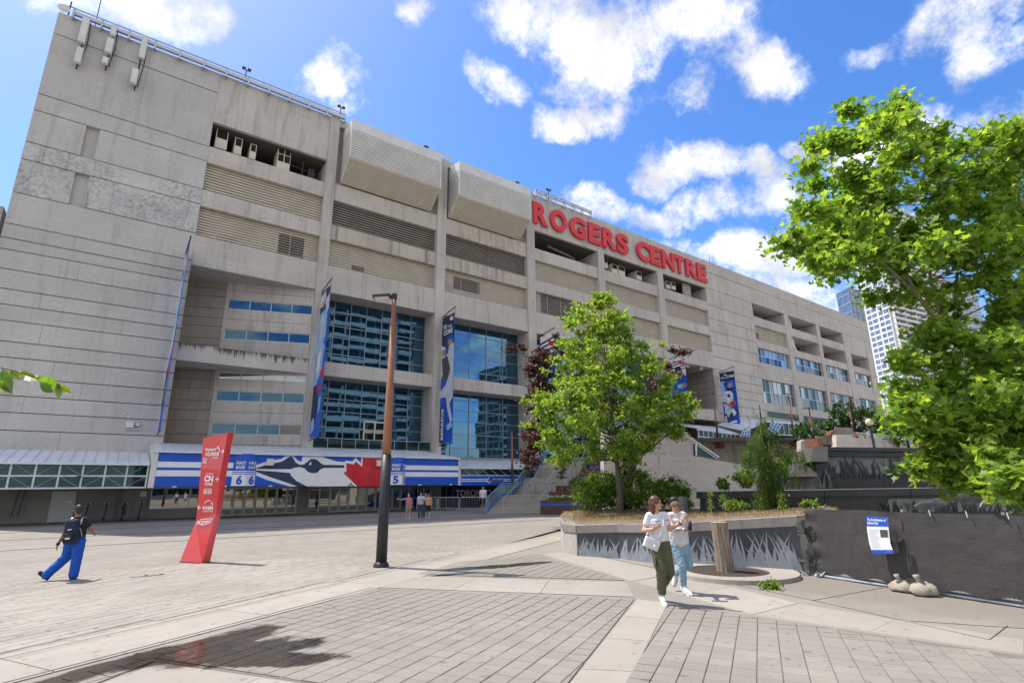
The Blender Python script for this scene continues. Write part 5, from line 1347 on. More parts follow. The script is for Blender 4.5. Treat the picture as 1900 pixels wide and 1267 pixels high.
for si, (a, b, h0, h1) in enumerate(segs):
    nn = outward(a, b); d = b-a; k = max(1, round(d.length/1.25))
    for i in range(k):
        p, q = a.lerp(b, i/k), a.lerp(b, (i+1)/k); zp, zq = h0+(h1-h0)*i/k, h0+(h1-h0)*(i+1)/k; g = d.normalized()*.006
        c = MB(); pts = [p+g+nn*.05+Z*(zp-.2), q-g+nn*.05+Z*(zq-.2), q-g+nn*.05+Z*zq, p+g+nn*.05+Z*zp]; c.ext(pts, -nn*.42); c.build('coping_stone', M['coping'], pl_)
        if si >= 2 and si < 5:
            c = MB(); c.ext([p+g+Z*0, q-g+Z*0, q-g+Z*(zq-.215), p+g+Z*(zp-.215)], nn*.025); c.build('granite_panel', M['granite'], pl_)
        elif si < 2 or si > 4:
            c = MB(); c.ext([p+g+Z*0, q-g+Z*0, q-g+Z*(zq-.22), p+g+Z*(zp-.22)], nn*.03); c.build('concrete_block', M['conc_pale'], pl_)
def blade(mb, base, u, up, h, w, lean, nrm, th=.008):
    L_ = []; R_ = []
    for i in range(6):
        t = i/5; c = base+up*(h*t*(1-.12*t*abs(lean)))+u*(lean*h*t*t); ww = w*(1-t)**.8*.5+.002
        L_.append(c-u*ww); R_.append(c+u*ww)
    pts = L_+R_[::-1]; mb.ext(pts, nrm*th)
rb = random.Random(4); cnt = 0
for (a, b, h0, h1) in segs[2:5]:
    nn = outward(a, b); u = (b-a).normalized(); L_ = (b-a).length; x = .08
    while x < L_-.05:
        H = (h0+(h1-h0)*x/L_)-.3
        mb = MB(); blade(mb, a+u*x+nn*(.026+rb.uniform(0, .004)), u, Z, H*rb.uniform(.5, 1.08), rb.uniform(.07, .13), rb.uniform(-.45, .45), nn)
        mb.build('grass_relief', M['granite_etch'], pl_); x += rb.uniform(.03, .062)
# dry grass on top
rg = np.random.default_rng(3); cs = []; al = []
poly2 = [(p.x, p.y) for p in allp]
while len(cs) < 3600:
    x, y = rg.uniform(10.8, 18), rg.uniform(6, 17)
    if inside(poly2, (x, y)) and (rg.random() < .6 or math.hypot(x-13.3, y-13.0) < 1.6): cs.append((x, y, .80+(.36*max(0, min(1, (12.5-y)/6.2)))+.05+rg.random()*.06)); al.append((rg.normal(0, .6), rg.normal(0, .6), 1))
tag(leaf_cloud('dry_grass', cs, .13, OVAL, M['leaf_dry'], pl_, 0, -.6, rg, align=np.array(al), mul=.18), kind='stuff')
# stone block and low black kerb in the bed
t = thing('stone_block', tuple(P(1275, 930, 18.5)), 'small pale upright stone block behind the head of the man', 'stone'); c = P(1268, 942, 18.3); mb = MB(); mb.box(c.x-.10, c.x+.10, c.y-.10, c.y+.10, c.z-.2, c.z+.36); mb.build('block', M['granite_pale'], t)
def slabpx(name, pts, dep, thick, mat, parent=None, dirv=None):
    mb = MB(); mb.ext([P(x, y, dep if not callable(dep) else dep(x)) for x, y in pts], (dirv or HF)*thick); return mb.build(name, M[mat], parent)

# ================================================================== FOUNTAIN TERRACES
tw = thing('black_trough_wall', tuple(P(1600, 960, 18.3)), 'long low black granite trough wall with a flat rim behind the fence', 'wall')
xs_ = [1304, 1420, 1530, 1690, 1850, 2010, 2200]
yt = lambda x: 913-(x-1304)*.0165
for a, b in zip(xs_[:-1], xs_[1:]):
    slabpx('rim_stone', [(a+.6, yt(a)+12), (b-.6, yt(b)+12), (b-.6, yt(b)), (a+.6, yt(a))], 18.15, .7, 'granite', tw)
    slabpx('granite_panel', [(a+(4 if a < 1310 else .6), 985), (b-.6, 985), (b-.6, yt(b)+12.3), (a+(4 if a < 1310 else .6), yt(a)+12.3)], 18.3, .5, 'granite', tw)
rim = MB(); rim.ext([P(a, yt(a)+.0, 18.14) for a in (1304, 2200)]+[P(a, yt(a)-1.2, 18.14) for a in (2200, 1304)], HF*.72); rim.build('rim_edge', M['granite_pale'], tw)
def relief(parent, x0, x1, ybase, h, dep, n, mat, seed):
    r = random.Random(seed)
    for i in range(n):
        x = r.uniform(x0, x1); mb = MB()
        blade(mb, P(x, ybase, dep)-HF*.01, HR, Z, h*r.uniform(.5, 1), r.uniform(.06, .12), r.uniform(-.5, .5), -HF, .02); mb.build('grass_relief', M[mat], parent)
slabpx('granite_panel', [(1640, 950), (1900, 947), (1900, 924), (1650, 925)], 18.28, .02, 'granite_etch', tw); relief(tw, 1640, 1900, 950, .42, 18.26, 60, 'granite', 2)
uw = thing('black_terrace_wall', tuple(P(1700, 900, 21)), 'tall dark granite wall with etched grass band and slotted rim above the trough', 'wall')
ut = lambda x: 829+(x-1536)*.012
xs_ = [1536, 1640, 1745, 1850, 1960, 2080]
for a, b in zip(xs_[:-1], xs_[1:]):
    slabpx('rim_stone', [(a+.5, ut(a)+7), (b-.5, ut(b)+7), (b-.5, ut(b)), (a+.5, ut(a))], 20.75, .9, 'granite', uw)
    slabpx('rim_stone', [(a+.5, ut(a)+17), (b-.5, ut(b)+17), (b-.5, ut(b)+9.5), (a+.5, ut(a)+9.5)], 20.85, .8, 'granite', uw)
    slabpx('granite_panel', [(a+.5, ut(a)+19+30), (b-.5, ut(b)+19+30), (b-.5, ut(b)+18), (a+.5, ut(a)+18)], 21.0, .6, 'granite_etch', uw)
    slabpx('granite_panel', [(a+.5, 915), (b-.5, 915), (b-.5, ut(b)+50), (a+.5, ut(a)+50)], 21.0, .6, 'granite', uw)
relief(uw, 1540, 1900, ut(1650)+56, .80, 20.98, 110, 'granite', 8)
slabpx('granite_block', [(1516, 905), (1537, 905), (1537, 846), (1533, 857), (1512, 858)], 20.6, .5, 'granite', uw)
slabpx('low_panel', [(1440, 908), (1516, 908), (1514, 886), (1442, 887)], 20.4, .5, 'granite_pale', uw); relief(uw, 1445, 1512, 907, .36, 20.38, 14, 'granite_etch', 5)
relief(uw, 1517, 1548, 905, .85, 20.58, 8, 'granite_etch', 6)
M['step_stone'] = plain('rough_step_stone', (.075, .07, .064, 1), (.05, .047, .043, 1), 5, .85)
ss = thing('stone_steps', tuple(P(1500, 890, 20.5)), 'two sloping grey stone step blocks climbing left of the dark terrace wall', 'steps')
for pts in ([(1470, 884), (1516, 884), (1513, 857), (1476, 857)], [(1505, 856), (1537, 856), (1535, 828), (1508, 829)]):
    mb = MB(); a = [P(x, y, 20.0+(0 if i < 2 else .55)) for i, (x, y) in enumerate(pts)]; mb.ext(a, HF*1.4-Z*.15); mb.build('step_block', M['step_stone'], ss)
# leaping fish sculptures
def fish(x, y, dep, L_, ang, label):
    c = P(x, y, dep); t = thing('fish_sculpture', tuple(c), label, 'sculpture', 'metal fish at the fountain')
    u = (HR*math.cos(ang)+Z*math.sin(ang)); w = (Z*math.cos(ang)-HR*math.sin(ang))
    mb = MB(); st_ = [(-.5, .02, .01), (-.35, .09, .05), (-.1, .15, .08), (.15, .14, .08), (.32, .085, .05), (.42, .05, .025)]; rings = []
    vs = []; n = 10
    for (a, h, wd) in st_:
        for k in range(n): vs.append(c+u*(a*L_)+w*(h*L_*math.sin(2*math.pi*k/n))+HF*(wd*L_*math.cos(2*math.pi*k/n)))
    mb.add(vs, [(i*n+k, i*n+(k+1) % n, (i+1)*n+(k+1) % n, (i+1)*n+k) for i in range(len(st_)-1) for k in range(n)]); mb.build('body', M['fish'], t, True)
    f = MB(); f.ext([c+u*(.40*L_)+w*(.03*L_), c+u*(.40*L_)-w*(.03*L_), c+u*(.62*L_)-w*(.2*L_), c+u*(.53*L_), c+u*(.62*L_)+w*(.2*L_)], HF*.02); f.build('tail_fin', M['fish'], t)
    f = MB(); f.ext([c+u*(-.1*L_)+w*(.14*L_), c+u*(.14*L_)+w*(.13*L_), c+u*(.06*L_)+w*(.27*L_)], HF*.02); f.build('dorsal_fin', M['fish'], t)
M['fish'] = plain('weathered_fish_metal', (.17, .185, .19, 1), (.09, .10, .10, 1), 6, .45, .6)
fish(1720, 938, 16.8, 1.0, math.pi+.1, 'metal fish resting low behind the fence, tail to the left')
fish(1795, 925, 17.0, 1.15, math.pi-.05, 'largest metal fish, lying flat above the fence')
fish(1838, 928, 16.6, .9, .5, 'metal fish with its tail raised towards the maple leaves')

# pale retaining walls on the right of the stairs
rw_ = thing('pale_retaining_wall', tuple(P(1300, 940, 31)), 'large pale concrete retaining wall rising behind the planter shrubs', 'wall')
slabpx('wall_slab', [(1120, 985), (1120, 800), (1190, 800), (1240, 790), (1286, 816), (1286, 985)], 32.0, 1.2, 'conc_pale', rw_)
slabpx('wall_slab', [(1224, 985), (1224, 846), (1228, 842.5), (1288, 845.5), (1382, 863), (1440, 876), (1440, 985)], 31.93, .7, 'conc_pale', rw_)
mb = MB()
for i in range(9):
    a, b = P(1200+i*3, 772+i*3.2, 31.8), P(1243+i*5.4, 774+i*4.9, 31.8); mb.bar(a, b, .10, .07)
mb.build('stepped_edge', M['conc'], rw_)
gr = thing('ramp_railing', tuple(P(1310, 850, 31.9)), 'white framed glass ramp railing sloping down above the pale retaining wall', 'railing')
mb = MB(); mb.ext([P(1288, 822, 31.9), P(1330, 848, 31.9), P(1330, 853, 31.9), P(1288, 843, 31.9)], HF*.03); mb.build('glass_panel', M['glass_green'], gr)
mb = MB(); mb.bar(P(1281, 812, 31.8), P(1334, 848, 31.8), .08); mb.bar(P(1292, 822, 31.8), P(1292, 845, 31.8), .07); mb.bar(P(1286, 820, 31.8), P(1330, 851, 31.8), .05); mb.build('frame', M['steel_white'], gr)
# upper promenade behind
pm = sheet('promenade', [(46, 45), (56, 33.5), (72, 27.5), (150, 24), (150, 45)], 6.9, M['conc_pale']); tag(pm, kind='structure')
uw2 = thing('promenade_wall', tuple(P(1380, 850, 66)), 'long weathered concrete wall carrying the upper promenade with a white rail', 'wall')
wa, wb, wc = P(1284, 825, 66), P(1482, 826, 64), P(1750, 838, 62)
for i in range(5):
    a, b = wa.lerp(wb, i/5), wa.lerp(wb, (i+1)/5); g = (b-a).normalized()*.03
    mb = MB(); mb.ext([a+g-Z*8.5, b-g-Z*8.5, b-g, a+g], HF*.8); mb.build('wall_panel', M['conc'], uw2)
    mb = MB(); mb.ext([a-g*5-Z*8.5, a+g*5-Z*8.5, a+g*5+Z*.02, a-g*5+Z*.02], HF*-.25); mb.build('pilaster', M['conc_pale'], uw2)
mb = MB(); mb.bar(wa+Z*.65, wb+Z*.65, .12); mb.bar(wa+Z*.15, wb+Z*.15, .1)
for i in range(40): q = wa.lerp(wb, i/39); mb.bar(q, q+Z*.65, .06)
mb.build('rail', M['steel_white'], uw2)
st2 = thing('terrace_wall', tuple(P(1580, 815, 50)), 'stepped concrete terrace wall with a slatted timber screen right of the brick-coloured boxes', 'wall')
slabpx('wall_panel', [(1486, 880), (1486, 818), (1494, 815), (1505, 838), (1510, 838), (1510, 880)], 52, .8, 'conc_pale', st2)
slabpx('wall_panel', [(1552, 840), (1552, 810), (1700, 818), (1700, 845)], 50, .8, 'conc', st2); slabpx('wall_panel', [(1700, 845), (1700, 818), (1900, 834), (1900, 855)], 50, .8, 'conc', st2)
slabpx('wall_panel', [(1551, 806), (1551, 822), (1582, 822), (1582, 806)], 50.5, .6, 'conc_pale', st2)
mb = MB()
for i in range(14):
    x = 1515+i*2.6; mb.ext([P(x, 824, 52.5), P(x+2.2, 824, 52.5), P(x+2.2, 809, 52.5), P(x, 809, 52.5)], HF*.1)
for i in range(13):
    x = 1549+i*2.6; mb.ext([P(x, 806, 52), P(x+2.2, 806, 52), P(x+2.2, 792+i*.18, 52), P(x, 792+i*.18, 52)], HF*.1)
mb.build('timber_screen', plain('grey_timber', (.36, .31, .26, 1), (.25, .21, .18, 1), 8, .8), st2)
mb = MB(); mb.bar(P(1590, 803, 49.9), P(1700, 814, 49.9), .1); mb.bar(P(1590, 807, 49.9), P(1700, 818, 49.9), .06); mb.build('rail', M['steel_white'], st2)
slabpx('rust_panel', [(1541, 806), (1551, 806), (1551, 797), (1541, 800)], 51.5, .8, 'corten', st2)
# promenade lamps
for (x, y, yt_, dep, lab, bxs) in ((1333, 822, 729, 65.5, 'thin timber lamp post beside the catcher banner, rising from a rust-brown box', .5), (1475, 822, 730, 63.5, 'timber lamp post in front of the large office windows, by the stepped terrace', .5), (1510, 816, 756, 51.5, 'dark-headed lamp post on the bigger rust-brown box', .55),
                             (1584, 803, 749, 54, 'timber lamp post in front of the round dark tree', .3), (1648, 812, 759, 53, 'lamp post closest to the far corner of the stadium', .3)):
    b = P(x, y, dep); h = (P(x, yt_, dep).z-b.z)
    lamp_post('lamp_post', b, h, lab, bxs)
gl_ = P(1622, 828, 38); t = thing('globe_lamp', tuple(gl_), 'dark green lamp post with a round cream globe above the black terrace wall', 'lamp post')
tp = P(1615, 794, 38); mb = MB(); mb.tube([gl_-Z*.6, gl_+Z*.3, tp], [.11, .09, .08], 10); mb.tube([tp, tp+Z*.12], [.14, .2], 10); mb.build('post', plain('dark_green_paint', (.012, .05, .055, 1), rough=.35), t)
mb = MB(); mb.ell(tp+Z*.42, (.27, .27, .26), nu=18, nv=12); mb.build('globe', plain('cream_globe', (.72, .62, .42, 1), (.68, .57, .38, 1), 2, .3), t, True)
# right hand glazed canopy with tilted panels
rc = thing('glazed_canopy', (70, 41, 8), 'white glazed canopy with tilted blue glass panels along the foot of the far facade', 'canopy')
mb = MB(); mb.ext([(58.0, 40.5, 8.5), (67.3, 40.5, 8.2), (69.5, 44.9, 9.6), (58.0, 44.9, 9.6)], (0, 0, .12)); mb.ext([(68.0, 40.0, 8.6), (74, 40.5, 10.2), (74, 44.8, 11.2), (69, 44.8, 9.9)], (0, 0, .12)); mb.ext([(74, 40.2, 10.2), (89, 40.2, 10.6), (89, 44.9, 11.6), (74, 44.9, 11.2)], (0, 0, .14)); mb.build('canopy_roof', M['white_roof'], rc)
fb = MB()
for x in ls(58.2, 67.2, 9): fb.bar((x, 40.5, 6.7), (x, 40.5, 8.3), .10)
fb.bar((58, 40.5, 7.55), (67.3, 40.5, 7.5), .12); fb.bar((58, 40.5, 6.75), (67.3, 40.5, 6.7), .14); fb.bar((58, 40.5, 8.4), (67.3, 40.5, 8.15), .14)
for x in ls(74, 89, 10): fb.bar((x, 40.3, 8.6), (x, 40.3, 10.3), .08)
fb.bar((74, 40.3, 8.6), (89, 40.3, 8.8), .12)
f = fb.build('frame', M['steel_white'], rc)
for i in range(9): inst('pane', pane_mesh(.92, 1.5, 'glass_green'), f, (58.25+i, 40.55, 6.75))
for i in range(10): inst('pane', pane_mesh(1.4, 1.6, 'glass_green'), f, (74.05+i*1.5, 40.4, 8.7))
for pts in ([(1373, 812), (1391, 810), (1391, 793), (1380, 794)], [(1425, 796), (1439, 803.5), (1451, 787), (1433, 781)]):
    a = [FY(x, y, 39.6+(.7 if i > 1 else 0)) for i, (x, y) in enumerate(pts)]
    m = MB(); m.ext(a, (0, .12, -.05)); p = m.build('tilted_panel', M['glass_blue'], rc); u, w = a[1]-a[0], a[3]-a[0]
    m = MB()
    for k in range(4): m.bar(a[0].lerp(a[1], k/3)+V((0, -.03, 0)), a[3].lerp(a[2], k/3)+V((0, -.03, 0)), .09)
    for k in range(4): m.bar(a[0].lerp(a[3], k/3)+V((0, -.03, 0)), a[1].lerp(a[2], k/3)+V((0, -.03, 0)), .09)
    m.build('panel_frame', M['steel_white'], p)
# planting and trees on the far promenade
def far_tree(x, y, dep, rx, rz, n, label, size=.35, trunk=True):
    c = P(x, y, dep); b = V((c.x, c.y, c.z-rz-1.2)); t = thing('promenade_tree', tuple(b), label, 'tree', 'trees along the upper promenade'); rg = np.random.default_rng(int(x+y))
    cl_ = []
    for _ in range(int(10+rx*6)):
        u = rg.normal(size=3); u /= np.linalg.norm(u); f = rg.random()**.4; cl_.append(((c.x+u[0]*rx*f, c.y+u[1]*rx*f, c.z+u[2]*rz*f), rg.uniform(.5, .95)))
    mb = MB(); mb.tube([b, c], [.16, .06], 7)
    for q, r in cl_[::2]: limb(mb, b.lerp(c, rg.uniform(.5, 1)), q, .05, .015, .1, 3, k=5)
    mb.build('trunk', M['bark_dark'], t)
    tag(leaf_cloud('crown', crown_points(rg, cl_, n/len(cl_), .72, .8), size, OVAL, M['leaf_dark'], t, .3, .2, rg), kind='stuff')
far_tree(1583, 773, 56, 2.4, 2.0, 1500, 'round dark tree behind the timber screen, tallest of the promenade trees')
far_tree(1560, 785, 57, 1.6, 1.3, 700, 'lower tree joined to the left of the round dark tree')
far_tree(1520, 800, 58, 2.3, 1.3, 900, 'loose spreading tree between two lamp posts by the canopy')
far_tree(1490, 795, 60, 1.3, 1.5, 500, 'thin tree just right of the lamp post before the big office windows')
far_tree(1640, 790, 54, 2.3, 1.3, 900, 'dark hedge-like tree beside the globe lamp')
far_tree(1680, 800, 50, 2.2, 1.6, 900, 'dark tree partly behind the maple leaves')
far_tree(1440, 815, 60, 1.6, .5, 350, 'low dark planting under the tilted glass panels')

# ================================================================== FAR TOWERS
def tower(name, pts, h, label, floor=3.0, bay=3.2, glassm='glass_pale', frame='white_panel', balc=(), fw=.5, slabh=.55, z0=0, balcm='white_panel'):
    """pts: footprint corners; balc: indices of faces with balconies"""
    pts = [V((p[0], p[1], 0)) for p in pts]; n = len(pts)
    c = sum(pts, V((0, 0, 0)))/n
    t = thing(name, (c.x, c.y, z0), label, 'tower')
    mb = MB(); mb.ext([p+Z*z0 for p in pts], Z*h); mb.build('glass_walls', M[glassm], t)
    fr = MB(); bl = MB(); nf = int(h/floor)
    for i in range(n):
        a, b = pts[i], pts[(i+1) % n]; d = b-a; nn = V((d.y, -d.x, 0)).normalized()
        if nn.dot((a+b)/2-c) < 0: nn = -nn
        if nn.dot(CP-(a+b)/2) < 0 and not name.startswith('rear'): continue
        L_ = d.length; u = d.normalized(); k = max(1, int(L_/bay))
        for j in range(nf+1): fr.obox(a+Z*(z0+j*floor)-nn*.1, d, nn*.3, Z*slabh)
        for j in range(k+1): fr.obox(a+d*(j/k)-u*fw/2-nn*.1+Z*z0, u*(fw if j % 2 == 0 else fw*.5), nn*.25, Z*h)
        if i in balc:
            for j in range(1, nf): bl.obox(a+Z*(z0+j*floor)+nn*.3, d, nn*1.7, Z*.3); bl.obox(a+Z*(z0+j*floor+.3)+nn*1.9, d, nn*.08, Z*.95)
            for j in range(0, k+1, 3): bl.obox(a+d*(j/k)+nn*.3+Z*z0, u*.25, nn*1.7, Z*h)
    tag(fr.build('facade_grid', M[frame], t), kind='stuff')
    if bl.f: tag(bl.build('balconies', M[balcm], t), kind='stuff')
    return t
def gxy(x, y, dep): p = P(x, y, dep); return (p.x, p.y)
M['glass_condo'] = glass('condo_glass', (.20, .24, .28, 1), (.6, .7, .8, 1), .12, .1)  # paler glass carries the distance haze in its colour
A_, B_, C_ = gxy(1641, 760, 265), gxy(1688, 760, 250), gxy(1800, 760, 278)
D_ = (A_[0]+C_[0]-B_[0], A_[1]+C_[1]-B_[1])
tower('white_condo_tower', [A_, B_, C_, D_], 150, 'tall white condominium tower with stacked balconies behind the maple', bay=3.4, balc=(1,), glassm='glass_condo', fw=1.1, slabh=1.0)
A_, B_, C_ = gxy(1590, 760, 330), gxy(1616, 760, 318), gxy(1668, 760, 335)
D_ = (A_[0]+C_[0]-B_[0], A_[1]+C_[1]-B_[1])
M['glass_tower'] = glass('grey_tower_glass', (.13, .17, .22, 1), (.55, .66, .78, 1), .2, .15)  # greyed glass, atmospheric fade put into the colour
hT = P(1550, 548, 330).z+1
tower('dark_glass_tower', [A_, B_, C_, D_], hT, 'dark gridded glass tower just right of the stadium corner', floor=6.0, bay=5.5, glassm='glass_tower', frame='mullion', fw=1.0, slabh=1.0)
A_, B_, C_ = gxy(1700, 700, 420), gxy(1760, 700, 410), gxy(1850, 700, 430)
D_ = (A_[0]+C_[0]-B_[0], A_[1]+C_[1]-B_[1])
tower('blue_glass_tower', [A_, B_, C_, D_], 170, 'bluish glass tower glimpsed through the maple boughs', glassm='glass_tower', frame='steel_white', fw=.6)
# the city behind the viewer, seen mirrored in the blue glazing
for (x, y, w, d, h, lab) in ((52, -95, 20, 18, 92, 'pale balconied tower mirrored in the left blue glazing'), (86, -120, 22, 20, 70, 'lower tower mirrored in the middle of the glazing'), (6, -90, 18, 18, 75, 'tower mirrored in the strip windows'), (150, -140, 26, 20, 60, 'broad block mirrored in the office windows')):
    tower('rear_tower', [(x, y), (x+w, y), (x+w, y+d), (x, y+d)], h, lab, balc=(2,), fw=.8, slabh=.9, floor=3.8, bay=5, frame='mullion', balcm='conc', glassm='glass_green')

# ================================================================== RED WAYFINDING TOTEM
def totem():
    b0, b1, b2 = G(333, 1043), G(374, 1045.5), G(389, 1044)
    t = thing('wayfinding_totem', tuple((b0+b1)/2), 'leaning twisted red wayfinding totem with white lettering standing on the plaza', 'sign')
    dep = lambda p: (p-CP).dot(CF)
    d0, d1 = (b0-CP), (b1-CP)
    # vertical edges measured in the picture, kept on the vertical planes through the base
    def at(x, y, g):
        r = ray(x, y); h = V((g.x, g.y, 0)); k = h.length/ V((r.x, r.y, 0)).length; return CP+r*k
    F0 = [(333, 1043), (363.5, 967), (373, 868), (377, 813)]           # left edge of the print face
    F1 = [(374, 1045.5), (401, 952), (410, 872), (422.5, 802.5)]      # shared edge
    F2 = [(389.5, 1044), (408, 960), (422, 868), (434, 801.5)]         # right edge of the side face
    L0 = [at(x, y, b0) for x, y in F0]; L1 = [at(x, y, b1) for x, y in F1]; L2 = [at(x, y, b2+HF*.18) for x, y in F2]
    L0[0].z = L1[0].z = L2[0].z = 0
    L3 = [a+(c-b) for a, b, c in zip(L0, L1, L2)]
    mb = MB()
    mb.add(L0+L1+L2+L3, [(0, 4, 1), (4, 5, 1), (1, 5, 6, 2), (2, 6, 7, 3), (4, 8, 9, 5), (5, 9, 10, 6), (6, 10, 11, 7), (8, 12, 13, 9), (9, 13, 14, 10), (10, 14, 15, 11), (12, 0, 1, 13), (13, 1, 2, 14), (14, 2, 3, 15), (3, 7, 11, 15), (0, 12, 8, 4)])
    bodyo = mb.build('body', M['totem'], t)
    def face(u, y):                 # u across the face, y picture height -> point
        def lerp_edge(F, L):
            for (a, b, p, q) in zip(F, F[1:], L, L[1:]):
                if b[1] <= y <= a[1]: return p.lerp(q, (a[1]-y)/(a[1]-b[1]))
            return L[-1] if y < F[-1][1] else L[0]
        return lerp_edge(F0, L0).lerp(lerp_edge(F1, L1), u)
    off = -HF*.012
    def tx(s, u0, u1, yb, yt, bold=.03):
        m = MB(); o = face(u0, yb)+off; letters(m, s, o, face(u1, yb+(0))-face(u0, yb), face(u0, yt)-face(u0, yb), bold); m.build('lettering', M['white'], bodyo)
    def bar(u0, y0, u1, y1, w=.022):
        return face(u0, y0)+off*1.2, face(u1, y1)+off*1.2, w
    def strokes(name, segs):
        m = MB()
        for s in segs: a, b, w = bar(*s); m.bar(a, b, w, .006, up=HF)
        m.build(name, M['white'], bodyo)
    tx("Ripley's", .16, .62, 838, 831, .03); tx('AQUARIUM', .17, .80, 847, 838.5, .04); tx('OF CANADA', .5, .8, 850.5, 847.5)
    strokes('shark_line', [(.45, 835, .62, 832.2), (.62, 832.2, .70, 832.5), (.68, 832, .70, 828), (.70, 828, .76, 833), (.76, 833, .82, 838)])
    strokes('arrow', [(.88, 838, .99, 838), (.94, 834.5, .99, 838), (.94, 841.5, .99, 838)])
    def pict(u0, y0, u1, y1):
        strokes('pictogram', [(u0, y0, u1, y0, .012), (u0, y1, u1, y1, .012), (u0, y0, u0, y1, .012), (u1, y0, u1, y1, .012), ((u0+u1)/2, y0+1.5, (u0+u1)/2, y0+4, .02), ((u0+u1)/2, y0+4, u1-.04, y1-2, .02), ((u0+u1)/2-.02, y0+4, u0+.04, y1-2, .015), (u0+.04, y1-2, u1-.05, y1-1.5, .015)])
    pict(.10, 850, .26, 859)
    tx('LA TOUR', .28, .66, 880.5, 877.5, .02); tx('CN', .24, .68, 894, 882, .05); tx('TOWER', .26, .70, 901, 895.5, .03)
    strokes('arrow', [(.80, 889, .93, 889), (.87, 885.5, .93, 889), (.87, 892.5, .93, 889)])
    pict(.28, 907, .44, 916); pict(.50, 907, .66, 916)
    tx('ROGERS', .30, .84, 945, 939, .05); tx('CENTRE', .32, .84, 949.5, 946.8, .02)
    strokes('arrow', [(.06, 941.5, .20, 941.5), (.12, 938, .06, 941.5), (.12, 945, .06, 941.5)])
    strokes('dome_line', [(.38, 934.5, .44, 930.5), (.44, 930.5, .54, 928.5), (.54, 928.5, .64, 929), (.70, 931, .80, 937)])
    strokes('badge', [(.28, 963.5, .90, 961.5), (.90, 961.5, .84, 969), (.84, 969, .52, 974), (.52, 974, .22, 971), (.22, 971, .28, 963.5), (.32, 968, .80, 966.5, .035), (.36, 971, .74, 969.7, .012)])
    strokes('arrow', [(.13, 974, .17, 966), (.10, 969, .17, 966), (.20, 970, .17, 966)])
    m = MB(); a = [L0[0], L1[0], L2[0], L3[0]]; m.ext([p+Z*.002+(p-sum(a, V((0, 0, 0)))/4)*.02 for p in a], Z*.02); m.build('base_plate', M['dark_metal'], t)
totem()

# ================================================================== TREE STUMP AND ROUND KERB
c = G(1348, 1066); kz = thing('round_kerb', tuple(c), 'round pale concrete kerb with a bark-mulch pit around the cut trunk', 'kerb')
N_ = 40; ring = [(math.cos(2*math.pi*i/N_), math.sin(2*math.pi*i/N_)) for i in range(N_)]
ro, ri, hz = 1.32, .84, .085; mb = MB(); cx, cy = c.x+.12, c.y-.06
vs = [(cx+ro*x, cy+ro*y, 0) for x, y in ring]+[(cx+(ro-.012)*x, cy+(ro-.012)*y, hz) for x, y in ring]+[(cx-.1+ri*x, cy+.05+ri*y, hz) for x, y in ring]+[(cx-.1+ri*x, cy+.05+ri*y, 0) for x, y in ring]
mb.add(vs, [(k*N_+i, k*N_+(i+1) % N_, (k+1)*N_+(i+1) % N_, (k+1)*N_+i) for k in range(3) for i in range(N_)]); mb.build('kerb_ring', M['band'], kz)
mb = MB(); mb.add([(cx-.1, cy+.05, .085)]+[(cx-.1+ri*x, cy+.05+ri*y, .06) for x, y in ring], [(0, i+1, (i+1) % N_+1) for i in range(N_)]); tag(mb.build('mulch', M['mulch'], kz), kind='stuff')
s_ = thing('tree_stump', tuple(c), 'tall straight cut tree trunk with ridged bark standing in the mulch pit', 'stump')
mb = MB(); nn_ = 28; rows = [(-.05, .20), (.12, .178), (.4, .168), (.8, .168), (1.07, .172)]; vs = []
top_c = V((c.x-.04, c.y+.03, 0))
for z, r in rows:
    for k in range(nn_):
        a = 2*math.pi*k/nn_; rr = r*(1+(.05 if k % 2 else -.03)+rnd.uniform(-.02, .02)); o = V((c.x, c.y, 0)).lerp(top_c, max(0, z)/1.07); vs.append((o.x+rr*math.cos(a), o.y+rr*math.sin(a), z))
mb.add(vs, [(i*nn_+k, i*nn_+(k+1) % nn_, (i+1)*nn_+(k+1) % nn_, (i+1)*nn_+k) for i in range(len(rows)-1) for k in range(nn_)]); mb.build('bark_trunk', M['bark_post'], s_)
mb = MB(); mb.poly([tuple(V(v)) for v in vs[-nn_:]]); mb.build('cut_top', M['cutwood'], s_)

# ================================================================== BLACK SCREENED FENCE
fb_ = [G(1494, 1062), G(1526, 1070), G(1700, 1099), G(1900, 1127)]
fdir = (fb_[3]-fb_[1]).normalized(); fb_.append(fb_[3]+fdir*3.0)
fz = thing('construction_fence', tuple(fb_[1]), 'construction fence wrapped in rumpled black mesh fabric along the dirt strip', 'fence')
fn = V((fdir.y, -fdir.x, 0)); fn = -fn if fn.dot(CP-fb_[1]) < 0 else fn
t = MT('black_mesh_fabric')
wv = t.noise(1.0, 3, .6, t.scaled((40, 40, 160))); big = t.noise(2.0, 5)
k_ = t.mix(t.ramp(wv, .45, .72, 0, .6), (.048, .046, .045, 1), (.12, .113, .105, 1)); k_ = t.mix(t.ramp(t.noise(1.0, 5, .7, t.scaled((3, 3, 46))), .55, .78, 0, .4), k_, (.13, .115, .10, 1))
t.col(k_); t.bump(t.noise(1.0, 4, .55, t.scaled((3, 3, 7))), .3, .03); M['mesh'] = t.set(.75, 0, .3)
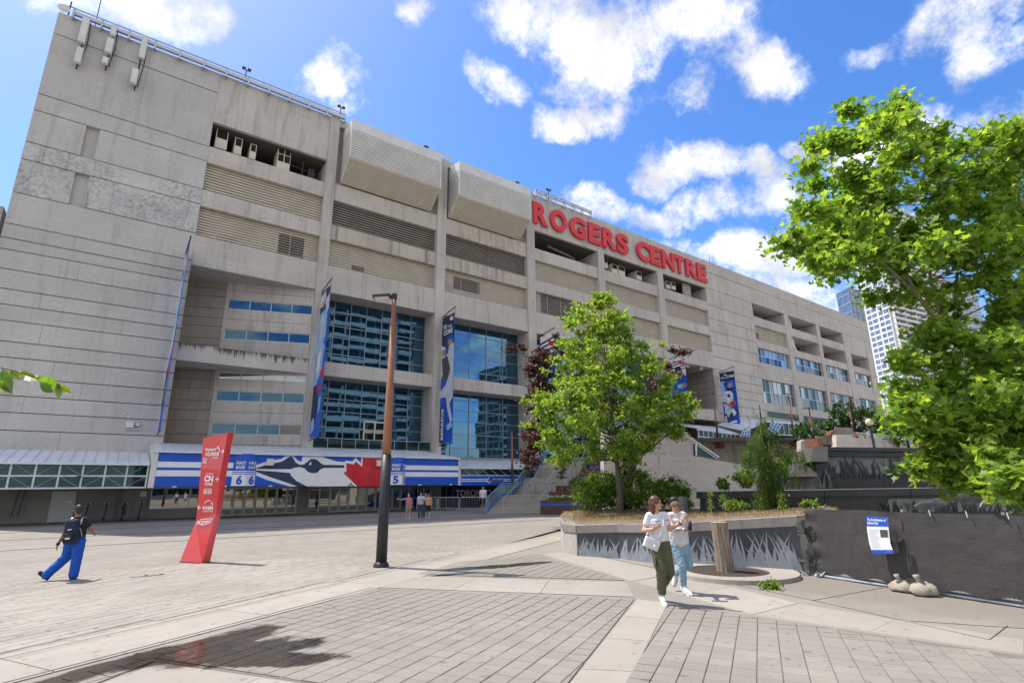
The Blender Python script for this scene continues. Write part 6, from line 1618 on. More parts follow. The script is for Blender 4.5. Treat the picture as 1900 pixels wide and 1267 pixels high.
def fabric(a, b, ztop0, ztop1, n, m, seed, pinch0=False):
    r = random.Random(seed); mb = MB(); ph = [r.uniform(0, 6) for _ in range(6)]
    vs = []
    for i in range(n+1):
        u = i/n; p = a.lerp(b, u)
        for j in range(m+1):
            v = j/m; zt = ztop0+(ztop1-ztop0)*u; zb = .10+.03*math.sin(9*u*(b-a).length+ph[0])
            uu = u*(b-a).length; w = .016*mnoise.noise(V((uu*2.2+seed, v*1.5, 0)))+.010*mnoise.noise(V((uu*6, v*4+seed, 3)))+.007*mnoise.noise(V((uu*13+v*3, v*6, seed)))*(1+2.5*math.exp(-((uu-1.9)/.35)**2))
            sag = -.012*abs(math.sin(u*(b-a).length*2.4))*v**6
            q = p+fn*(.03+w)+Z*(zb+(zt-zb)*v+sag)
            if pinch0 and u < .22:
                f = (1-u/.22); tgt = p+fn*.05+Z*(.18 if v < .33 else .86 if v < .8 else zt); q = q.lerp(V((q.x, q.y, tgt.z)), .0)+fdir*(-.05*f*math.cos(v*10))+fn*(.025*f*math.sin(v*22))
            vs.append(q)
    mb.add(vs, [(i*(m+1)+j, (i+1)*(m+1)+j, (i+1)*(m+1)+j+1, i*(m+1)+j+1) for i in range(n) for j in range(m)])
    return mb.build('fabric', M['mesh'], fz, True)
H0 = 1.33
fabric(fb_[1]-fdir*.22-fn*.02, fb_[2], H0+.02, H0+.03, 60, 26, 3, True); fabric(fb_[2]-fdir*.02, fb_[4], H0+.02, H0+.05, 90, 26, 8)
mb = MB()
for p in (fb_[1], fb_[2], fb_[3], fb_[4]): mb.tube([p-fn*.03, p-fn*.03+Z*(H0+.06)], .022, 8)
mb.tube([fb_[1]-fn*.03+Z*(H0-.05), fb_[4]-fn*.03+Z*(H0-.02)], .018, 8); mb.tube([fb_[1]-fn*.03+Z*.06, fb_[4]-fn*.03+Z*.06], .02, 8); mb.tube([fb_[1]+fn*.07+Z*.035, fb_[4]+fn*.07+Z*.035], .022, 8)
L_ = (fb_[4]-fb_[1]).length
for k in range(int(L_/.055)): q = fb_[1]+fdir*(k*.055)-fn*.03; mb.bar(q+Z*.05, q+Z*.16, .008)
mb.build('steel_frame', M['steel'], fz)
mb = MB(); rr_ = random.Random(3)                      # torn knot and gathered cloth at the free end
for zc, n_, ln in ((.86, 11, .26), (.26, 9, .30)):
    k0 = fb_[1]-fdir*.20+fn*.06+Z*zc
    for i in range(n_):
        a_ = rr_.uniform(-.6, 3.6); d_ = (-fdir*.5*rr_.uniform(-.4, 1)+Z*math.sin(a_)+fdir*math.cos(a_)*.8).normalized(); e_ = d_.cross(fn).normalized()*rr_.uniform(.02, .05); q = k0+d_*ln*rr_.uniform(.6, 1)
        mb.poly([k0-e_*.3, k0+fn*.03, q+e_, q-e_*.6+fn*.03])
mb.ext([fb_[1]-fdir*.26+Z*.05, fb_[1]-fdir*.02+Z*.05, fb_[1]-fdir*.1+Z*.5, fb_[1]-fdir*.16+Z*.84, fb_[1]-fdir*.24+Z*.5], fn*.03); mb.build('torn_fabric', M['mesh'], fz)
mb = MB()
for k in range(9): q = fb_[2]+fdir*(.5+k*.55)+fn*.045+Z*(H0-.03); mb.bar(q, q+Z*.10-fdir*.01, .012)
mb.build('cable_tie', M['white_panel'], fz)
# crumpled plastic sheet at the fence foot
mb = MB(); r_ = random.Random(9); a = G(1508, 1068)
for i in range(26):
    q = a+fdir*r_.uniform(-.45, .30)+fn*r_.uniform(.0, .16); d_ = V((r_.uniform(-1, 1), r_.uniform(-1, 1), r_.uniform(-.1, .6)))*.12; e_ = V((r_.uniform(-1, 1), r_.uniform(-1, 1), .2))*.07
    mb.poly([q+Z*.01, q+d_+Z*.05, q+d_+e_+Z*.06, q+e_+Z*.02])
cs_ = thing('plastic_sheet', tuple(a), 'crumpled grey plastic sheeting at the free foot of the black fence', 'sheeting'); mb.build('sheet', plain('crumpled_plastic', (.22, .25, .28, 1), (.42, .45, .48, 1), 12, .3), cs_)
# poster tied to the fabric
def pp(x, y): d = ray(x, y); k = (fb_[2]-CP).dot(fn)/d.dot(fn); return CP+d*k*.985
pt = thing('poster', tuple(pp(1640, 1028)), 'blue and white information poster tied to the black fence fabric', 'poster')
lft = [(1607, 957), (1609, 985), (1613, 1008), (1619, 1027)]; rgt = [(1647, 960), (1649, 985), (1652, 1008), (1659, 1027)]
mb = MB(); Lp, Rp = [pp(*p) for p in lft], [pp(*p) for p in rgt]
for i in range(3): mb.add([Lp[i], Rp[i], Rp[i+1], Lp[i+1]], [(0, 1, 2, 3)]); mb.add([p-fn*.006 for p in (Lp[i], Rp[i], Rp[i+1], Lp[i+1])], [(3, 2, 1, 0)])
sheet_ = mb.build('poster_sheet', M['white'], pt)
def pf(u, v):
    i = min(2, int(v*3)); f = v*3-i; return Lp[i].lerp(Lp[i+1], f).lerp(Rp[i].lerp(Rp[i+1], f), u)+fn*.004
def pq(u0, v0, u1, v1, mat, nm):
    vs_ = sorted({v0, v1} | {v for v in (1/3, 2/3) if v0 < v < v1}); m = MB()
    for a_, b_ in zip(vs_, vs_[1:]): m.add([pf(u0, a_), pf(u1, a_), pf(u1, b_-1e-4), pf(u0, b_-1e-4)], [(0, 1, 2, 3)])
    m.build(nm, M[mat], sheet_)
pq(0, 0, 1, .22, 'blue2' if 'blue2' in M else 'blue', 'poster_header'); pq(0, .87, 1, 1, 'blue', 'poster_footer'); pq(.6, .3, .95, .50, 'leafpic' if 'leafpic' in M else 'glove', 'poster_picture')
m = MB()
for (s1, v1, v0, u1) in (('The Revitalization of', .10, .045, .92), ('Salmon Run', .18, .115, .55)): letters(m, s1, pf(.05, v1)+fn*.003, pf(u1, v1)-pf(.05, v1), pf(.05, v0)-pf(.05, v1), .03)
m.build('poster_title', M['white'], sheet_)
m = MB()
for k in range(13): v = .29+k*.042; m.add([pf(.07, v), pf(.52 if k % 4 < 3 else .4, v), pf(.52 if k % 4 < 3 else .4, v+.012), pf(.07, v+.012)], [(0, 1, 2, 3)])
for u in (.06, .68): m.add([pf(u, .915), pf(u+.22, .915), pf(u+.22, .945), pf(u, .945)], [(0, 1, 2, 3)])
m.build('poster_text', M['jersey_grey'], sheet_)
m = MB(); m.ext([pp(1653, 982), pp(1662, 988), pp(1670, 1025), pp(1660, 1027)], fn*.012); m.build('folded_flap', M['dark_metal'], pt)
# sandbags
sbm = plain('woven_sandbag', (.40, .36, .29, 1), (.30, .27, .21, 1), 14, .85, bump=.6, bscale=70)
def sandbag(x, y, r, label, seed):
    g = G(x, y); t = thing('sandbag', tuple(g), label, 'sandbag', 'sandbags weighing down the fence'); rg = random.Random(seed); mb = MB(); nu, nv = 20, 10
    vs = []
    for i in range(nv+1):
        th_ = math.pi*i/nv
        for k in range(nu):
            a = 2*math.pi*k/nu; w = 1+.13*math.sin(3*a+seed)+.08*math.sin(7*a+5*th_)+rg.uniform(-.06, .06)
            z = math.cos(th_); z = z*.80 if z > 0 else z*.40
            vs.append((g.x+r*w*math.sin(th_)*math.cos(a)*1.0, g.y+r*w*math.sin(th_)*math.sin(a)*1.25, max(.0, r*.40+r*z*w*1.1)))
    mb.add(vs, [(i*nu+k, (i+1)*nu+k, (i+1)*nu+(k+1) % nu, i*nu+(k+1) % nu) for i in range(nv) for k in range(nu)]); mb.build('bag', sbm, t, True)
    m = MB(); q = g+Z*r*1.15-HR*r*.2; m.tube([q, q+Z*r*.25, q+Z*r*.5-HR*r*.14, q+Z*r*.85-HR*r*.22], [r*.42, r*.20, r*.24, r*.34], 7); m.build('tied_neck', sbm, t, True)
sandbag(1675, 1098, .145, 'left of the two sandbags at the foot of the black fence', 2); sandbag(1714, 1105, .165, 'right and larger of the two sandbags at the fence foot', 5)

# ================================================================== SCOOTERS BY THE BASE WALL
def scooter(px, label, bulky=False):
    g = FY(px, 960, 44.2); g.z = 0; t = thing('kick_scooter', tuple(g), label, 'scooter', 'scooters parked along the base wall')
    mb = MB(); mb.bar(g+V((0, -.45, .12)), g+V((0, .45, .12)), .16, .05, up=Z); mb.build('deck', M['dark_metal'], t)
    mb = MB(); mb.tube([g+V((.0, -.45, .14)), g+V((.08, -.32, 1.05))], .035 if not bulky else .06, 8); mb.build('stem', M['dark_metal'], t)
    h = g+V((.08, -.32, 1.08)); mb = MB(); mb.tube([h-V((.26, 0, 0)), h+V((.26, 0, 0))], .025, 6); b = mb.build('handlebar', M['dark_metal'], t)
    mb = MB(); mb.box(h.x-.2, h.x-.12, h.y-.06, h.y-.02, h.z-.02, h.z+.05); mb.box(h.x+.06, h.x+.14, h.y-.06, h.y-.02, h.z-.02, h.z+.05); mb.build('lamp', M['white_panel'], b)
    for s in (-.5, .5):
        mb = MB(); mb.tube([g+V((-.03, s, .11)), g+V((.03, s, .11))], .11, 14); mb.build('wheel', M['dark_metal'], t)
    if bulky:
        mb = MB(); mb.box(h.x-.12, h.x+.1, h.y-.1, h.y+.1, .35, .62); mb.ell((g.x+.02, g.y-.3, .75), (.12, .1, .14)); mb.build('bag', M['dark_metal'], t)
scooter(157, 'first thin scooter right of the walker by the grey base wall'); scooter(192, 'second scooter along the base wall, thin dark stem'); scooter(225, 'bulkier scooter with a dark bag on its stem', True); scooter(256, 'scooter nearest the ticket window')

# ================================================================== LEAFY BRANCH AT THE LEFT EDGE
def sprig():
    dp = 2.6; t = thing('leafy_branch', tuple(P(-300, 640, dp)), 'leafy twig with toothed bright green leaves reaching in from the left edge', 'branch')
    mb = MB(); mb.tube([P(-700, 560, dp+.3), P(-300, 640, dp+.1), P(0, 682, dp), P(50, 694, dp), P(80, 705, dp), P(112, 720, dp)], [.012, .006, .0022, .0018, .0014, .001], 6); mb.build('twig', M['bark_dark'], t)
    M['leaf_near'] = leafmat('near_leaf', (.10, .20, .03, 1), (.17, .28, .03, 1), (.30, .38, .03, 1), .6, .35)
    def leaf(pts, mid, tint):
        m = MB(); c = [P(x, y, dp+dz) for x, y, dz in mid]; n = len(mid); l = [P(x, y, dp+dz) for x, y, dz in pts[:n]]; r = [P(x, y, dp+dz) for x, y, dz in pts[n:]]
        for i in range(n-1): m.add([l[i], l[i+1], c[i+1], c[i]], [(0, 1, 2, 3)]); m.add([c[i], c[i+1], r[i+1], r[i]], [(0, 1, 2, 3)])
        me = m.mesh('leaf', M['leaf_near'], True); a = me.attributes.new('tint', 'FLOAT', 'FACE'); a.data.foreach_set('value', [tint+rnd.uniform(-.08, .08) for _ in range(len(m.f))]); inst('leaf', me, t)
    def oval(x0, y0, x1, y1, w, tint, dz=.0, tilt=.02, n=9):
        d = V((x1-x0, y1-y0)); p = V((-d.y, d.x)).normalized(); L, Rr, Mm = [], [], []
        for i in range(n):
            u = i/(n-1); ww = w*math.sin(math.pi*min(1, u**.8))*(1.0 if i % 2 else .90)+.2; c = V((x0, y0))+d*u
            Mm.append((c.x, c.y, dz+.012*math.sin(3*u))); L.append((c.x+p.x*ww, c.y+p.y*ww, dz+tilt)); Rr.append((c.x-p.x*ww, c.y-p.y*ww, dz-tilt))
        leaf(L+Rr, Mm, tint)
    oval(4, 684, 22, 730, 12, .12, 0, .03); oval(20, 686, 36, 706, 7, .95, .01, -.02); oval(32, 690, 74, 706, 8.5, 1.0, 0, -.015); oval(-4, 706, 24, 731, 7, .25, -.02, .03); oval(-10, 712, 10, 725, 6, .95, .01)
    oval(66, 698, 88, 706, 5, .9, .02, -.01); oval(72, 706, 112, 714, 12, .35, -.02, .03); oval(74, 712, 100, 728, 9, .2, -.03, .03); oval(108, 712, 110, 741, 8, .6, -.01, .02); oval(112, 716, 132, 731, 6.5, 1.0, 0, -.01); oval(104, 712, 116, 720, 5, .85, -.03); oval(-30, 700, 0, 690, 10, .4)
sprig()

# ================================================================== PEOPLE
SKIN = plain('warm_skin', (.56, .32, .225, 1), (.50, .275, .19, 1), 20, .5)
SKIN2 = plain('brown_skin', (.32, .165, .105, 1), (.27, .135, .085, 1), 20, .5)
def cloth(name, c, c2=None, sc=12):
    return plain(name, c, c2, sc, .85, bump=.35, bscale=28)
HAIRB = plain('auburn_hair', (.15, .055, .03, 1), (.09, .034, .02, 1), 40, .45); HAIRD = plain('dark_hair', (.04, .026, .022, 1), (.02, .014, .012, 1), 40, .4)
def fuse(mb, name, mat, parent, voxel=.009, it=5, smooth=True, wrinkle=0.0):
    me = mb.mesh(name, mat); o = bpy.data.objects.new(name, me); COL.objects.link(o)
    r = o.modifiers.new('r', 'REMESH'); r.mode = 'VOXEL'; r.voxel_size = voxel; r.use_smooth_shade = True
    s = o.modifiers.new('s', 'SMOOTH'); s.iterations = it; s.factor = .5
    dg = bpy.context.evaluated_depsgraph_get(); m2 = bpy.data.meshes.new_from_object(o.evaluated_get(dg)); m2.name = name
    bpy.data.objects.remove(o); bpy.data.meshes.remove(me)
    if wrinkle:
        n = len(m2.vertices); co = np.empty(n*3, np.float32); no = np.empty(n*3, np.float32); m2.vertices.foreach_get('co', co); m2.vertices.foreach_get('normal', no)
        co = co.reshape(-1, 3); no = no.reshape(-1, 3)
        w = np.sin(co[:, 2]*95+np.sin(co[:, 0]*40)*2.2+co[:, 1]*30)*.5+np.sin(co[:, 2]*42-co[:, 0]*60+np.cos(co[:, 1]*50))*.6
        co += no*(w*wrinkle)[:, None]; m2.vertices.foreach_set('co', co.ravel()); m2.update()
    m2.materials.clear(); m2.materials.append(mat)
    return inst(name, m2, parent, local=True)
def hand(mb, w, d, n, s=1.0, curl=.5, spread=.12, side=1):
    """five separate fingers rooted in the palm: w wrist, d pointing direction, n palm normal"""
    w, d, n = V(w), V(d).normalized(), V(n); n = (n-d*n.dot(d)).normalized(); x = d.cross(n)*side
    pc = w+d*.045*s
    for k in (-1, 0, 1): mb.capsule(w+x*.012*k*s, w+d*.085*s+x*.022*k*s, .017*s, .015*s, 8)
    for k, ln in ((-1.5, .062), (-.5, .074), (.5, .07), (1.5, .055)):
        b = w+d*.088*s+x*.0165*k*s; d1 = (d+x*spread*k+n*curl*.35).normalized(); m = b+d1*ln*.5*s; d2 = (d1+n*curl*.9).normalized(); e = m+d2*ln*.5*s
        mb.capsule(b, m, .0092*s, .0085*s, 8); mb.capsule(m, e, .0085*s, .0068*s, 8)
    b = w+d*.03*s-x*.026*s; m = b+(d*.7-x*.75+n*.3).normalized()*.04*s; e = m+(d*.95-x*.2+n*.25).normalized()*.032*s
    mb.capsule(b, m, .013*s, .010*s, 8); mb.capsule(m, e, .010*s, .008*s, 8)
def body_mesh(J, s=1.0, female=False, neckr=.052):
    mb = MB()
    h = J['head']; f = J['face'].normalized(); up = (J['head']-J['neck']).normalized(); f = (f-up*f.dot(up)*.6).normalized(); r = f.cross(up).normalized()
    R_ = Matrix((r, f, up)).transposed(); R_ = Matrix(((r.x, f.x, up.x), (r.y, f.y, up.y), (r.z, f.z, up.z)))
    mb.ell(h+up*.02*s-f*.01*s, (.073*s, .092*s, .10*s), R_); mb.ell(h-up*.045*s+f*.022*s, (.054*s, .062*s, .066*s), R_)
    mb.capsule(h-up*.005*s+f*.09*s, h-up*.03*s+f*.104*s, .009*s, .014*s, 8); mb.ell(h-up*.062*s+f*.080*s, (.024*s, .012*s, .011*s), R_); mb.ell(h-up*.095*s+f*.068*s, (.02*s, .018*s, .014*s), R_)
    mb.ell(h+up*.022*s+f*.078*s, (.05*s, .012*s, .010*s), R_)
    for k in (-1, 1): mb.ell(h+r*.073*s*k-f*.008*s-up*.01*s, (.012*s, .022*s, .032*s), R_); mb.ell(h+r*.038*s*k+f*.058*s-up*.032*s, (.022*s, .02*s, .02*s), R_)
    mb.capsule(J['neck']-up*.05*s, h-up*.05*s-f*.01*s, neckr*s*1.12, neckr*s, 12)
    sl, sr, pv = J['shL'], J['shR'], J['pelvis']; ch = (sl+sr)/2*.72+pv*.28; sw = (sr-sl).length
    mb.capsule(sl, sr, .052*s, .052*s); mb.capsule(ch-(sr-sl)*.22, ch+(sr-sl)*.22, .105*s, .105*s); mb.capsule(pv.lerp(ch, .55)-(sr-sl)*.14, pv.lerp(ch, .55)+(sr-sl)*.14, .092*s, .092*s); mb.capsule(pv-(sr-sl)*.20, pv+(sr-sl)*.20, .105*s, .105*s); mb.capsule(ch, J['neck'], .085*s, .06*s)
    for k in 'LR':
        mb.capsule(J['sh'+k], J['el'+k], .050*s, .040*s); mb.capsule(J['el'+k], J['wr'+k], .041*s, .027*s)
        mb.capsule(J['hip'+k], J['kn'+k], .086*s, .058*s); mb.capsule(J['kn'+k], J['an'+k], .056*s, .036*s)
        mb.capsule(J['an'+k]-Z*.02*s, J['toe'+k], .036*s, .028*s)
        d, n, side, curl = J['hand'+k]; hand(mb, J['wr'+k], d, n, s, curl, side=side)
    return mb, (h, f, up, r, R_)
def tops(J, s, sleeve=.55, length=1.0, fat=1.0, sleeves=True, hem=.0):
    mb = MB(); sl, sr, pv = J['shL'], J['shR'], J['pelvis']; ch = (sl+sr)/2*.72+pv*.28; w = sr-sl; lo = pv+Z*hem
    mb.capsule(sl+w*.02, sr-w*.02, .064*s, .064*s); mb.capsule(ch-w*.24, ch+w*.24, .122*s*fat, .122*s*fat); mb.capsule(pv.lerp(ch, .55)-w*.19, pv.lerp(ch, .55)+w*.19, .112*s*fat, .112*s*fat); mb.capsule(lo-w*.20, lo+w*.20, .12*s*fat, .12*s*fat); mb.capsule(ch, J['neck']-Z*.045*s, .11*s, .068*s)
    for a in (-.24, 0, .24): mb.capsule(ch+w*a, lo+w*a*.9, .118*s*fat, .118*s*fat)
    if sleeves:
        for k in 'LR': mb.capsule(J['sh'+k], J['sh'+k].lerp(J['el'+k], sleeve), .064*s, .060*s)
    return mb
def legs(J, s, ends=(1.0, 1.0), loose=1.0, r=(.108, .078, .055)):
    mb = MB(); pv = J['pelvis']; w = J['shR']-J['shL']
    mb.capsule(pv-w*.17+Z*.0, pv+w*.17+Z*.0, .108*s, .108*s)
    for k, e in zip('LR', ends):
        an = J['kn'+k].lerp(J['an'+k], e); mb.capsule(J['hip'+k], J['kn'+k], r[0]*s*loose, r[1]*s*loose, 14); mb.capsule(J['kn'+k], an, r[1]*s*loose, r[2]*s*loose, 14); mb.capsule(pv-Z*.03, J['hip'+k], .105*s, .11*s)
    return mb
def shoe(J, k, mat, sole, t, s=1.0):
    mb = MB(); a, e = J['an'+k], J['toe'+k]; d = (e-a); dh = V((d.x, d.y, d.z)).normalized()
    heel = a-Z*.055*s-dh*.03*s; mb.capsule(a-Z*.02*s, heel, .045*s, .042*s); mb.capsule(heel, e, .043*s, .034*s); mb.capsule(a-Z*.02*s, a.lerp(e, .6), .04*s, .03*s); o = fuse(mb, 'shoe', mat, t, .009*s, 3)
    m = MB(); up = V((0, 0, 1)); up = (up-dh*up.dot(dh)).normalized(); x = dh.cross(up); h = heel-up*.032*s-dh*.03*s; q = e-up*.028*s+dh*.026*s
    m.ext([h-x*.032*s, h+x*.032*s, h.lerp(q, .6)+x*.045*s, q+x*.022*s, q-x*.022*s, h.lerp(q, .6)-x*.045*s], -up*.016*s); m.build('sole', sole, o, local=True)
def face_bits(hd, t, s=1.0, brows=True, glasses=False, smile=False):
    h, f, up, r, _ = hd; m = MB()
    for k in (-1, 1): m.ell(h+up*.004*s+f*.083*s+r*.031*s*k, (.0125*s, .006*s, .006*s))
    m.build('eyes', HAIRD, t, True, True); m = MB()
    for k in (-1, 1): m.bar(h+up*.028*s+f*.087*s+r*.012*s*k, h+up*.030*s+f*.077*s+r*.052*s*k, .009*s, .006*s, up=f)
    m.build('eyebrows', HAIRD, t, local=True)
    m = MB(); m.ell(h-up*.062*s+f*.088*s, (.020*s, .006*s, .007*s)); m.build('lips', LIPS, t, True, True)
    if glasses:
        m = MB()
        for k in (-1, 1):
            c_ = h+up*.002*s+f*.096*s+r*.034*s*k; m.tube([c_+r*(.026*s*math.cos(a))+up*(.026*s*math.sin(a)) for a in [2*math.pi*i/14 for i in range(15)]], .0022*s, 5); m.tube([c_+r*.026*s*k, h+r*.076*s*k-f*.01*s+up*.006*s], .0022*s, 5)
        m.bar(h+up*.004*s+f*.098*s-r*.009*s, h+up*.004*s+f*.098*s+r*.009*s, .003); m.build('glasses', M['dark_metal'], t, local=True)
LIPS = plain('lips', (.36, .10, .085, 1), rough=.4)
WHITE_TEE = cloth('white_tee', (.72, .73, .76, 1), (.64, .65, .68, 1)); GREY_TANK = cloth('pale_grey_tank', (.64, .64, .66, 1), (.56, .56, .58, 1)); OLIVE = cloth('olive_cargo_cloth', (.105, .11, .055, 1), (.08, .085, .042, 1)); DENIM = cloth('light_denim', (.27, .40, .50, 1), (.17, .28, .38, 1), 7)
SHOE_W = plain('white_leather', (.74, .75, .77, 1), rough=.45); SCRUB = cloth('bright_blue_scrubs', (.012, .10, .50, 1), (.01, .075, .40, 1)); BLACKT = cloth('black_tee', (.014, .014, .016, 1), (.022, .022, .025, 1)); NAVYB = cloth('navy_backpack_cloth', (.012, .02, .04, 1), (.02, .03, .055, 1)); BLK = plain('black_rubber', (.02, .02, .022, 1), rough=.6)
RZ = -YAW           # local x = picture right, local y = away from the viewer
def root_at(g, label, name='person', turn=0.0):
    return thing(name, tuple(g), label, 'person', None, RZ+turn)

# ---- woman: white tee, olive trousers, white shoulder bag
def woman():
    g = G(1226, 1121); t = root_at(g, 'woman in white tee and olive cargo trousers with a white shoulder bag, gesturing'); k = .00167*.985
    def p(zx, zy, y=0.0): z = (1180-zy)*k; return V(((zx-305)*k+.075*z, y, z))
    J = dict(head=p(262, 228, .0), neck=p(268, 322, .02), face=V((.92, -.32, .06)), shL=p(192, 350, .02), shR=p(352, 345, .02), elL=p(140, 492, .0), wrL=p(200, 470, -.20), elR=p(398, 480, -.04), wrR=p(472, 412, -.24),
             pelvis=p(305, 610, .04), hipL=p(262, 630, .03), hipR=p(345, 630, .03), knL=p(300, 860, -.10), anL=p(312, 1080, -.02), toeL=p(322, 1168, -.20), knR=p(392, 880, .0), anR=p(343, 1062, .26), toeR=p(346, 1112, .14),
             handL=(V((.75, -.35, .35)), V((.3, .6, .3)), -1, 1.2), handR=(V((.38, -.05, .92)), V((-.75, -.6, .1)), 1, .12))
    b, hd = body_mesh(J, .97, True, .046); fuse(b, 'body', SKIN, t, .0075, 3); face_bits(hd, t, .97)
    h, f, up, r, _ = hd
    m = MB(); m.ell(h+up*.035-f*.025, (.088, .098, .098), hd[4]); m.capsule(h-f*.06+up*.0, h-f*.075-up*.17, .07, .05); m.capsule(h-r*.055-f*.035, h-r*.045-f*.05-up*.19, .045, .035); m.capsule(h+r*.06-f*.04, h+r*.05-f*.05-up*.18, .04, .03); m.capsule(h+up*.085+f*.03, h+r*.07+f*.03+up*.03, .028, .02); m.capsule(h+up*.085+f*.03, h-r*.07+f*.03+up*.03, .028, .02); fuse(m, 'hair', HAIRB, t, .009, 2, wrinkle=.002)
    fuse(tops(J, .97, .52, fat=.96, hem=.065), 'white_tee', WHITE_TEE, t, .0085, 4, wrinkle=.0028)
    fuse(legs(J, .97, (.90, .92), 1.08, (.108, .088, .068)), 'cargo_trousers', OLIVE, t, .009, 4, wrinkle=.004)
    m = MB()
    for kk in 'LR': q = J['kn'+kk].lerp(J['an'+kk], .90); d = (J['an'+kk]-J['kn'+kk]).normalized(); m.tube([q-d*.03, q+d*.03], [.062, .050], 14)
    m.build('elastic_cuff', OLIVE, t, True, True)
    m = MB(); q = J['hipL'].lerp(J['knL'], .62); m.obox(q+V((-.115, -.06, -.09)), (.03, -.05, 0), (.03, .10, 0), (0, 0, .16)); m.build('cargo_pocket', OLIVE, t, local=True)
    for kk in 'LR': shoe(J, kk, SHOE_W, SHOE_W, t, .95)
    m = MB(); m.tube([J['wrR']+V((-.012, .01, -.012)), J['wrR']+V((.0, .0, .004))], .034, 12); m.build('bracelet', BLK, t, True, True)
    m = MB(); m.tube([p(205, 505, -.13)+V((-.02, 0, 0)), p(214, 480, -.14)], .033, 10); m.build('wristwatch', M['steel'], t, True, True)
    m = MB()
    for (x, y, w) in ((232, 400, 8), (248, 396, 12), (270, 400, 6), (338, 388, 8), (356, 386, 9), (372, 384, 6)): q = p(x, y, -.135); m.box(q.x-.004*w/8, q.x+.012*w/8, q.y-.02, q.y+.02, q.z-.004, q.z+.006)
    m.build('chest_print', HAIRD, t, local=True)
    bag = thing('shoulder_bag', tuple(g), 'small cream shoulder bag with a round pouch hanging at the hip of the woman', 'bag', None, RZ)
    m = MB(); o = p(192, 608, -.16)
    u = V((1, .1, -.42)).normalized(); w = V((.40, 0, .9)).normalized()
    y_ = u.cross(w).normalized(); m.obox(o-u*.125-w*.085-y_*.04, u*.25, w*.17, y_*.08); fuse(m, 'bag_body', SHOE_W, bag, .011, 9); m = MB(); m.ell(p(212, 636, -.225), (.035, .02, .035)); m.build('coin_pouch', SHOE_W, bag, True, True)
    m = MB(); m.tube([p(255, 578, -.16), p(290, 500, -.165), p(312, 420, -.16), p(322, 350, -.10), p(326, 322, .0), p(312, 325, .08), p(250, 420, .15), p(190, 520, .1), p(150, 560, -.05)], .012, 6); m.build('strap', SHOE_W, bag, True, True)
woman()

# ---- man: grey sleeveless top, light jeans
def man():
    g = G(1270, 1102); t = root_at(g, 'man in grey sleeveless top and pale jeans looking down, walking beside the woman'); k = .00174
    def p(zx, zy, y=0.0): z = (1075-zy)*k; return V(((zx-557)*k+.085*z, y, z))
    J = dict(head=p(452, 198, -.04), neck=p(478, 280, .03), face=V((-.05, -.92, -.32)), shL=p(402, 318, .03), shR=p(560, 310, .03), elL=p(412, 405, -.12), wrL=p(418, 450, -.33), elR=p(598, 415, .0), wrR=p(600, 432, -.14),
             pelvis=p(513, 590, .05), hipL=p(475, 610, .04), hipR=p(560, 610, .04), knL=p(522, 800, -.10), anL=p(545, 985, -.02), toeL=p(590, 1060, -.20), knR=p(612, 800, .02), anR=p(510, 905, .30), toeR=p(490, 1010, .26),
             handL=(V((.45, -.8, .1)), V((0, .2, 1)), -1, .9), handR=(V((-.35, -.8, .25)), V((-.5, .1, .8)), 1, 1.1))
    b, hd = body_mesh(J, 1.0, False, .056); fuse(b, 'body', SKIN, t, .0078, 3); face_bits(hd, t, 1.0, glasses=True)
    h, f, up, r, _ = hd
    m = MB(); m.ell(h+up*.062-f*.03, (.079, .092, .070), hd[4]); m.ell(h+up*.115+f*.01, (.06, .055, .026), hd[4])
    for kk in (-1, 1): m.capsule(h+r*.068*kk+up*.06, h+r*.07*kk-f*.02, .02, .014)
    fuse(m, 'hair', HAIRD, t, .009, 2, wrinkle=.002)
    fuse(tops(J, 1.0, .5, fat=1.03, sleeves=False, hem=-.0), 'sleeveless_top', GREY_TANK, t, .0085, 4, wrinkle=.003)
    fuse(legs(J, 1.0, (.98, .95), 1.0, (.104, .072, .056)), 'jeans', DENIM, t, .009, 4, wrinkle=.003)
    for kk in 'LR': shoe(J, kk, SHOE_W, SHOE_W, t, 1.02)
    bk = thing('folded_leaflet', tuple(g), 'open printed leaflet held between the couple', 'leaflet', None, RZ)
    m = MB(); c = p(424, 442, -.43); m.obox(c+V((-.13, .02, -.03)), V((.12, -.04, .055)), V((.02, .10, .02)), V((0, -.004, .008))); m.obox(c+V((-.01, -.02, .025)), V((.11, .0, -.02)), V((.02, .10, .02)), V((0, -.004, .008))); m.build('pages', M['jersey_grey'], bk, local=True)
    m = MB(); m.obox(c+V((-.12, .025, -.01)), V((.08, -.027, .036)), V((.015, .06, .012)), V((0, -.003, .006))); m.build('page_print', M['glove'], bk, local=True)
    bt = thing('water_bottle', tuple(g), 'dark blue bottle and phone held in the outer hand of the man', 'bottle', None, RZ)
    m = MB(); c = p(580, 415, -.24); m.tube([c+V((-.01, 0, -.07)), c+V((0, 0, .05)), c+V((.005, 0, .075)), c+V((.005, 0, .10))], [.034, .034, .02, .018], 12); m.build('flask', M['navy'], bt, True, True); m = MB(); m.obox(c+V((-.13, -.05, -.075)), V((.14, 0, .03)), V((0, .07, 0)), V((0, 0, .01))); m.build('phone', BLK, bt, local=True)
man()

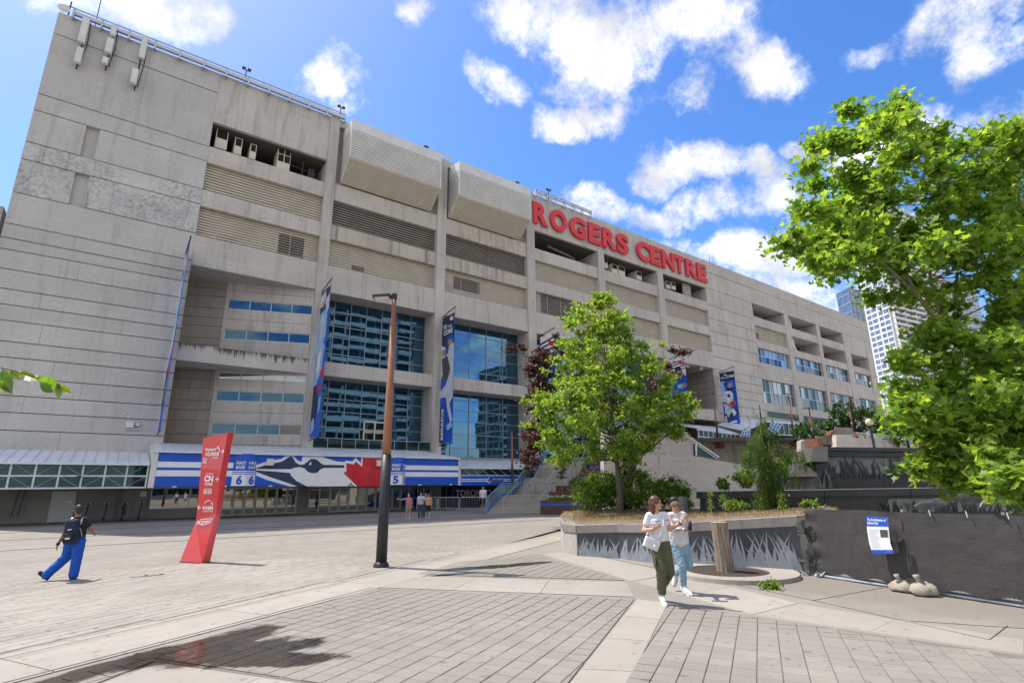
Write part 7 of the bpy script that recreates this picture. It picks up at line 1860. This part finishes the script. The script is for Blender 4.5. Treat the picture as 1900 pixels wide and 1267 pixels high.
# ---- walker in blue trousers with a backpack, seen from behind
def walker():
    g = G(131, 1076); t = root_at(g, 'person in black tee and bright blue trousers walking away with a dark backpack'); k = .001515
    def p(zx, zy, y=0.0): z = (1165-zy)*k; return V(((zx-530)*k-.175*z, y, z))
    J = dict(head=p(618, 205, .0), neck=p(618, 290, .0), face=V((-.85, .5, 0)), shL=p(510, 350, .0), shR=p(705, 345, .02), elL=p(432, 500, .02), wrL=p(345, 670, -.02), elR=p(752, 470, .10), wrR=p(735, 560, .26),
             pelvis=p(585, 600, .0), hipL=p(525, 640, .0), hipR=p(640, 640, .0), knL=p(430, 860, .06), anL=p(272, 1075, -.16), toeL=p(212, 1035, -.22), knR=p(590, 880, .04), anR=p(560, 1100, .02), toeR=p(525, 1150, .14),
             handL=(V((-.12, -.05, -1)), V((.6, .6, 0)), 1, .7), handR=(V((-.3, .8, .2)), V((-.6, 0, 0)), -1, .8))
    b, hd = body_mesh(J, .97, False, .055); fuse(b, 'body', SKIN2, t, .0085, 3)
    h, f, up, r, _ = hd
    m = MB(); m.ell(h+up*.03-f*.022, (.084, .10, .092), hd[4]); m.ell(h-f*.05-up*.03, (.066, .055, .06), hd[4]); fuse(m, 'hair', HAIRD, t, .009, 2, wrinkle=.0015)
    fuse(tops(J, 1.02, .62, fat=1.06), 'black_tee', BLACKT, t, .009, 4, wrinkle=.002)
    fuse(legs(J, 1.0, (1.0, 1.0), 1.12, (.112, .088, .082)), 'blue_trousers', SCRUB, t, .0095, 4, wrinkle=.004)
    for kk in 'LR': shoe(J, kk, BLK, BLK, t, .95)
    m = MB(); m.tube([p(352, 655, -.02), p(336, 690, -.02)], .036, 10); m.build('bracelet', BLK, t, True, True)
    bp = thing('backpack', tuple(g), 'dark navy backpack with small pale labels on the back of the walker', 'backpack', None, RZ)
    m = MB()
    for zx in (575, 625, 665): m.capsule(p(zx+20, 370, -.19), p(zx-10, 610, -.19), .075, .095)
    fuse(m, 'pack_body', NAVYB, bp, .01, 4, wrinkle=.0015)
    m = MB(); m.capsule(p(585, 590, -.29), p(665, 575, -.29), .055, .055); m.capsule(p(595, 545, -.28), p(672, 535, -.28), .045, .045); fuse(m, 'front_pocket', BLACKT, bp, .01, 3)
    m = MB(); o = p(640, 470, -.276); m.obox(o+V((-.035, 0, -.012)), V((.08, 0, .012)), V((0, -.012, 0)), V((0, 0, .022))); o = p(625, 588, -.35); m.obox(o+V((-.01, 0, -.012)), V((.10, 0, .008)), V((0, -.006, 0)), V((0, 0, .03))); m.build('label', M['white_panel'], bp, local=True)
    m = MB(); m.tube([p(540, 400, -.10), p(545, 320, -.03), p(560, 310, .06), p(540, 420, .15)], .022, 6); m.tube([p(700, 400, -.10), p(695, 318, -.02), p(690, 310, .06), p(690, 420, .15)], .022, 6); m.tube([p(690, 380, -.2), p(735, 480, -.14), p(738, 570, -.12)], .008, 5); m.build('shoulder_strap', M['steel'], bp, True, True)
walker()

# ---- distant visitors by the doors
def visitor(x, y, hpx, label, top, bottom, hair, armL=None, armR=None, short=True, faceaway=False, skin=SKIN, step=.05, cap=None):
    g = G(x, y); dep = (g-CP).dot(CF); hgt = hpx*dep/FL*1.0; s = hgt/1.70; t = root_at(g, label); f = .8*(1 if faceaway else -1)
    J = dict(head=V((0, 0, 1.585))*s, neck=V((0, .01, 1.45))*s, face=V((.3, f, -.1)), shL=V((-.18, 0, 1.38))*s, shR=V((.18, 0, 1.38))*s, elL=V(armL[0] if armL else (-.24, .02, 1.10))*s, wrL=V(armL[1] if armL else (-.24, -.06, .86))*s, elR=V(armR[0] if armR else (.24, .02, 1.10))*s, wrR=V(armR[1] if armR else (.23, -.06, .86))*s,
             pelvis=V((0, 0, .93))*s, hipL=V((-.09, 0, .90))*s, hipR=V((.09, 0, .90))*s, knL=V((-.10, -step, .50))*s, anL=V((-.11, step, .09))*s, toeL=V((-.12, -.10+step, .03))*s, knR=V((.10, step*.3, .50))*s, anR=V((.11, -step, .09))*s, toeR=V((.12, -.16, .03))*s,
             handL=(V((-.1, -.1, -1)) if not armL else (V(armL[1])-V(armL[0])), V((.5, .5, 0)), 1, .6), handR=(V((.1, -.1, -1)) if not armR else (V(armR[1])-V(armR[0])), V((-.5, .5, 0)), -1, .6))
    b, hd = body_mesh(J, s); fuse(b, 'body', skin, t, .014*s, 3); h, ff, up, r, _ = hd
    m = MB(); m.ell(h+up*.04*s-ff*.02*s, (.082*s, .098*s, .085*s), hd[4]); fuse(m, 'hair' if not cap else 'cap', cap or hair, t, .014*s, 2)
    fuse(tops(J, s, .5), 'shirt', top, t, .016*s, 3); fuse(legs(J, s, (.0 if short else 1, .0 if short else 1)), 'shorts' if short else 'trousers', bottom, t, .016*s, 3)
    for kk in 'LR': shoe(J, kk, BLK if not short else SHOE_W, BLK, t, s)
    return t, J, s
PINK = cloth('pink_shirt', (.50, .20, .20, 1)); KHAKI = cloth('khaki_cloth', (.36, .29, .19, 1)); PBLUE = cloth('pale_blue_shirt', (.50, .56, .66, 1)); JEAN = cloth('dark_denim', (.06, .085, .13, 1)); PEACH = cloth('peach_shirt', (.55, .34, .18, 1)); BLKS = cloth('black_shorts', (.018, .018, .02, 1)); PURP = cloth('purple_shirt', (.12, .06, .16, 1))
visitor(757, 962.5, 45, 'visitor in pink shirt and khaki shorts pointing with an outstretched arm', PINK, KHAKI, HAIRB, ((-.42, -.05, 1.30), (-.68, -.08, 1.34)), None, cap=plain('straw_cap', (.5, .38, .2, 1)))
visitor(780, 960.5, 46, 'visitor in pale blue shirt and jeans facing the group by the doors', PBLUE, JEAN, HAIRD, None, ((.30, -.12, 1.18), (.44, -.22, 1.24)), short=False)
visitor(789, 958.5, 43, 'visitor in dark purple shirt partly hidden in the middle of the group', PURP, JEAN, HAIRD, short=False)
visitor(794, 961, 44, 'visitor in peach shirt and black shorts with back turned', PEACH, BLKS, HAIRB, ((-.28, -.12, 1.20), (-.42, -.2, 1.28)), None, faceaway=True)
visitor(896, 948, 45, 'person in white shirt and black shorts standing behind the crowd barriers', WHITE_TEE, BLKS, HAIRD)
# seated figure high on the stairs
def sitter():
    o = sB+sD*8.6+sE*.25; o.z = zs_at(8.3); t = root_at(o, 'person in black sitting at the side of the stairs near the top'); s = .95
    J = dict(head=V((.0, -.02, .80)), neck=V((0, .03, .66)), face=V((-.5, -.8, -.3)), shL=V((-.18, .03, .60)), shR=V((.18, .03, .60)), elL=V((-.24, -.10, .38)), wrL=V((-.14, -.32, .42)), elR=V((.24, -.10, .38)), wrR=V((.14, -.32, .42)), pelvis=V((0, .08, .14)), hipL=V((-.1, .06, .13)), hipR=V((.1, .06, .13)), knL=V((-.14, -.36, .34)), anL=V((-.14, -.42, -.06)), toeL=V((-.15, -.58, -.12)), knR=V((.14, -.36, .34)), anR=V((.13, -.42, -.06)), toeR=V((.14, -.58, -.12)), handL=(V((.4, -.5, 0)), V((0, 0, -1)), 1, .6), handR=(V((-.4, -.5, 0)), V((0, 0, -1)), -1, .6))
    b, hd = body_mesh(J, s); fuse(b, 'body', SKIN2, t, .014, 3); h, ff, up, r, _ = hd; m = MB(); m.ell(h+up*.04-ff*.02, (.085, .10, .088), hd[4]); fuse(m, 'hair', HAIRD, t, .014, 2); fuse(tops(J, s, .9), 'shirt', BLACKT, t, .016, 3); fuse(legs(J, s), 'trousers', BLACKT, t, .016, 3)
    for kk in 'LR': shoe(J, kk, BLK, BLK, t, s)
sitter()
# flowers and small tree in the timber planter
rg = np.random.default_rng(12); n = 420
def bedpts(o, du, dv, z, h, n): return [tuple(o+sE*rg.uniform(0, du)+sD*rg.uniform(0, dv)+Z*(z+rg.uniform(0, h))) for _ in range(n)]
fl = thing('flower_bed', tuple(TIER0+Z*.9), 'white flowers and green foliage in the lowest timber planter', 'flowers')
tag(leaf_cloud('foliage', bedpts(TIER0, 5.2, 1.4, .88, .28, 800), .12, OVAL, M['leaf_shrub'], fl, .3, -.2, rg), kind='stuff')
mb = MB()
for q in bedpts(TIER0, 5, 1.3, 1.1, .12, 150): mb.ell(q, (.045, .045, .03), nu=6, nv=4)
tag(mb.build('blossom', M['flower_white'], fl), kind='stuff')
o2 = sB+sD*2.6+sE*4.9; f2 = thing('planter_shrubs', tuple(o2+Z*1.8), 'low dark greenery in the third timber tier under the small tree', 'plants')
tag(leaf_cloud('foliage', bedpts(o2+sD*.8, 4.5, 1.6, 1.85, .45, 900), .13, OVAL, M['leaf_dark'], f2, .3, -.2, rg), kind='stuff')
b = P(1043, 910, 39.6); tt = thing('sapling', tuple(b), 'small ball-headed sapling standing in the timber planter tiers', 'tree'); mb = MB(); mb.tube([b-Z*.1, P(1043, 850, 39.6)], [.035, .02], 6); mb.build('trunk', M['bark'], tt)
cl_ = [(tuple(P(rg.normal(1043, 5), rg.uniform(854, 888), 39.6+rg.normal(0, .25))), .3) for _ in range(26)]
tag(leaf_cloud('crown', crown_points(rg, cl_, 32, .3), .12, OVAL, M['leaf_dark'], tt, .3, .2, rg), kind='stuff')
